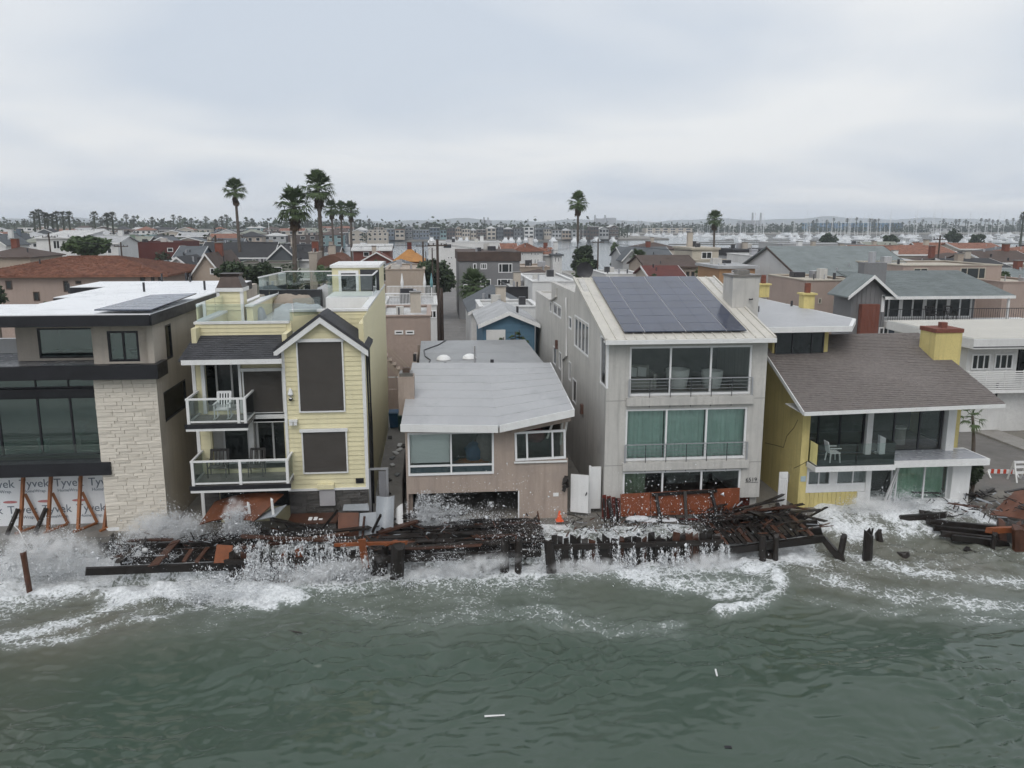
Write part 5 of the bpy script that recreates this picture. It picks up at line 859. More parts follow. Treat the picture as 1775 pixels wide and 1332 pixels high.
B('balcony_slab', WHT, h, a1+.05, xe+2.5, D_-.5, D_+1.59, zf-.5, zf-.02); B('lower_wall', C('bgrey'), h, a1+.01, xe+2, D_+.3, D_+.5, 0, zf-.51); win(h, 'Y', D_+.2, at(1560, 570, Y=D_).x, at(1600, 570, Y=D_).x, zf-1.6, zf-.75, div=(.33, .67), fw=.1); B('porch_post', WHT, h, xe, xe+.15, D_-.3, D_-.15, zf, zE-.33)
r_ = T_('balcony_railing', h); B('top_rail', BLK, r_, a1+.1, xe+2.4, D_-.42, D_-.38, zf+.95, zf+1.0)
for k in range(64): x = a1+.1+(xe+2.2-a1)*k/63; B('baluster', BLK, r_, x-.012, x+.012, D_-.41, D_-.39, zf, zf+.949)
for k, xx in enumerate((a1+4.4, a1+6.0)): chair('slat_chair', 'dark chair on the long glazed balcony, %s' % ('left', 'right')[k], xx, D_+.5, zf, DW, False, .8)
B('chimney_stack', GW, h, at(1497, 480, Y=D_+3).x, at(1536, 480, Y=D_+3).x, D_+3, D_+4, zE, zA+1.0); O('vent_cowl', MB().tube([(at(1515, 470, Y=D_+3).x, D_+3.5, zA+1), (at(1515, 470, Y=D_+3).x, D_+3.5, zA+1.9)], .3, 10), ALU, h)
# white modern house at the right edge
h = T('white_modern_house', 'white flat roofed house with slatted balcony at the right edge', 'house', (40, 52, 0)); D_ = 47.5; x0 = at(1668, 700, Y=D_).x; z1_ = at(1720, 600, Y=D_).z; zb_ = at(1720, 668, Y=D_).z; op = (x0+4.0, 46, zb_+1.0, z1_-.25)
O('wall', MB().wall('Y', D_, .25, x0, 46, 0, z1_, [(x0+3.3, 46, zb_, z1_-.25)]).wall('X', x0, .25, D_+.25, 55.8, 0, z1_).wall('Y', D_+2.5, .25, x0+.25, 46, 0, z1_), C('white'), h); m = MB().box(x0-.5, 47, D_-1.2, 56, z1_+.002, z1_+.6); O('roof', m, C('white'), h); B('roof_top', M('cream_roof', (.52, .5, .45), .7, .1, .5), h, x0-.4, 46.8, D_-1, 55.8, z1_+.601, z1_+.64); B('roof_line', DKM, h, x0-.52, 47, D_-1.23, D_-1.201, z1_+.1, z1_+.15)
win(h, 'Y', D_-.06, x0+.3, x0+1.5, zb_+1.0, z1_-.5, div=(.33, .67), fw=.08); win(h, 'Y', D_-.06, x0+1.8, x0+3.0, zb_+1.0, z1_-.5, div=(.33, .67), fw=.08); win(h, 'Y', D_+2.44, x0+3.6, x0+7, zb_+.2, z1_-.5, div=(.5,), fm=DKM, gm=GD)
r_ = T_('balcony_railing', h)
for k in range(9): B('slat', WHT, r_, x0-.3, 46, D_-.75, D_-.7, zb_-.1+.13*k, zb_-.03+.13*k)
for k in range(8): B('post', WHT, r_, x0-.3+1.2*k, x0-.24+1.2*k, D_-.69, D_-.63, zb_-.2, zb_+1.05)
B('balcony_slab', WHT, h, x0-.4, 46, D_-.8, D_-.002, zb_-.35, zb_-.15); B('wall_lamp', DKM, h, x0+2.1, x0+2.2, D_-.08, D_-.001, 2.2, 3.1); B('garden_wall', C('white'), h, x0+4, 46, D_-2.4, D_-2.15, 0, 1.9)
# ================================================================ TREES, PALMS
TRK = M('palm_trunk', (.12, .1, .085), .95, .25, 3, .5, 12); FRN = M('palm_frond', (.07, .105, .042), .7, .3, 2, rnd=.15); SKT = M('dead_frond_skirt', (.1, .07, .045), .9, .3, 3); LEAF = M('tree_leaf', (.065, .1, .038), .75, .35, .8, rnd=.2); LEAFD = M('dark_tree_leaf', (.042, .062, .03), .75, .35, .8, rnd=.15); BARK = M('tree_bark', (.1, .08, .065), .95, .25, 4, .5, 15)
for m_ in (FRN, LEAF, LEAFD):
    b_ = m_.node_tree.nodes['Principled BSDF']; b_.inputs['Subsurface Weight'].default_value = 0
def frond(m, base, az, el, L_, nl, spread, r, droop):
    """fan leaf: stalk and a fan of leaflets that droop at the tips"""
    d = Vector((math.cos(az)*math.cos(el), math.sin(az)*math.cos(el), math.sin(el))); s = d.cross(Vector((0, 0, 1))); s = s.normalized() if s.length > .05 else Vector((1, 0, 0)); u = s.cross(d)
    p1 = base+d*L_*.45; m.bar(base, p1, .04*L_, .02*L_)
    for k in range(nl):
        t = (k/(nl-1)-.5)*2*spread; dd = (d*math.cos(t)+s*math.sin(t)+u*.15*math.cos(t)).normalized(); l = L_*.62*(1-.25*abs(t)/spread)*r.uniform(.85, 1.1); w_ = L_*.035*(14/nl)
        pm = p1+dd*l*.6; pe = p1+dd*l+Vector((0, 0, -droop*L_*r.uniform(.5, 1.3))); q = dd.cross(u).normalized()*w_
        m.add([p1, pm-q, pe, pm+q], [(0, 1, 2, 3)])
def palm_meshes(H, R, nf, nl, seed, skirt=True, tk=1):
    r = random.Random(seed); tr = MB(); lean = (r.uniform(-.3, .3), r.uniform(-.2, .2)); top = Vector((lean[0], lean[1], H)); n = 7
    tr.tube([Vector((lean[0]*(k/n)**2, lean[1]*(k/n)**2, H*k/n)) for k in range(n+1)], [tk*.34*(1-.45*k/n)*R/2.2+(.12 if k == 0 else 0) for k in range(n+1)], 8)
    cr = MB(); sk = MB()
    for k in range(nf):
        f = k/nf; el = math.radians(78-118*f**.9+r.uniform(-8, 8)); frond(cr, top+Vector((0, 0, .15-.4*f)), k*2.399+r.uniform(-.2, .2), el, R*r.uniform(.85, 1.08), nl, 1.05, r, .12+.18*f)
    if skirt:
        for k in range(int(nf*.55)): frond(sk, top+Vector((0, 0, -.45-.9*R*.5*r.random())), r.random()*6.28, math.radians(-62-r.random()*24), R*.62, max(4, nl//2), .8, r, .1)
    return [mesh('trunk', tr.v, tr.f, TRK, True), mesh('crown', cr.v, cr.f, FRN), mesh('skirt', sk.v, sk.f, SKT) if skirt else None]
def palm(label, px, ytop, d, R, seed, nf=46, nl=13, skirt=True, group='tall palms between the houses', z0=0, name='palm_tree'):
    p = at(px, ytop, Y=d); H = p.z-R*.85-z0; t = T(name, label, 'palm', (p.x, d, z0), group)
    for n_, me in zip(('trunk', 'crown', 'skirt'), palm_meshes(H, R, nf, nl, seed, skirt)):
        if me: inst(n_, me, t, Matrix.Translation((p.x, d, z0)))
for a in (('slender tall palm standing alone, leftmost of the tall palms', 408, 309, 150, 2.3, 1), ('broad shaggy palm with drooping brown skirt, lower than its taller neighbour', 503, 325, 100, 2.5, 2), ('tallest palm, dark crown above the others left of centre', 552, 296, 118, 2.6, 3), ('small far palm just right of the tallest palm', 575, 347, 205, 2.3, 4), ('small far palm, second right of the tallest palm', 590, 349, 212, 2.3, 5), ('small far palm, rightmost of the left cluster', 606, 349, 200, 2.4, 6), ('tall palm behind the solar panel roof', 1003, 332, 160, 2.3, 7), ('shorter palm standing behind the roofs right of the chimney', 1241, 364, 186, 2.3, 8)): palm(*a)
palm('bright green feathery palm in the alley before the grey house', 822, 468, 97, 2.1, 11, 60, 15, False, None); palm('dark small palm before the grey gabled house', 1108, 432, 140, 2.0, 12, 40, 11, False, None); palm('small palm beside the railed deck left of the alley', 655, 452, 110, 1.5, 13, 36, 9, False, None); palm('wind bent little palm at the corner of the yellow stucco house', 1697, 700, 40.5, .8, 14, 16, 11, False, None)
def tree(label, px, yt, yb, wpx, d, mat, seed, n=2600, leaf=.28, trunk=True, name='tree', group=None, z0=0):
    r = random.Random(seed); p = at(px, yt, Y=d); q = at(px, yb, Y=d); R = wpx*d/FPX/2; zt = p.z; zb = max(z0+.3, q.z); cz = (zt+zb)/2; hz_ = (zt-zb)/2; t = T(name, label, 'tree' if trunk else 'shrub', (p.x, d, z0), group)
    cl = []
    for k in range(22):
        a = r.random()*6.28; u = r.uniform(-1, 1); rr = r.uniform(.45, .85); s = math.sqrt(1-u*u); cl.append((Vector((p.x+R*rr*s*math.cos(a), d+R*rr*s*math.sin(a), cz+hz_*rr*u)), R*r.uniform(.22, .42)))
    lf = MB()
    for k in range(n):
        c, cr = r.choice(cl); v = Vector((r.gauss(0, 1), r.gauss(0, 1), r.gauss(0, 1))).normalized()*cr*r.uniform(.6, 1.05); v.z *= min(1.2, hz_/R+.2); o = c+v
        a = Vector((r.gauss(0, 1), r.gauss(0, 1), r.gauss(0, .6))).normalized(); b_ = a.cross(Vector((r.gauss(0, 1), r.gauss(0, 1), r.gauss(0, 1)))).normalized(); s = leaf*r.uniform(.6, 1.3)
        lf.add([o-a*s, o+b_*s*.55, o+a*s, o-b_*s*.55], [(0, 1, 2, 3)])
    br = MB(); br.tube([(p.x, d, z0), (p.x+.1, d, zb+hz_*.3), (p.x, d, cz)], [.06*R+.08, .045*R+.05, .03], 7)
    for k in range(9): c, cr = cl[k]; br.tube([(p.x, d, zb-(zb-z0)*.15), Vector((p.x, d, zb)).lerp(c, .5)+Vector((0, 0, .1*R)), c], [.035*R+.03, .025*R+.02, .015], 5)
    O('trunk', br, BARK, t); O('crown', lf, mat, t)
tree('flat topped umbrella tree before the white modern house', 145, 411, 441, 72, 138, LEAF, 1, 2600, .4); tree('dense dark green tree beside the utility poles', 752, 450, 508, 72, 112, LEAFD, 2, 3200, .32); tree('dark rounded tree beside the tall palm by the bay', 1013, 427, 486, 50, 150, LEAFD, 3, 2600, .38)
tree('low dark shrub behind the copper capped chimney', 402, 456, 484, 60, 92, LEAFD, 4, 1800, .25, True); tree('bushy shrub right of the chimney behind the glass rail', 452, 458, 490, 62, 95, LEAFD, 5, 1800, .25); tree('small green tree behind the roof deck', 560, 462, 490, 30, 90, LEAF, 6, 900, .25); tree('round dark tree among the marina masts, left', 1437, 405, 424, 34, 330, LEAFD, 7, 700, .7); tree('round dark tree among the marina masts, second', 1545, 407, 425, 30, 330, LEAFD, 8, 600, .7); tree('round dark tree among the marina masts, third', 1655, 398, 420, 34, 350, LEAFD, 9, 700, .7); tree('round dark tree among the marina masts, rightmost', 1697, 406, 426, 32, 330, LEAFD, 10, 700, .7)
tree('large dark shrub at the corner of the yellow stucco house', 1690, 795, 868, 44, 36.3, LEAFD, 12, 1500, .1); tree('low hedge shrub behind the white barn like house', 1375, 474, 492, 40, 100, LEAF, 13, 700, .22); tree('green shrub below the shuttered windows at the right', 1733, 470, 486, 36, 100, LEAF, 14, 700, .22)
# slim plant on the tan house roof edge
t = T('banana_plant', 'tall thin leafy plant behind the rear roof of the tan house', 'plant', (5.2, 56, 0)); m = MB(); lf = MB(); r = random.Random(3)
for px_, yt in ((873, 585), (885, 600), (893, 575), (900, 572), (908, 590), (880, 610)):
    p = at(px_, yt, Y=56); m.tube([(p.x+.1, 56, 0), (p.x, 56, p.z)], [.06, .03], 6)
    for k in range(8): a = r.random()*6.28; o = Vector((p.x, 56, p.z-.9*r.random())); d = Vector((math.cos(a), math.sin(a), .2)); e = o+d*.55; s = d.cross(Vector((0, 0, 1)))*.13; lf.add([o, o.lerp(e, .5)+s, e+Vector((0, 0, -.25)), o.lerp(e, .5)-s], [(0, 1, 2, 3)])
O('stems', m, BARK, t); O('leaves', lf, LEAF, t)
# utility poles and wires
UP = M('utility_pole_wood', (.075, .055, .045), .9, .3, 2)
def pole(lb, px, yt, d, r_=.15, arm=1):
    p = at(px, yt, Y=d); t = T('utility_pole', lb, 'pole', (p.x, d, 0), 'utility poles'); O('post', MB().tube([(p.x, d, 0), (p.x, d, p.z)], [r_, r_*.75], 8), UP, t)
    if arm: O('crossarm', MB().box(p.x-1.0, p.x+1.0, d-.05, d+.05, p.z-.7, p.z-.58), UP, t); [O('insulator', MB().tube([(p.x+s, d, p.z-.58), (p.x+s, d, p.z-.4)], .05, 6), DKM, t) for s in (-.9, -.4, .4, .9)]
    return p
PP = [pole('utility pole before the white modern house at the left', 84, 404, 135), pole('utility pole right of the green stair tower', 209, 420, 130), pole('utility pole left of the leftmost tall palm', 373, 408, 110), pole('utility pole left of the dense green tree', 733, 419, 120), pole('thick utility pole beside the alley', 758, 415, 86, .17), pole('utility pole beside the dark rounded tree', 1037, 414, 140), pole('utility pole before the white barn like house', 1356, 428, 110), pole('utility pole before the red tile roofs at the right', 1630, 408, 118)]
pole('short dark pole behind the stair house', 738, 436, 140, .1, 0); pole('weathered brown pole close to the thick utility pole', 765, 500, 80, .2, 0); pole('slim pole in the alley', 749, 430, 105, .1, 0)
for i, (a, c) in enumerate(((3, 4), (4, 5), (2, 3), (5, 6), (6, 7), (0, 1))):
    p, q = PP[a], PP[c]
    for s in (-.4, .4):
        pts = [p.lerp(q, k/14)+Vector((s, 0, -.45-1.3*math.sin(math.pi*k/14)*min(1, (q-p).length/60))) for k in range(15)]
        tag(O('overhead_wire', MB().tube(pts, .018, 4), BLK), '%s thin overhead wire sagging between the %s and the next pole' % (('left', 'right')[s > 0], ('left modern house pole', 'left palm pole', 'dense tree pole', 'alley pole', 'bay tree pole', 'barn house pole')[[5, 0, 0, 0, 0, 0][0] if 0 else (3 if a == 4 else 2 if a == 3 else 1 if a == 2 else 4 if a == 5 else 5 if a == 6 else 0)]), 'wire', 'overhead wires')
# street barrier at the right
t = T('street_barrier', 'striped red and white barrier board across the side street', 'barrier', (30.5, 40, 0)); p = at(1712, 817, Y=38.6); q = at(1760, 818, Y=38.6)
for k in range(9): f0, f1 = k/9, (k+1)/9; O('stripe', MB().bar(p.lerp(q, f0+.003), p.lerp(q, f1-.003), .04, .22), M('barrier_red', (.5, .06, .03), .5) if k % 2 else WHT, t)
for s in (p, q): O('leg', MB().bar(s+Vector((0, -.3, -s.z)), s, .06, .06).bar(s+Vector((0, .3, -s.z)), s, .06, .06), WHT, t)
t = T('plastic_barricade', 'white folding barricade frame standing in the side street', 'barricade', (30, 38, 0)); p = at(1765, 838, Y=37.8)
for s in (-.35, .35):
    for e in (-.35, .35): O('leg', MB().bar((p.x+s, 37.8+e, 0), (p.x+s, 37.8, 1.05), .07, .05), WHT, t)
for z in (.45, .75, 1.0): O('rail', MB().bar((p.x-.4, 37.75, z), (p.x+.4, 37.75, z), .04, .12), WHT, t)
tag(O('caution_tape', MB().bar(at(1700, 835, Y=38), at(1728, 865, Y=36.5), .01, .07).bar(at(1728, 865, Y=36.5), at(1780, 852, Y=36.6), .01, .07), M('yellow_tape', (.6, .45, .04), .5)), 'yellow caution tape trailing across the side street', 'tape')
# ================================================================ FAR SHORE
RF = random.Random(77); cnt = {}
def lab(key, txt): cnt[key] = cnt.get(key, 0)+1; return txt % ordinal(cnt[key])
WC = ['white', 'white', 'cream', 'beige', 'lgrey', 'bgrey', 'tan', 'brown', 'teal', 'slate', 'white']
CN = dict(white='white', cream='cream', beige='beige', lgrey='light grey', bgrey='blue grey', tan='tan', brown='brown', teal='teal', slate='dark grey', pink='pinkish')
x = 648
while x < 1064:
    w_ = RF.uniform(11, 19); c = RF.choice(['white', 'slate', 'brown', 'bgrey', 'lgrey', 'tan', 'teal', 'cream', 'bgrey', 'brown']); d = 628+RF.uniform(-4, 10); yt = RF.uniform(393.5, 400)
    bh(lab('far'+c, CN[c]+' house, %s of its colour from the left across the bay'), x, x+w_-1.2, yt, d, 12, c, RF.choice(['flat', 'flat', 'gy', 'hip', 'slab']), 1.6, RF.choice(['wroof', 'slate', 'brown', 'rtile', 'lgrey']), zb=-.1, grid=(RF.choice([2, 3, 3]), 3, .72, 1.7), ov=.3, group='houses across the bay', fr=C(RF.choice(['white', 'white', 'slate']))); x += w_
# houses on the land at the left of the bay, nearest rows last
for row, (d, n, ylo) in enumerate(((600, 16, 397), (500, 15, 401), (410, 14, 406), (330, 13, 412), (262, 12, 421), (236, 5, 424))):
    lim = (650, 640, 560, 430, 425, 300)[row]; x = -30+RF.uniform(0, 10)
    while x < lim:
        w_ = RF.uniform(9, 15)*FPX/d*RF.uniform(.8, 1.15); c = RF.choice(WC+['pink', 'tan', 'cream']); rf = RF.choice(['flat', 'gx', 'gy', 'hip', 'hip', 'slab', 'gx'])
        bh(lab('left%d%s' % (row, c), CN[c]+' house, %s of its colour in the '+('farthest', 'second farthest', 'third', 'fourth', 'fifth', 'nearest')[row]+' row left of the bay'), x, x+w_, ylo+RF.uniform(-2, 3), d+RF.uniform(-12, 12), RF.uniform(8, 12), c, rf, RF.uniform(1.2, 2.2), RF.choice(['slate', 'brown', 'rtile', 'wroof', 'lgrey', 'olive', 'dark']), zb=-.1, grid=(RF.choice([2, 3, 4]), 2, .5, 1.3), group='houses left of the bay')
        x += w_+RF.uniform(1, 14)*200/d
# smaller houses and greenery that fill the blocks between
nf_ = 0; tries = 0; gx_ = []
while nf_ < 70 and tries < 4000:
    tries += 1; d = RF.uniform(98, 200); px_ = RF.uniform(250, 1790); wm_ = RF.uniform(6, 10); hm = RF.uniform(4.6, 7.2); p = at(px_, 430, Y=d); x0 = p.x; x1 = x0+wm_; dp_ = RF.uniform(7, 11)
    if any(x0 < f[1]+.8 and x1 > f[0]-.8 and d < f[3]+1.2 and d+dp_ > f[2]-1.2 for f in FOOT) or (d > 125 and (proj(x1, d, hm)[0] > 600 and px_ < 800 or 900 < proj(x1, d, hm)[0] and px_ < 1330)) or (x1 > .2 and x0 < 5) or (x1 > 26 and x0 < 35.3): continue
    q0 = proj(x0, d, hm); q1 = proj(x1, d, hm); nf_ += 1; c = RF.choice(WC+['tan', 'cream', 'pink', 'olive']); CN['olive'] = 'olive'
    bh(lab('mid'+c, CN[c]+' small house, %s of its colour in the middle blocks'), q0[0], q1[0], (q0[1]+q1[1])/2, d, dp_, c, RF.choice(['flat', 'gx', 'gy', 'hip', 'hip', 'gx', 'slab']), RF.uniform(1, 1.9), RF.choice(['slate', 'brown', 'rtile', 'wroof', 'lgrey', 'olive', 'dark', 'ggrey']), grid=(RF.choice([2, 3]), 2, .45, 1.2), group='small houses in the middle blocks')
nt_ = 0; tries = 0
while nt_ < 46 and tries < 3000:
    tries += 1; d = RF.uniform(75, 222); px_ = RF.uniform(-20, 1790); p = at(px_, 430, Y=d); R = RF.uniform(.9, 2.0)
    if any(f[0]-R*.6 < p.x < f[1]+R*.6 and f[2]-R*.6 < d < f[3]+R*.6 for f in FOOT) or .4 < p.x < 5 or 26 < p.x < 34: continue
    H = RF.uniform(4.5, 8.0); yt = proj(p.x, d, H)[1]; yb = proj(p.x, d, H-2.2*R)[1]; nt_ += 1
    tree(lab('gtree', 'small green tree between the houses, %s such tree built outward'.replace(' built outward', ' of the blocks')), px_, yt, yb, 2*R*FPX/d, d, RF.choice([LEAF, LEAFD]), 200+nt_, 420, .26, group='small trees between the houses')
# far trees as one mass, with countable skyline palms in front
lf = MB(); r = random.Random(5)
def clump(x, y, z, R, n):
    for k in range(n):
        v = Vector((r.gauss(0, .5), r.gauss(0, .5), r.gauss(0, .42)))*R; o = Vector((x, y, z))+v; a = Vector((r.gauss(0, 1), r.gauss(0, 1), r.gauss(0, .6))).normalized(); b_ = a.cross(Vector((r.gauss(0, 1), r.gauss(0, 1), r.gauss(0, 1)))).normalized(); s = R*.24
        lf.add([o-a*s, o+b_*s*.7, o+a*s, o-b_*s*.7], [(0, 1, 2, 3)])
for k in range(330):
    px_ = -60+1900*k/330+r.uniform(-4, 4); d = r.choice([700, 760, 860, 980, 1100]) if px_ < 1080 else r.choice([1000, 1080, 1200]); top = (383 if px_ < 640 else 389)+r.uniform(-1, 8); p = at(px_, top, Y=d); R = r.uniform(5, 9)
    zc = max(3, p.z-R*.6); clump(p.x, d, zc, R, 34); clump(p.x+r.uniform(-6, 6), d, zc*.5, R, 22)
for k in range(150):
    d = r.uniform(240, 640); px_ = r.uniform(-40, 640 if d > 480 else 420); p = at(px_, 420, Y=d); R = r.uniform(2, 3.6); clump(p.x, d, r.uniform(3, 6.5), R, 30)
tag(O('far_trees', lf, LEAFD), 'hazy belt of dark trees along the far shore', 'trees', kind='stuff')
FP = [palm_meshes(H, 2.6, 22, 6, 50+i, False, 1.7) for i, H in enumerate((13, 16, 19))]
for i in range(3):
    tr, cr, _ = FP[i]; v = [tuple(q.co) for q in tr.vertices]+[tuple(q.co) for q in cr.vertices]; f = [tuple(q.vertices) for q in tr.polygons]+[tuple(a+len(tr.vertices) for a in q.vertices) for q in cr.polygons]; FP[i] = mesh('far_palm', v, f, M('far_palm_green', (.05, .058, .035), .8, .2))
SK = [(57, 366), (66, 362), (75, 367), (80, 369), (89, 370), (97, 366), (108, 366), (118, 366), (162, 366), (184, 369), (193, 367), (174, 377), (218, 371), (231, 374), (263, 376), (300, 372), (311, 374), (320, 377), (331, 378), (356, 375), (384, 375), (392, 372)]+[(RF.uniform(10, 640), RF.uniform(378, 386)) for _ in range(24)]+[(RF.uniform(650, 1090), RF.uniform(384, 392)) for _ in range(44)]+[(RF.uniform(1090, 1400), RF.uniform(386, 393)) for _ in range(44)]+[(RF.uniform(1400, 1775), RF.uniform(378, 392)) for _ in range(56)]+[(1485, 377), (1508, 379), (1523, 379), (1636, 380), (1715, 379), (1730, 381), (1745, 380), (1757, 378), (1770, 372), (1775, 367), (1768, 380)]
SK.sort()
for i, (px_, yt) in enumerate(SK):
    d = RF.uniform(560, 760) if px_ < 640 else RF.uniform(690, 900) if px_ < 1090 else RF.uniform(1000, 1150); d = 420 if yt < 371 else d; p = at(px_, yt, Y=d); k = min(2, max(0, int((p.z-14)/3.5))); H = (13, 16, 19)[k]
    o = bpy.data.objects.new('skyline_palm', FP[k]); COL.objects.link(o); s = max(.5, (p.z)/(H+2.2)); o.location = (p.x, d, -.1); o.scale = (max(.9, s), max(.9, s), s); o.rotation_euler.z = RF.random()*6
    tag(o, 'hazy skyline palm, %s from the left' % ordinal(i+1), 'palm', 'skyline palms')
# marina: yachts, masts
YW = M('yacht_white', (.75, .76, .77), .4, .05); CVB = M('sail_cover_blue', (.05, .1, .2), .7)
def boat_mesh(sail, L_, H):
    m = MB(); w_ = L_*.15; hull = [(-L_/2, w_), (L_*.2, w_), (L_/2, 0), (L_*.2, -w_), (-L_/2, -w_)]
    m.prism([(a, b_, -.3) for a, b_ in hull], (0, 0, 1.3)); m.box(-L_*.3, L_*.15, -w_*.65, w_*.65, 1.001, 1.8)
    if sail: m.tube([(0, 0, 1.8), (0, 0, H)], [.13, .09], 6); m.bar((-L_*.4, 0, 2.6), (0, 0, 2.7), .35, .4); m.bar((0, -1.4, H*.6), (0, 1.4, H*.6), .08, .08)
    else: m.box(-L_*.2, L_*.05, -w_*.5, w_*.5, 1.801, 3.0); m.box(-L_*.22, L_*.02, -w_*.55, w_*.55, 3.4, 3.5); [m.bar((a, b_, 3.0), (a, b_, 3.4), .08, .08) for a in (-L_*.2, 0) for b_ in (-w_*.5, w_*.5)]
    return mesh('boat', m.v, m.f, YW)
BM = [boat_mesh(1, 10, 14), boat_mesh(1, 13, 18), boat_mesh(1, 12, 22), boat_mesh(0, 12, 0), boat_mesh(0, 16, 0)]; bl = []
for k in range(170):
    px_ = RF.uniform(1085, 1790); d = RF.uniform(560, 900) if px_ > 1250 else RF.uniform(760, 880)
    if px_ > 1400: d = RF.uniform(420, 860)
    bl.append((px_, d, RF.choice([0, 0, 1, 1, 2, 3, 3, 4])))
bl += [(RF.uniform(640, 1080), RF.uniform(600, 618), RF.choice([3, 3, 4, 0])) for _ in range(18)]+[(RF.uniform(440, 640), RF.uniform(420, 600), RF.choice([3, 3, 4, 0])) for _ in range(14)]; bl.sort()
for i, (px_, d, k) in enumerate(bl):
    p = at(px_, 410, Y=d); o = bpy.data.objects.new('sailboat' if k < 3 else 'motor_yacht', BM[k]); COL.objects.link(o); o.location = (p.x, d, SEA-.2); o.rotation_euler.z = RF.choice([0, 1.57, 1.57, -1.57, 1.4])+RF.uniform(-.1, .1)
    tag(o, 'white %s across the bay, %s far boat from the left' % ('sailboat' if k < 3 else 'motor yacht', ordinal(i+1)), 'boat', 'boats moored in the harbour')
for k in range(9): d = 520+50*k; S('dock', MB().box(150+30*k, 900, d, d+2.5, SEA-.25, SEA+.25), CONC)
# power stations and the large blue building
PW = M('power_station_grey', (.3, .31, .33), .8, .1)
def plant(lb, d, blocks, stacks):
    t = T('power_station', lb, 'power station', (at(blocks[0][0], 390, Y=d).x, d, 0), 'power stations')
    for a, b_, y in blocks: B('boiler_block', PW, t, at(a, y, Y=d).x, at(b_, y, Y=d).x, d, d+40, 0, at(a, y, Y=d).z)
    for a, y in stacks: p = at(a, y, Y=d-8); O('chimney', MB().tube([(p.x, d-8, 0), (p.x, d-8, p.z)], [2.6, 1.9], 10), PW, t)
plant('hazy power station with domed blocks and two chimneys behind the tall palm', 1900, [(1036, 1048, 379), (1052, 1068, 378)], [(1031.5, 373), (1049, 373), (1079, 383), (1107, 383), (1112, 383)]); plant('hazy power station block with two tall chimneys right of centre', 1800, [(1290, 1316, 383)], [(1305, 369), (1319, 369)]); plant('faint far plant left of the first power station', 2100, [(835, 852, 382)], [(839, 377), (846, 377), (780, 382), (915, 380)])
h, q = bh('long blue glass building among the marina palms', 1412, 1566, 387, 1150, 40, 'blue', 'flat', rc='slate', name='blue_building', cat='building')
for k in range(24): B('glazing_bay', M('blue_glazing', (.07, .16, .28), .3, .2), h, q[0]+(q[1]-q[0])*k/24+.4, q[0]+(q[1]-q[0])*(k+1)/24-.4, q[2]-.5, q[2]-.1, 3, q[4]-1.5)
bh('pale long building behind the marina, under the skyline palms', 1120, 1200, 396, 990, 20, 'cream', 'flat', rc='wroof', grid=(6, 3, .6, 1.8), name='marina_building', cat='building'); bh('low pale building at the right end of the marina', 1600, 1700, 397, 1000, 20, 'lgrey', 'flat', rc='wroof', grid=(8, 2, .6, 1.8), name='marina_building', cat='building')
# ================================================================ RUINED BOARDWALK, PILINGS, DEBRIS
RD = random.Random(21)
ORW = M('orange_raw_timber', (.2, .06, .02), .55, .3, 3, .3, 20, rnd=.2); GPAN = M('grey_wet_panel', (.3, .32, .34), .35, .15, 1.5); BROWNW = M('brown_wet_timber', (.07, .03, .018), .45, .4, 2.5, .5, 22, rnd=.3)
def beam(mb, a, c, w, hh, up=(0, 0, 1)):
    """weathered timber: slightly bowed, worn faces, splintered ends"""
    a = Vector(a); c = Vector(c); d = (c-a); L_ = d.length; d.normalize(); s = d.cross(Vector(up)); s = s.normalized() if s.length > 1e-3 else Vector((1, 0, 0)); u = s.cross(d); n = 5; o = len(mb.v); bow = Vector((RD.uniform(-.02, .02), RD.uniform(-.02, .02), RD.uniform(-.025, .025)))*min(1.5, L_*.5); jag = min(.18, w*.7, L_*.12)
    for k in range(n+1):
        f = k/n; p = a.lerp(c, f)+bow*4*f*(1-f)
        for x, y in ((-1, -1), (1, -1), (1, 1), (-1, 1)): q = p+s*(x*w/2*RD.uniform(.86, 1.04))+u*(y*hh/2*RD.uniform(.86, 1.04))+(d*RD.uniform(-jag, jag) if k in (0, n) else Vector()); mb.v.append(tuple(q))
    mb.f += [(o+k*4+i, o+k*4+(i+1) % 4, o+k*4+4+(i+1) % 4, o+k*4+4+i) for k in range(n) for i in range(4)]+[(o+3, o+2, o+1, o), (o+n*4, o+n*4+1, o+n*4+2, o+n*4+3)]; return mb
def pl(parent, name, a, c, w, hh, mat=None, up=(0, 0, 1)): return O(name, beam(MB(), a, c, w, hh, up), mat or WETW, parent)
def PY(x, y, Y): return at(x, y, Y=Y)
D1 = T('boardwalk_ruin', 'broken black boardwalk beams in front of the stone tower', 'boardwalk', (-10.5, 32, 0))
for i, (Y, z, x0, x1) in enumerate(((30.95, -.1, -13.2, -7.7), (31.6, -.02, -12.2, -7.5), (32.2, 0, -11.6, -7.0), (32.9, .02, -11.9, -7.2), (33.7, .02, -11.5, -7.0))): pl(D1, 'beam', (x0, Y, z), (x1, Y+.1, z+RD.uniform(-.06, .06)), .16, .3)
for (a, c, d, e_), w in (((203, 975, 251, 936), .26), ((266, 981, 306, 938), .3), ((318, 975, 333, 952), .16), ((340, 975, 360, 950), .16), ((222, 938, 300, 936), .2)): pl(D1, 'plank', at(a, c, Z=.2), at(d, e_, Z=.28), w, .07, BROWNW if RD.random() < .5 else None)
D2 = T('boardwalk_ruin', 'long black boardwalk beams in front of the tan house garage', 'boardwalk', (1.5, 32.5, 0))
for i, (Y, z) in enumerate(((31.05, -.12), (31.7, -.05), (32.4, 0), (33.1, .0), (33.8, 0))): pl(D2, 'beam', (-2.6+RD.uniform(-.4, .4), Y, z), (4.3+RD.uniform(-.5, .2), Y+.05, z), .15, .28)
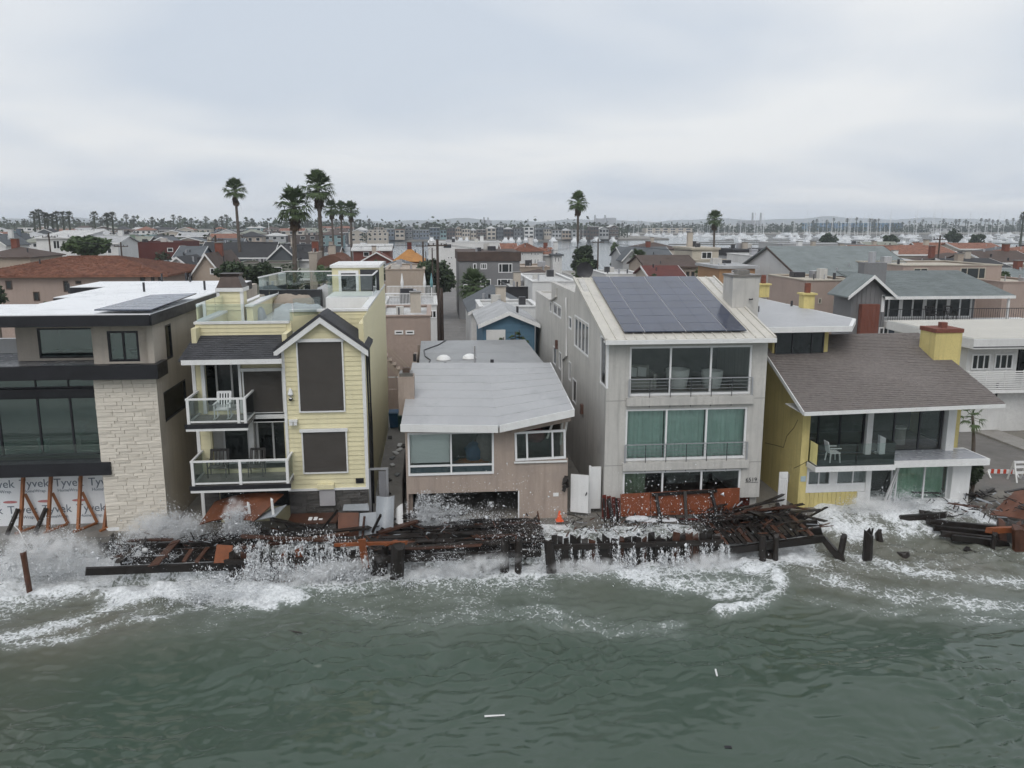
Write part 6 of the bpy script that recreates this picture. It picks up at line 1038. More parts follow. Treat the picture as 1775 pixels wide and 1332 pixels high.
for k in range(7): pl(D2, 'joist', (-2.2+k*.95+RD.uniform(-.2, .2), 31.2, -.3), (-2.2+k*.95, 34.5, -.3), .12, .2)
for k in range(9): x = -2.4+RD.random()*3; pl(D2, 'plank', (x, 33.5+RD.random(), .1+.05*k), (x+RD.uniform(.8, 2), 33.7+RD.random(), .16+.05*k), .2, .06)
for k in range(13):
    y = 31.35+.25*k; x = -2.5+RD.uniform(-.3, .5)
    while x < 3.9:
        l = RD.uniform(1.2, 2.8)
        if RD.random() < .78: pl(D2, 'plank', (x, y, .16+RD.uniform(-.03, .03)), (min(x+l, 4.4), y+RD.uniform(-.06, .06), .16+RD.uniform(-.04, .04)), .21, .05, BROWNW if RD.random() < .12 else None)
        x += l+.05
D3 = T('boardwalk_ruin', 'tilted black boardwalk deck with loose planks beside the grey house', 'boardwalk', (14, 32.5, 0))
for Y, x0, x1, z0_, z1_ in ((31.1, 11.3, 15.9, -.35, .05), (31.8, 11.6, 16.2, -.2, .12), (32.5, 11.6, 16.3, -.05, .2), (33.3, 11.8, 16.0, 0, .25), (34.1, 11.8, 15.8, .05, .2)): pl(D3, 'beam', (x0, Y, z0_), (x1, Y, z1_), .16, .3)
for k in range(17): x = 11.6+k*.24; pl(D3, 'plank', (x, 31.2+RD.uniform(-.2, .3), -.08+.018*k), (x+RD.uniform(-.1, .15), 34.2+RD.uniform(-.6, .2), .12+.012*k), .19, .05, BROWNW if RD.random() < .25 else None)
D4 = T('boardwalk_ruin', 'stack of black boardwalk beams hanging over the surge at the far right', 'boardwalk', (23.5, 32.5, 0))
for (a, c, d, e_), Y in (((1560, 899, 1640, 893), 33.6), ((1595, 890, 1650, 898), 33.9), ((1608, 905, 1735, 916), 33.0), ((1620, 915, 1742, 928), 32.6), ((1630, 925, 1745, 938), 32.2), ((1650, 932, 1748, 945), 31.9)): pl(D4, 'beam', at(a, c, Y=Y), at(d, e_, Y=Y-.3), .2, .26)
pl(D4, 'post', at(1640, 928, Y=32.5), at(1632, 950, Y=32.5), .32, .3); pl(D4, 'post', at(1650, 930, Y=32.6), at(1665, 940, Y=32.5), .2, .2); pl(D4, 'cross_beam', at(1715, 920, Y=31.6), at(1765, 918, Y=31.5), .2, .25, ORW)
for k in range(7): pl(D4, 'beam', at(1735+9*k, 905, Y=32.2), at(1742+8*k, 985, Y=31.4), .3, .25, WETW if k % 3 else BROWNW)
# plank bulkheads
def bulkhead(label, x0, x1, Y, z0, z1, orange):
    t = T('timber_bulkhead', label, 'bulkhead', ((x0+x1)/2, Y, z0)); x = x0
    while x < x1:
        w_ = RD.uniform(.2, .34); px_ = proj(x+w_/2, Y, -.5)[0]; mt = ORW if any(a < px_ < c for a, c in orange) else WETW if RD.random() > .12 else BROWNW
        dz = RD.uniform(-.12, .1); pl(t, 'plank', (x+w_/2, Y+RD.uniform(-.05, .05), z0), (x+w_/2+RD.uniform(-.03, .03), Y+.05, z1+dz), w_*.96, .09, mt, (0, 1, 0)); x += w_
    pl(t, 'waler', (x0-.1, Y-.12, z1-.25), (x1+.1, Y-.12, z1-.3), .14, .22); pl(t, 'waler', (x0, Y-.1, z0+.6), (x1, Y-.1, z0+.6), .1, .18)
bulkhead('black and orange plank bulkhead below the yellow clapboard house', -8.0, -2.3, 31.05, -1.7, .32, ((368, 384), (428, 446), (484, 500), (508, 522)))
bulkhead('black plank bulkhead below the grey house, water pouring over it', 4.6, 11.5, 31.1, -1.7, .42, ())
bulkhead('dark plank bulkhead under the stone tower ledge', -16.5, -8.2, 34.2, -1.7, -.25, ())
t = T('timber_bulkhead', 'dark plank bulkhead behind the beams of the tan house', 'bulkhead', (1, 34.5, -1.5))
for k in range(24): pl(t, 'plank', (-2.2+.29*k, 34.6, -1.7), (-2.2+.29*k, 34.6, -.05), .27, .08, None, (0, 1, 0))
# pilings
def piling(a, b_, c, d, Y, r_, lb, mat=None, split=0, lean=0, nme='piling'):
    """round post from pixel (a,b_) top to (c,d) foot, standing at depth Y"""
    p = at(a, b_, Y=Y); q = at(c, d, Y=Y+lean); q = q+(q-p).normalized()*.9; t = T(nme, lb, 'piling', (q.x, q.y, q.z), 'pilings of the ruined boardwalk'); n = 10; m = MB()
    pts = [q.lerp(p, k/4) for k in range(5)]; m.tube(pts, [r_*RD.uniform(.92, 1.08) for _ in pts], n, True)
    for k in range(n): i = 4*n+k; v = m.v[i]; m.v[i] = (v[0], v[1], v[2]+RD.uniform(-.1, .1)*(2.2 if split else 1))
    O('shaft', m, mat or WETW, t)
    if split: O('splinter', MB().bar(p+Vector((r_*.5, -.02, -.3)), p+Vector((r_*.7, -.02, .22)), .07, .05).bar(p+Vector((-r_*.3, -.02, -.3)), p+Vector((-r_*.35, -.02, .13)), .06, .05), mat or WETW, t)
    return t
piling(40, 958, 47, 1000, 31.3, .11, 'leaning dark piling alone in the foam at the far left', BROWNW)
piling(690, 946, 688, 1000, 30.7, .28, 'thick black piling below the corner of the tan house', split=0); piling(668, 948, 667, 980, 31.3, .13, 'thin black piling just left of the thick one')
piling(876, 937, 874, 998, 30.8, .18, 'split topped piling in front of the tan house, left of a pair', split=1); piling(899, 936, 898, 999, 30.8, .16, 'flat topped piling in front of the tan house, right of a pair')
piling(836, 965, 835, 992, 30.9, .09, 'short slim post in the foam left of the piling pair'); piling(951, 938, 957, 1003, 30.85, .2, 'leaning wet piling at the left end of the pouring bulkhead', lean=-.1)
piling(1322, 930, 1321, 985, 31.0, .14, 'dark piling under the tilted deck, left of two'); piling(1345, 928, 1344, 982, 31.0, .12, 'dark piling under the tilted deck, right of two')
piling(1335, 955, 1333, 985, 31.3, .25, 'stubby thick piling between the two under the tilted deck'); piling(1463, 930, 1452, 990, 30.9, .14, 'slanting piling crossed by a fallen brace')
piling(1506, 925, 1502, 990, 30.9, .2, 'tall square black piling standing alone in the surge', split=1); piling(1522, 926, 1527, 945, 32.3, .15, 'short twin stump behind the tall square piling', split=1)
piling(1565, 957, 1572, 985, 31.2, .24, 'tilted stump with pale growth in open water', lean=-.15); piling(1682, 954, 1676, 985, 31.4, .26, 'leaning thick stump left of the far right wreckage'); piling(1706, 968, 1706, 990, 31.2, .34, 'broad low stump beside the far right wreckage')
piling(1768, 915, 1768, 985, 31.0, .3, 'reddish dark piling at the right edge of the picture', BROWNW); piling(1725, 925, 1715, 985, 31.3, .1, 'thin dark post in front of the far right beams')
t = T('fallen_brace', 'fallen black timber leaning on the slanting piling', 'timber', (17, 31, -.5)); pl(t, 'timber', at(1428, 935, Y=31.2), at(1462, 975, Y=30.8), .26, .26)
tag(O('barnacles', MB().tube([at(1575, 972, Y=30.95), at(1578, 985, Y=30.95)], [.18, .12], 8), M('pale_growth', (.42, .4, .34), .9, .3, 8, .8, 20), smooth=False), 'pale clump of growth on the tilted stump', 'growth')
# loose wreckage, each piece its own thing
def loose(nme, cat, lb, a, c, w_, hh, mat, up=(0, 0, 1)):
    o = O(nme, beam(MB(), a, c, w_, hh, up), mat, loc=a); tag(o, lb, cat, 'loose wreckage along the shore')
def sheet(nme, cat, lb, pts, mat, th=.03, bend=0, off=(0, 1, 0)):
    """board given by four corners; bend bows it"""
    a, b_, c, d = (Vector(p) for p in pts); n = (b_-a).cross(d-a).normalized(); m = MB(); k = 9
    for s in (0, 1):
        for j in range(k):
            for i in range(k):
                u, v = i/(k-1), j/(k-1); p = (a*(1-u)+b_*u)*(1-v)+(d*(1-u)+c*u)*v; m.v.append(tuple(p+n*(bend*(4*u*(1-u))+s*th)))
    for s in (0, 1):
        for j in range(k-1):
            for i in range(k-1): q = s*k*k+j*k+i; m.f.append((q, q+1, q+k+1, q+k))
    for i in range(k-1):
        for e0, e1 in (((i), (i+1)), ((k-1)*k+i, (k-1)*k+i+1), (i*k, (i+1)*k), (i*k+k-1, (i+1)*k+k-1)): m.f.append((e0, e1, k*k+e1, k*k+e0))
    tag(O(nme, m, mat, loc=a), lb, cat, 'loose wreckage along the shore')
sheet('plywood_slab', 'plywood', 'large bowed brown plywood slab collapsed below the yellow balcony', [at(345, 912, Y=33.4), at(440, 905, Y=33.0), at(492, 858, Y=34.3), at(372, 872, Y=34.6)], OSB, .05, .25)
sheet('grey_sheet', 'panel', 'pale grey sheet tilted under two white posts', [at(433, 905, Y=33.2), at(478, 896, Y=33.2), at(497, 876, Y=34), at(470, 884, Y=34)], GPAN)
loose('white_post', 'post', 'white post sticking out of the wreckage, left of two', at(430, 873, Y=33.3), at(435, 903, Y=33.3), .1, .1, WHT); loose('white_post', 'post', 'white post sticking out of the wreckage, right of two', at(471, 866, Y=33.4), at(475, 897, Y=33.4), .1, .1, WHT)
t = T('stone_planter', 'dark stacked stone planter box in front of the yellow house', 'planter', (-5.5, 33.8, 0)); p = at(498, 905, Y=33.5); q = at(582, 905, Y=33.5); B('planter_body', DSTONE, t, p.x, q.x, 33.5, 34.6, -.2, .55); veneer(t, dm, 'Y', 33.498, p.x, q.x, -.15, .5, (.1, .16), (.3, .8), .05, R1); B('planter_top', BROWNW, t, p.x-.03, q.x+.03, 33.46, 34.7, .551, .6)
for k in range(5): B('small_tile', WHT, t, p.x+.8+.22*(k % 3), p.x+.95+.22*(k % 3), 33.8+.2*(k//3), 33.92+.2*(k//3), .601, .63)
sheet('plywood_sheet', 'plywood', 'upright orange brown plywood sheet beside the grey panels', [at(586, 930, Y=33.2), at(622, 930, Y=33.2), at(622, 889, Y=33.6), at(586, 889, Y=33.6)], OSB)
sheet('grey_sheet', 'panel', 'light grey panel leaning right of the upright plywood', [at(622, 930, Y=33.1), at(652, 925, Y=33.1), at(652, 888, Y=33.5), at(624, 890, Y=33.5)], GPAN); sheet('grey_sheet', 'panel', 'tall bent grey panel leaning at the mouth of the side passage', [at(650, 926, Y=33.3), at(682, 915, Y=33.3), at(684, 859, Y=34.4), at(653, 860, Y=34.4)], GPAN, .03, -.18)
sheet('metal_scrap', 'scrap', 'crumpled pale sheet by the garage corner of the tan house', [at(684, 905, Y=34.2), at(699, 912, Y=34.0), at(698, 873, Y=34.5), at(686, 884, Y=34.4)], WHT, .02, .12)
sheet('white_board', 'board', 'flat white board lying behind the upright plywood', [at(594, 886, Y=34.1), at(640, 886, Y=34.1), at(638, 874, Y=34.6), at(596, 876, Y=34.6)], GPAN)
loose('orange_timber', 'timber', 'long orange timber along the boardwalk edge left of the thick piling', at(580, 945, Y=31.0), at(705, 941, Y=31.0), .14, .12, ORW); loose('orange_timber', 'timber', 'orange post hanging down into the foam', at(628, 940, Y=30.85), at(635, 988, Y=30.85), .3, .08, ORW, (0, 1, 0)); loose('orange_timber', 'timber', 'short orange offcut lying on the long orange timber', at(668, 946, Y=30.8), at(688, 937, Y=31.2), .16, .06, ORW)
sheet('plywood_offcut', 'plywood', 'orange plywood offcut at the left end of the plank bulkhead', [at(370, 980, Y=31.0), at(398, 982, Y=31.0), at(404, 946, Y=31.3), at(376, 944, Y=31.3)], ORW)
for i, (a, b_, c, d, Y, w_) in enumerate(((385, 955, 600, 925, 31.8, .2), (395, 940, 520, 915, 32.6, .25), (500, 930, 640, 915, 32.8, .3), (420, 930, 640, 940, 31.5, .22), (560, 915, 585, 885, 33.2, .06), (470, 900, 560, 918, 33.2, .25), (640, 930, 720, 905, 33.2, .3), (700, 925, 745, 920, 33.5, .28), (660, 915, 700, 925, 33.6, .2), (628, 935, 632, 895, 32.9, .06), (645, 925, 660, 893, 32.9, .07))):
    loose('wreck_timber', 'timber', '%s dark loose timber heaped below the yellow clapboard house, counting from the left' % ordinal(i+1), at(a, b_, Y=Y), at(c, d, Y=Y+.2), w_, .1, WETW if i % 3 else BROWNW)
for i in range(26):
    x = RD.uniform(12.2, 16.3); y = RD.uniform(32.6, 34.5); z = .22+RD.random()*.36*(1-abs(x-14.3)/3); a = RD.gauss(0, .6); l = RD.uniform(.7, 2.2)
    loose('wreck_plank', 'plank', 'dark broken plank, %s in the heap beside the grey house' % ordinal(i+1), Vector((x-l/2*math.cos(a), y-l/2*math.sin(a), z)), Vector((x+l/2*math.cos(a), y+l/2*math.sin(a), z+RD.uniform(-.2, .3))), RD.uniform(.12, .24), .06, WETW if RD.random() < .8 else BROWNW)
loose('wreck_plank', 'plank', 'dark plank jutting up at the right end of the heap', at(1385, 905, Y=33.6), at(1432, 880, Y=33.2), .16, .06, WETW); loose('wreck_plank', 'plank', 'long flat dark plank on top of the heap', at(1330, 893, Y=33.6), at(1425, 884, Y=33.4), .2, .06, WETW)
sheet('red_plywood', 'plywood', 'large reddish plywood sheet thrown up at the right edge', [at(1715, 893, Y=33.8), at(1790, 905, Y=33.4), at(1800, 850, Y=35), at(1758, 853, Y=35.2)], OSB, .04, .05)
for i in range(16):
    x = RD.uniform(23.5, 27); y = RD.uniform(33.2, 35.6); l = RD.uniform(.6, 1.8); a = RD.uniform(0, 3.14)
    loose('wreck_board', 'board', '%s of the boards tangled at the corner of the yellow stucco house' % ordinal(i+1), Vector((x, y, .1+.02*i)), Vector((x+l*math.cos(a), y+l*math.sin(a)*.5, .13+.02*i+RD.uniform(-.08, .12))), .16, .05, [WETW, BROWNW, GPAN][i % 3 if i % 5 == 0 else 0])
loose('fallen_board', 'board', 'long red brown board lying below the plywood barrier', at(1180, 901, Y=34.1), at(1226, 903, Y=34.0), .12, .1, REDW)
for i, (a, b_, hw) in enumerate(((1105, 900, 44), (1130, 905, 50), (1160, 904, 36), (1185, 908, 30), (1095, 909, 34), (1205, 910, 20))):
    p = at(a, b_, Y=34.1); m = MB()
    for j in range(8):
        for k in range(14):
            th_ = math.pi*j/7; t_ = 6.283*k/14; m.v.append((p.x+hw/80*math.sin(th_)**.7*math.cos(t_), 34.1+.22*math.sin(th_)**.7*math.sin(t_), max(-.05, p.z-.13*math.cos(th_)*(1+.15*math.sin(5*t_+i)))))
    m.f = [(j*14+k, j*14+(k+1) % 14, j*14+14+(k+1) % 14, j*14+14+k) for j in range(7) for k in range(14)]
    tag(O('sandbag', m, M('white_sandbag', (.62, .63, .65), .6, .1, 4, .4, 12), smooth=True), 'white sandbag under the plywood barrier, %s from the left' % ordinal([2, 3, 4, 5, 1, 6][i]), 'sandbag', 'white sandbags')
tag(O('driftwood', MB().tube([at(840, 1242, Z=SEA+.03), at(875, 1240, Z=SEA+.06)], [.03, .02], 6), WHT), 'thin pale stick floating in the green water', 'driftwood'); tag(O('driftwood', MB().tube([at(500, 1094, Z=SEA+.05), at(523, 1097, Z=SEA+.05)], [.04, .02], 6), WETW), 'short dark stick floating near the foam', 'driftwood')
tag(O('floating_scrap', MB().bar(at(1240, 1160, Z=SEA+.05), at(1243, 1172, Z=SEA+.06), .05, .02), WHT), 'tiny white scrap floating on the right', 'scrap'); tag(O('floating_scrap', MB().bar(at(1256, 1296, Z=SEA+.05), at(1268, 1296, Z=SEA+.06), .1, .04), BLK), 'tiny black scrap floating near the bottom edge', 'scrap')
tag(O('float_ball', MB().tube([(at(251, 954, Y=32)+Vector((0, 0, q))) for q in (-.1, -.06, 0, .06, .1)], [.02, .1, .12, .1, .02], 10), WHT, smooth=True), 'white ball wedged between the broken beams', 'float')
loose('white_pipe', 'pipe', 'short white pipe lying on the ledge below the stone tower', at(187, 918, Y=34.2), at(206, 917, Y=34.2), .12, .12, WHT)
# passage between the yellow and tan houses
for i, (x, y, cc, lb) in enumerate(((-2.55, 52, (.02, .08, .16), 'blue wheeled bin in the side passage'), (-1.95, 51.2, (.012, .06, .045), 'dark green wheeled bin in the side passage'))):
    t = T('wheeled_bin', lb, 'bin', (x, y, 0)); mt = M('bin_%d' % i, cc, .5, .15); m = MB(); m.hexa([(x-.26, y-.28, .08), (x+.26, y-.28, .08), (x+.26, y+.28, .08), (x-.26, y+.28, .08), (x-.31, y-.35, 1.0), (x+.31, y-.35, 1.0), (x+.31, y+.35, 1.0), (x-.31, y+.35, 1.0)]); O('bin_body', m, mt, t); O('lid', MB().hexa([(x-.33, y-.38, 1.001), (x+.33, y-.38, 1.001), (x+.33, y+.38, 1.001), (x-.33, y+.38, 1.001), (x-.3, y-.34, 1.06), (x+.3, y-.34, 1.06), (x+.3, y+.36, 1.13), (x-.3, y+.36, 1.13)]), mt, t)
    for s in (-.27, .27): O('wheel', MB().tube([(x+s-.03, y+.3, .1), (x+s+.03, y+.3, .1)], .1, 12), BLK, t)
t = T('passage_gate', 'grey metal frame gate at the mouth of the side passage', 'gate', (-2.2, 35, 0))
p = at(640, 815, Y=35.1); q = at(671, 815, Y=35.1); 
for x in (p.x, q.x): B('gate_post', ALU, t, x-.05, x+.05, 35.05, 35.15, -.1, p.z)
B('gate_head', ALU, t, p.x-.05, q.x+.05, 35.05, 35.15, p.z+.001, p.z+.08); B('gate_panel', M('grey_board', (.2, .2, .21), .6), t, p.x+.4, q.x-.05, 35.08, 35.11, 0, p.z-.06)
t = T('passage_fence', 'weathered timber fence along the tan house side passage', 'fence', (-1.4, 44, 0))
for k in range(16): B('board', DW, t, -1.5, -1.46, 36+.9*k, 36.85+.9*k, 0, 1.5+RD.uniform(-.1, .1))
for k in range(12):
    x = RD.uniform(-2.7, -1.7); y = RD.uniform(36, 50); loose('passage_scrap', 'scrap', 'pale scrap strewn in the side passage, %s from the sea' % ordinal(k+1), Vector((x, y, .05)), Vector((x+RD.uniform(-.3, .3), y+RD.uniform(.1, .6), .12)), .25, .06, [GPAN, DW, WHT][k % 3])

# litter of splinters and chips over the wreckage, and trailing cables
lt = {0: MB(), 1: MB(), 2: MB()}
for zone, n in (((-12.5, -2.2, 31.2, 34.3, .05), 330), ((-2.2, 4.5, 31.4, 34.4, .12), 120), ((5.5, 11.5, 32.5, 34.5, .02), 80), ((11.5, 16.3, 31.3, 34.6, .22), 140), ((22.5, 27, 32.5, 36, .1), 120)):
    for k in range(n):
        x, y = RD.uniform(*zone[:2]), RD.uniform(*zone[2:4]); l = RD.uniform(.08, .5); a = RD.uniform(0, 6.28); p = Vector((x, y, zone[4]+RD.random()**2*.3)); beam(lt[0 if RD.random() < .62 else 1 if RD.random() < .7 else 2], p, p+Vector((l*math.cos(a), l*math.sin(a), RD.uniform(-.12, .2))), RD.uniform(.02, .07), RD.uniform(.015, .04))
for k, (mt, lb) in enumerate(((WETW, 'black splinters strewn over the wrecked boardwalk'), (BROWNW, 'brown splinters strewn over the wrecked boardwalk'), (GPAN, 'pale chips strewn over the wrecked boardwalk'))): tag(O('splinters', lt[k], mt), lb, 'debris', kind='stuff')
for i, (q, lb) in enumerate((([(25, 912), (33, 920), (40, 935), (50, 950), (60, 962)], 'thin pale cable hanging off the ledge at the far left'), ([(520, 925), (560, 938), (600, 930), (650, 944)], 'dark cable looped over the beams below the yellow house'), ([(1180, 905), (1230, 912), (1290, 905), (1340, 918)], 'dark cable lying across the heap beside the grey house'))):
    tag(O('loose_cable', MB().tube([at(a, c, Y=34-.5*k-(0 if i else .3)) for k, (a, c) in enumerate(q)], .02, 5), WHT if i == 0 else BLK), lb, 'cable')
# ================================================================ SPRAY: every drop is a small solid
DROP = M('water_drop_white', (.78, .8, .82), .5, .05); SR = np.random.default_rng(99)
def V3(px, py, Y): p = at(px, py, Y=Y); return np.array([p.x, p.y, p.z])
def lump(n, c, s):
    """cloud of drops with torn edges"""
    k = max(6, n//260); cc = SR.normal(0, 1, (k, 3))*s*.75; w_ = SR.random(k)**2+.05; i = SR.choice(k, n, p=w_/w_.sum()); sc = (.12+.5*SR.random(k))[i, None]
    return c+cc[i]+SR.normal(0, 1, (n, 3))*s*sc
def box_mist(n, x0, y0, x1, y1, Y0, Y1, fall=1.0, sz=(.07, .3)):
    k = max(10, n//110); ax = np.clip(SR.normal((x0+x1)/2, (x1-x0)*.3, k), x0-(x1-x0)*.15, x1+(x1-x0)*.15); ay = y1-(y1-y0)*(SR.random(k)**fall)*(1-.55*((ax-(x0+x1)/2)/(x1-x0)*2)**2).clip(.2, 1)*SR.uniform(.5, 1.25, k); out = []
    w_ = SR.random(k)**1.4+.06; m = np.maximum(1, (n*w_/w_.sum()).astype(int))
    for a, c, q in zip(ax, ay, m): s = SR.uniform(*sz); out.append(V3(a, c, SR.uniform(Y0, Y1))+SR.normal(0, 1, (q, 3))*[s, .18, s*SR.uniform(.6, 1.6)])
    return np.concatenate(out)
def jets(n, px, py, Y, k, vx, vz, T_=.9, j=.05, spread=.15):
    p0 = V3(px, py, Y); m = n//k; out = []
    for _ in range(k):
        v = np.array([SR.uniform(*vx), SR.uniform(-.6, .25), SR.uniform(*vz)*SR.uniform(.6, 1)]); t = np.sort(SR.random(m))**.8*T_*SR.uniform(.4, 1)
        o = p0+SR.normal(0, 1, 3)*[spread, .1, .05]; p = o+v*t[:, None]; p[:, 2] -= 4.0*t*t; out.append(p+SR.normal(0, 1, (m, 3))*(j*(.3+t[:, None]*1.6)))
    return np.concatenate(out)
def fall(n, x0, x1, yt, yb, Y, k):
    """sheets of water breaking over the planks"""
    out = []; m = n//k
    for _ in range(k):
        a = SR.uniform(x0, x1); t = V3(a, yt+SR.uniform(-8, 34), Y-.05); b_ = V3(a+SR.uniform(-5, 5), yb+SR.uniform(-6, 4), Y-.35); f = SR.random(m)**SR.uniform(.5, 1.6)
        out.append(t+(b_-t)*f[:, None]+SR.normal(0, 1, (m, 3))*[.02+.05*SR.random(), .05, .03])
    return np.concatenate(out)
TET = np.array([(1, 1, 1), (1, -1, -1), (-1, 1, -1), (-1, -1, 1)], float)*.75; TF = np.array([(0, 1, 2), (0, 3, 1), (0, 2, 3), (1, 3, 2)])
def spray(label, P, rmed=.0075, stretch=1.0):
    n = len(P); r = rmed*np.exp(SR.normal(0, .6, n)); q = SR.normal(0, 1, (n, 3)); q /= np.linalg.norm(q, axis=1)[:, None]
    s = np.cross(q, [0, 0, 1.0]); s /= np.linalg.norm(s, axis=1)[:, None]+1e-6; u = np.cross(q, s); V = (TET[None, :, 0:1]*q[:, None]+TET[None, :, 1:2]*s[:, None]+TET[None, :, 2:3]*u[:, None])*r[:, None, None]
    V[:, :, 2] *= stretch; V += P[:, None]; F = (TF[None]+4*np.arange(n)[:, None, None]).reshape(-1, 3).astype(np.int32)
    me = bpy.data.meshes.new('sea_spray'); me.vertices.add(4*n); me.vertices.foreach_set('co', V.astype(np.float32).ravel()); me.loops.add(F.size); me.loops.foreach_set('vertex_index', F.ravel()); me.polygons.add(len(F)); me.polygons.foreach_set('loop_start', np.arange(0, F.size, 3, dtype=np.int32)); me.update(calc_edges=True); me.materials.append(DROP)
    o = bpy.data.objects.new('sea_spray', me); COL.objects.link(o); tag(o, label, 'spray', kind='stuff')
cat_ = lambda *a: np.concatenate(a)
spray('fan of white spray bursting in the garage opening', cat_(jets(26000, 735, 918, 34.1, 170, (-.2, 2.9), (1.6, 5.4), .95, .045, .3), jets(8000, 730, 910, 34.1, 70, (-.4, 1.6), (2.4, 5.8), .85, .03, .2), box_mist(8000, 715, 885, 880, 925, 34.0, 34.7, 1.4), box_mist(2500, 740, 860, 895, 915, 34.1, 34.7)))
spray('spray thrown up over the ledge at the far left', cat_(box_mist(16000, -20, 925, 190, 1000, 31.6, 32.6, .8), jets(6000, 60, 985, 31.6, 60, (-1.5, 1.8), (1.5, 4.2), .8, .05, .8), jets(3000, 140, 975, 32, 30, (-.5, 1.5), (1, 3), .7, .05, .5)))
spray('white burst at the foot of the stone tower', cat_(box_mist(20000, 225, 893, 375, 945, 33.3, 34.0, .7), jets(7000, 275, 940, 33.7, 70, (-1.3, 1.5), (1.6, 4.6), .75, .05, .7), box_mist(5000, 160, 945, 310, 985, 31.3, 32.2)))
spray('narrow spike of spray below the yellow balcony', cat_(jets(6000, 408, 922, 33.0, 50, (-.6, .8), (2.5, 5.2), .62, .04, .2), box_mist(4500, 388, 890, 440, 930, 32.8, 33.4, .8)))
spray('water streaming down the plank bulkhead below the yellow house', cat_(fall(9000, 425, 645, 945, 1004, 31.0, 60), box_mist(9000, 400, 975, 660, 1012, 30.5, 31.0, .7), box_mist(2500, 430, 925, 640, 960, 31.0, 31.6)), .009, 2.2)
spray('low white splash around the pilings of the tan house', cat_(box_mist(9000, 640, 965, 945, 1005, 30.6, 31.1, .7), box_mist(4000, 840, 915, 1000, 955, 31.3, 33.5), jets(3000, 760, 1000, 30.6, 40, (-1, 1), (.6, 2.2), .6, .04, 1.2)))
spray('heavy water pouring over the bulkhead below the grey house', cat_(fall(13000, 935, 1265, 945, 1008, 31.0, 80), box_mist(16000, 960, 980, 1330, 1022, 30.3, 30.9, .8), box_mist(1800, 940, 915, 1260, 960, 31.0, 32.5, 1, (.2, .5))), .009, 2.4)
spray('mist of drops hanging before the grey house', cat_(box_mist(3000, 900, 850, 1290, 930, 31.5, 34.2, 1.3, (.3, .8)), box_mist(900, 860, 820, 1240, 900, 31, 34, 1, (.5, 1.0))), .009)
spray('churned surge breaking against the yellow stucco house', cat_(box_mist(20000, 1440, 862, 1680, 905, 34.0, 34.8, .7), jets(7000, 1520, 898, 34.4, 80, (-2, 2), (1, 3), .7, .05, 1.6), jets(3500, 1650, 905, 33.8, 50, (-1, 1.2), (1, 3), .6, .05, .6), box_mist(4500, 1600, 880, 1720, 925, 33, 34)))
spray('loose foam flecks over the breaking crests', cat_(box_mist(8000, 250, 1005, 520, 1050, 29.3, 30.3, .9), box_mist(7000, 1010, 1000, 1345, 1050, 29.3, 30.3, 1.1), box_mist(4000, 640, 1005, 1000, 1040, 29.6, 30.4), box_mist(3500, 1340, 940, 1775, 1000, 30.8, 32.5)), .010)
def washed(label, x0, x1, y0, y1, z, amp, seed):
    """sheet of white water lying over the wrecked deck"""
    nx_, ny_ = int((x1-x0)/.07), int((y1-y0)/.07); X_, Y_ = np.meshgrid(np.linspace(x0, x1, nx_), np.linspace(y0, y1, ny_)); Z_ = z+amp*vnoise(X_, Y_, .5, seed)+amp*.5*vnoise(X_, Y_, .17, seed+1)
    edge = np.minimum(np.minimum(X_-x0, x1-X_), np.minimum(Y_-y0, y1-Y_)); Z_ -= .5*np.exp(-edge/.12); me = bpy.data.meshes.new('white_water'); me.from_pydata(np.stack([X_, Y_, Z_], -1).reshape(-1, 3).tolist(), [], [(j*nx_+i, j*nx_+i+1, j*nx_+nx_+i+1, j*nx_+nx_+i) for j in range(ny_-1) for i in range(nx_-1)])
    me.polygons.foreach_set('use_smooth', [True]*len(me.polygons))
    for nm_, ar in (('foam', .35+.55*vnoise(X_, Y_, .6, seed+2)), ('silt', X_*0+.6)): q = me.attributes.new(nm_, 'FLOAT', 'POINT'); q.data.foreach_set('value', ar.astype(np.float32).ravel())
    me.materials.append(MATS['sea_water']); o = bpy.data.objects.new('white_water', me); COL.objects.link(o); tag(o, label, 'water', kind='stuff')
washed('white water swirling over the deck beams by the tan house', -.5, 6.2, 31.3, 34.7, -.3, .16, 51); washed('white water lying behind the pouring bulkhead', 4.4, 11.4, 31.25, 34.2, -.3, .2, 57); washed('foam behind the plank bulkhead below the yellow house', -12.5, -2.4, 31.25, 34.2, -.55, .2, 63)

# soft mist where the waves burst: closed puffs of thin white air
def puff(label, px, py, Y, rx, ry, rz_, dens, seed):
    c = V3(px, py, Y); m = MB(); n, k = 16, 9
    for j in range(k+1):
        for i in range(n): t, f = 6.2832*i/n, math.pi*j/k; m.v.append((math.sin(f)*math.cos(t), math.sin(f)*math.sin(t), -math.cos(f)))
    m.f = [(j*n+i, j*n+(i+1) % n, j*n+n+(i+1) % n, j*n+n+i) for j in range(k) for i in range(n)]
    me = mesh('sea_mist', m.v, m.f, MIST); o = bpy.data.objects.new('sea_mist', me); COL.objects.link(o); o.location = c; o.scale = (rx, ry, rz_); o.rotation_euler = (0, SR.uniform(-.3, .3), SR.uniform(-.2, .2)); o.color = (dens, seed, 0, 1); tag(o, label, 'mist', kind='stuff')
MIST = bpy.data.materials.new('mist_air'); MIST.use_nodes = True; nt = MIST.node_tree; nt.nodes.remove(nt.nodes['Principled BSDF'])
pv = nt.nodes.new('ShaderNodeVolumePrincipled'); pv.inputs['Color'].default_value = (1, 1, 1, 1)
for q in ('Density Attribute', 'Temperature Attribute', 'Color Attribute'): pv.inputs[q].default_value = ''
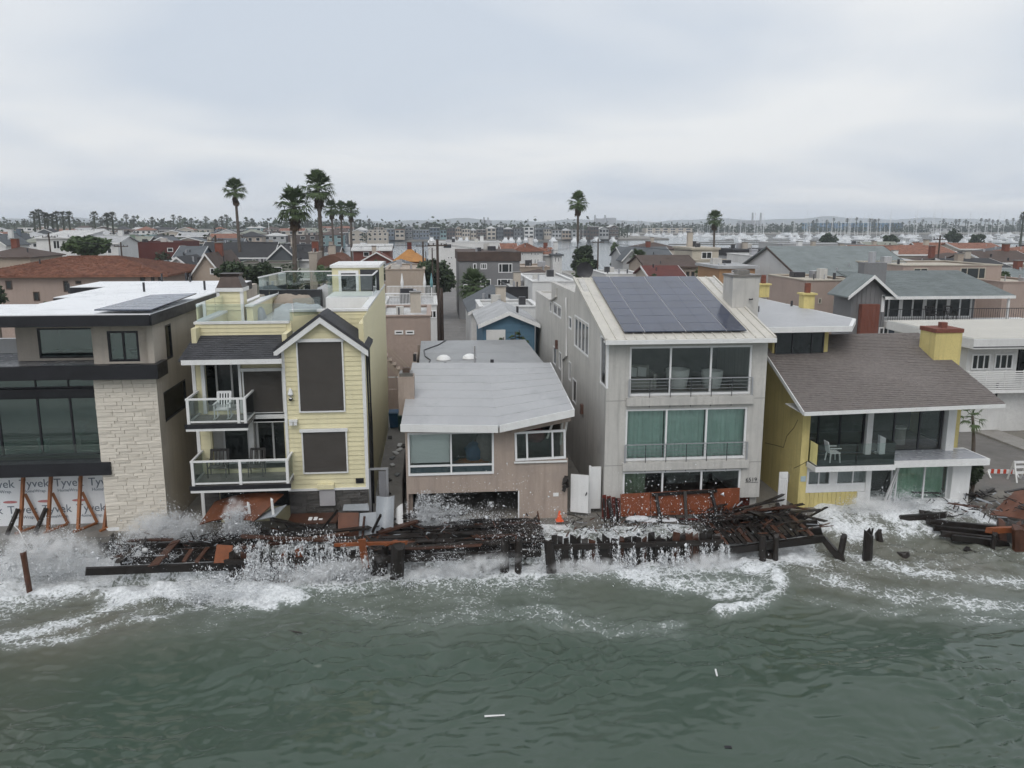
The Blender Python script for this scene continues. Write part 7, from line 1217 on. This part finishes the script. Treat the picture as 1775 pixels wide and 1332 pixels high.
tcn = nt.nodes.new('ShaderNodeTexCoord'); ln = nt.nodes.new('ShaderNodeVectorMath'); ln.operation = 'LENGTH'; lnk(nt, tcn.outputs['Object'], ln.inputs[0])
geo = nt.nodes.new('ShaderNodeNewGeometry'); oi = nt.nodes.new('ShaderNodeObjectInfo'); sc_ = nt.nodes.new('ShaderNodeSeparateColor'); lnk(nt, oi.outputs['Color'], sc_.inputs[0])
edge = ramp(nt, ln.outputs['Value'], .1, 1.0, (1, 1, 1), (0, 0, 0)); nz_ = ramp(nt, noise(nt, 2.6, 4, geo.outputs['Position'], .6, .6), .42, .72)
lnk(nt, mth('MULTIPLY', mth('MULTIPLY', edge, nz_, nt), mth('MULTIPLY', sc_.outputs[0], 18.0, nt), nt), pv.inputs['Density']); lnk(nt, pv.outputs[0], nt.nodes['Material Output'].inputs['Volume'])
for i, a in enumerate((('garage opening', 765, 908, 34.2, 1.5, .6, .7, .4), ('stone tower foot', 290, 918, 33.7, 1.9, .6, .85, .75), ('far left ledge', 90, 955, 31.9, 2.3, .6, .9, .6), ('yellow balcony spike', 408, 895, 33.1, .55, .4, .9, .7), ('plank bulkhead', 560, 992, 30.7, 2.6, .5, .45, .6), ('piling pair', 800, 985, 30.7, 2.6, .5, .45, .6), ('grey house bulkhead, left', 1020, 990, 30.6, 2.0, .5, .6, .8), ('grey house bulkhead, right', 1200, 990, 30.5, 2.2, .5, .7, .8), ('yellow stucco house front', 1545, 885, 34.3, 2.6, .6, .6, .7), ('right beams', 1665, 900, 33.7, 1.4, .5, .5, .5))): puff('soft white mist at the '+a[0], *a[1:], i)
# ---------------------------------------------------------------- labels counted in the order the eye meets the things
bpy.context.view_layer.update()
def recount(test, key, fmt, by=lambda o: ''):
    n = {}
    for o in sorted([o for o in COL.objects if o.parent is None and test(o)], key=key): k = by(o); n[k] = n.get(k, 0)+1; o['label'] = fmt(o, ordinal(n[k]))
pxk = lambda o: proj(*o.location)[0]
recount(lambda o: o.get('group') == 'small houses in the middle blocks', pxk, lambda o, w_: '%s small house in the middle blocks, %s of its colour from the left' % (o['label'].split(' small house')[0], w_), lambda o: o['label'].split(' small house')[0])
recount(lambda o: o.get('group') == 'small trees between the houses', pxk, lambda o, w_: 'small green tree between the houses, %s from the left' % w_)
recount(lambda o: o.name.startswith('wreck_plank') and 'in the heap beside' in o['label'], pxk, lambda o, w_: 'dark broken plank, %s from the left in the heap beside the grey house' % w_)
recount(lambda o: o.name.startswith('wreck_board'), pxk, lambda o, w_: '%s board from the left in the tangle at the yellow stucco house corner' % w_)
recount(lambda o: o.name.startswith('passage_scrap'), lambda o: o.location.y, lambda o, w_: 'pale scrap strewn in the side passage, %s from the sea' % w_)
recount(lambda o: o.name.startswith('wreck_timber'), pxk, lambda o, w_: 'dark loose timber below the yellow clapboard house, %s from the left' % w_)
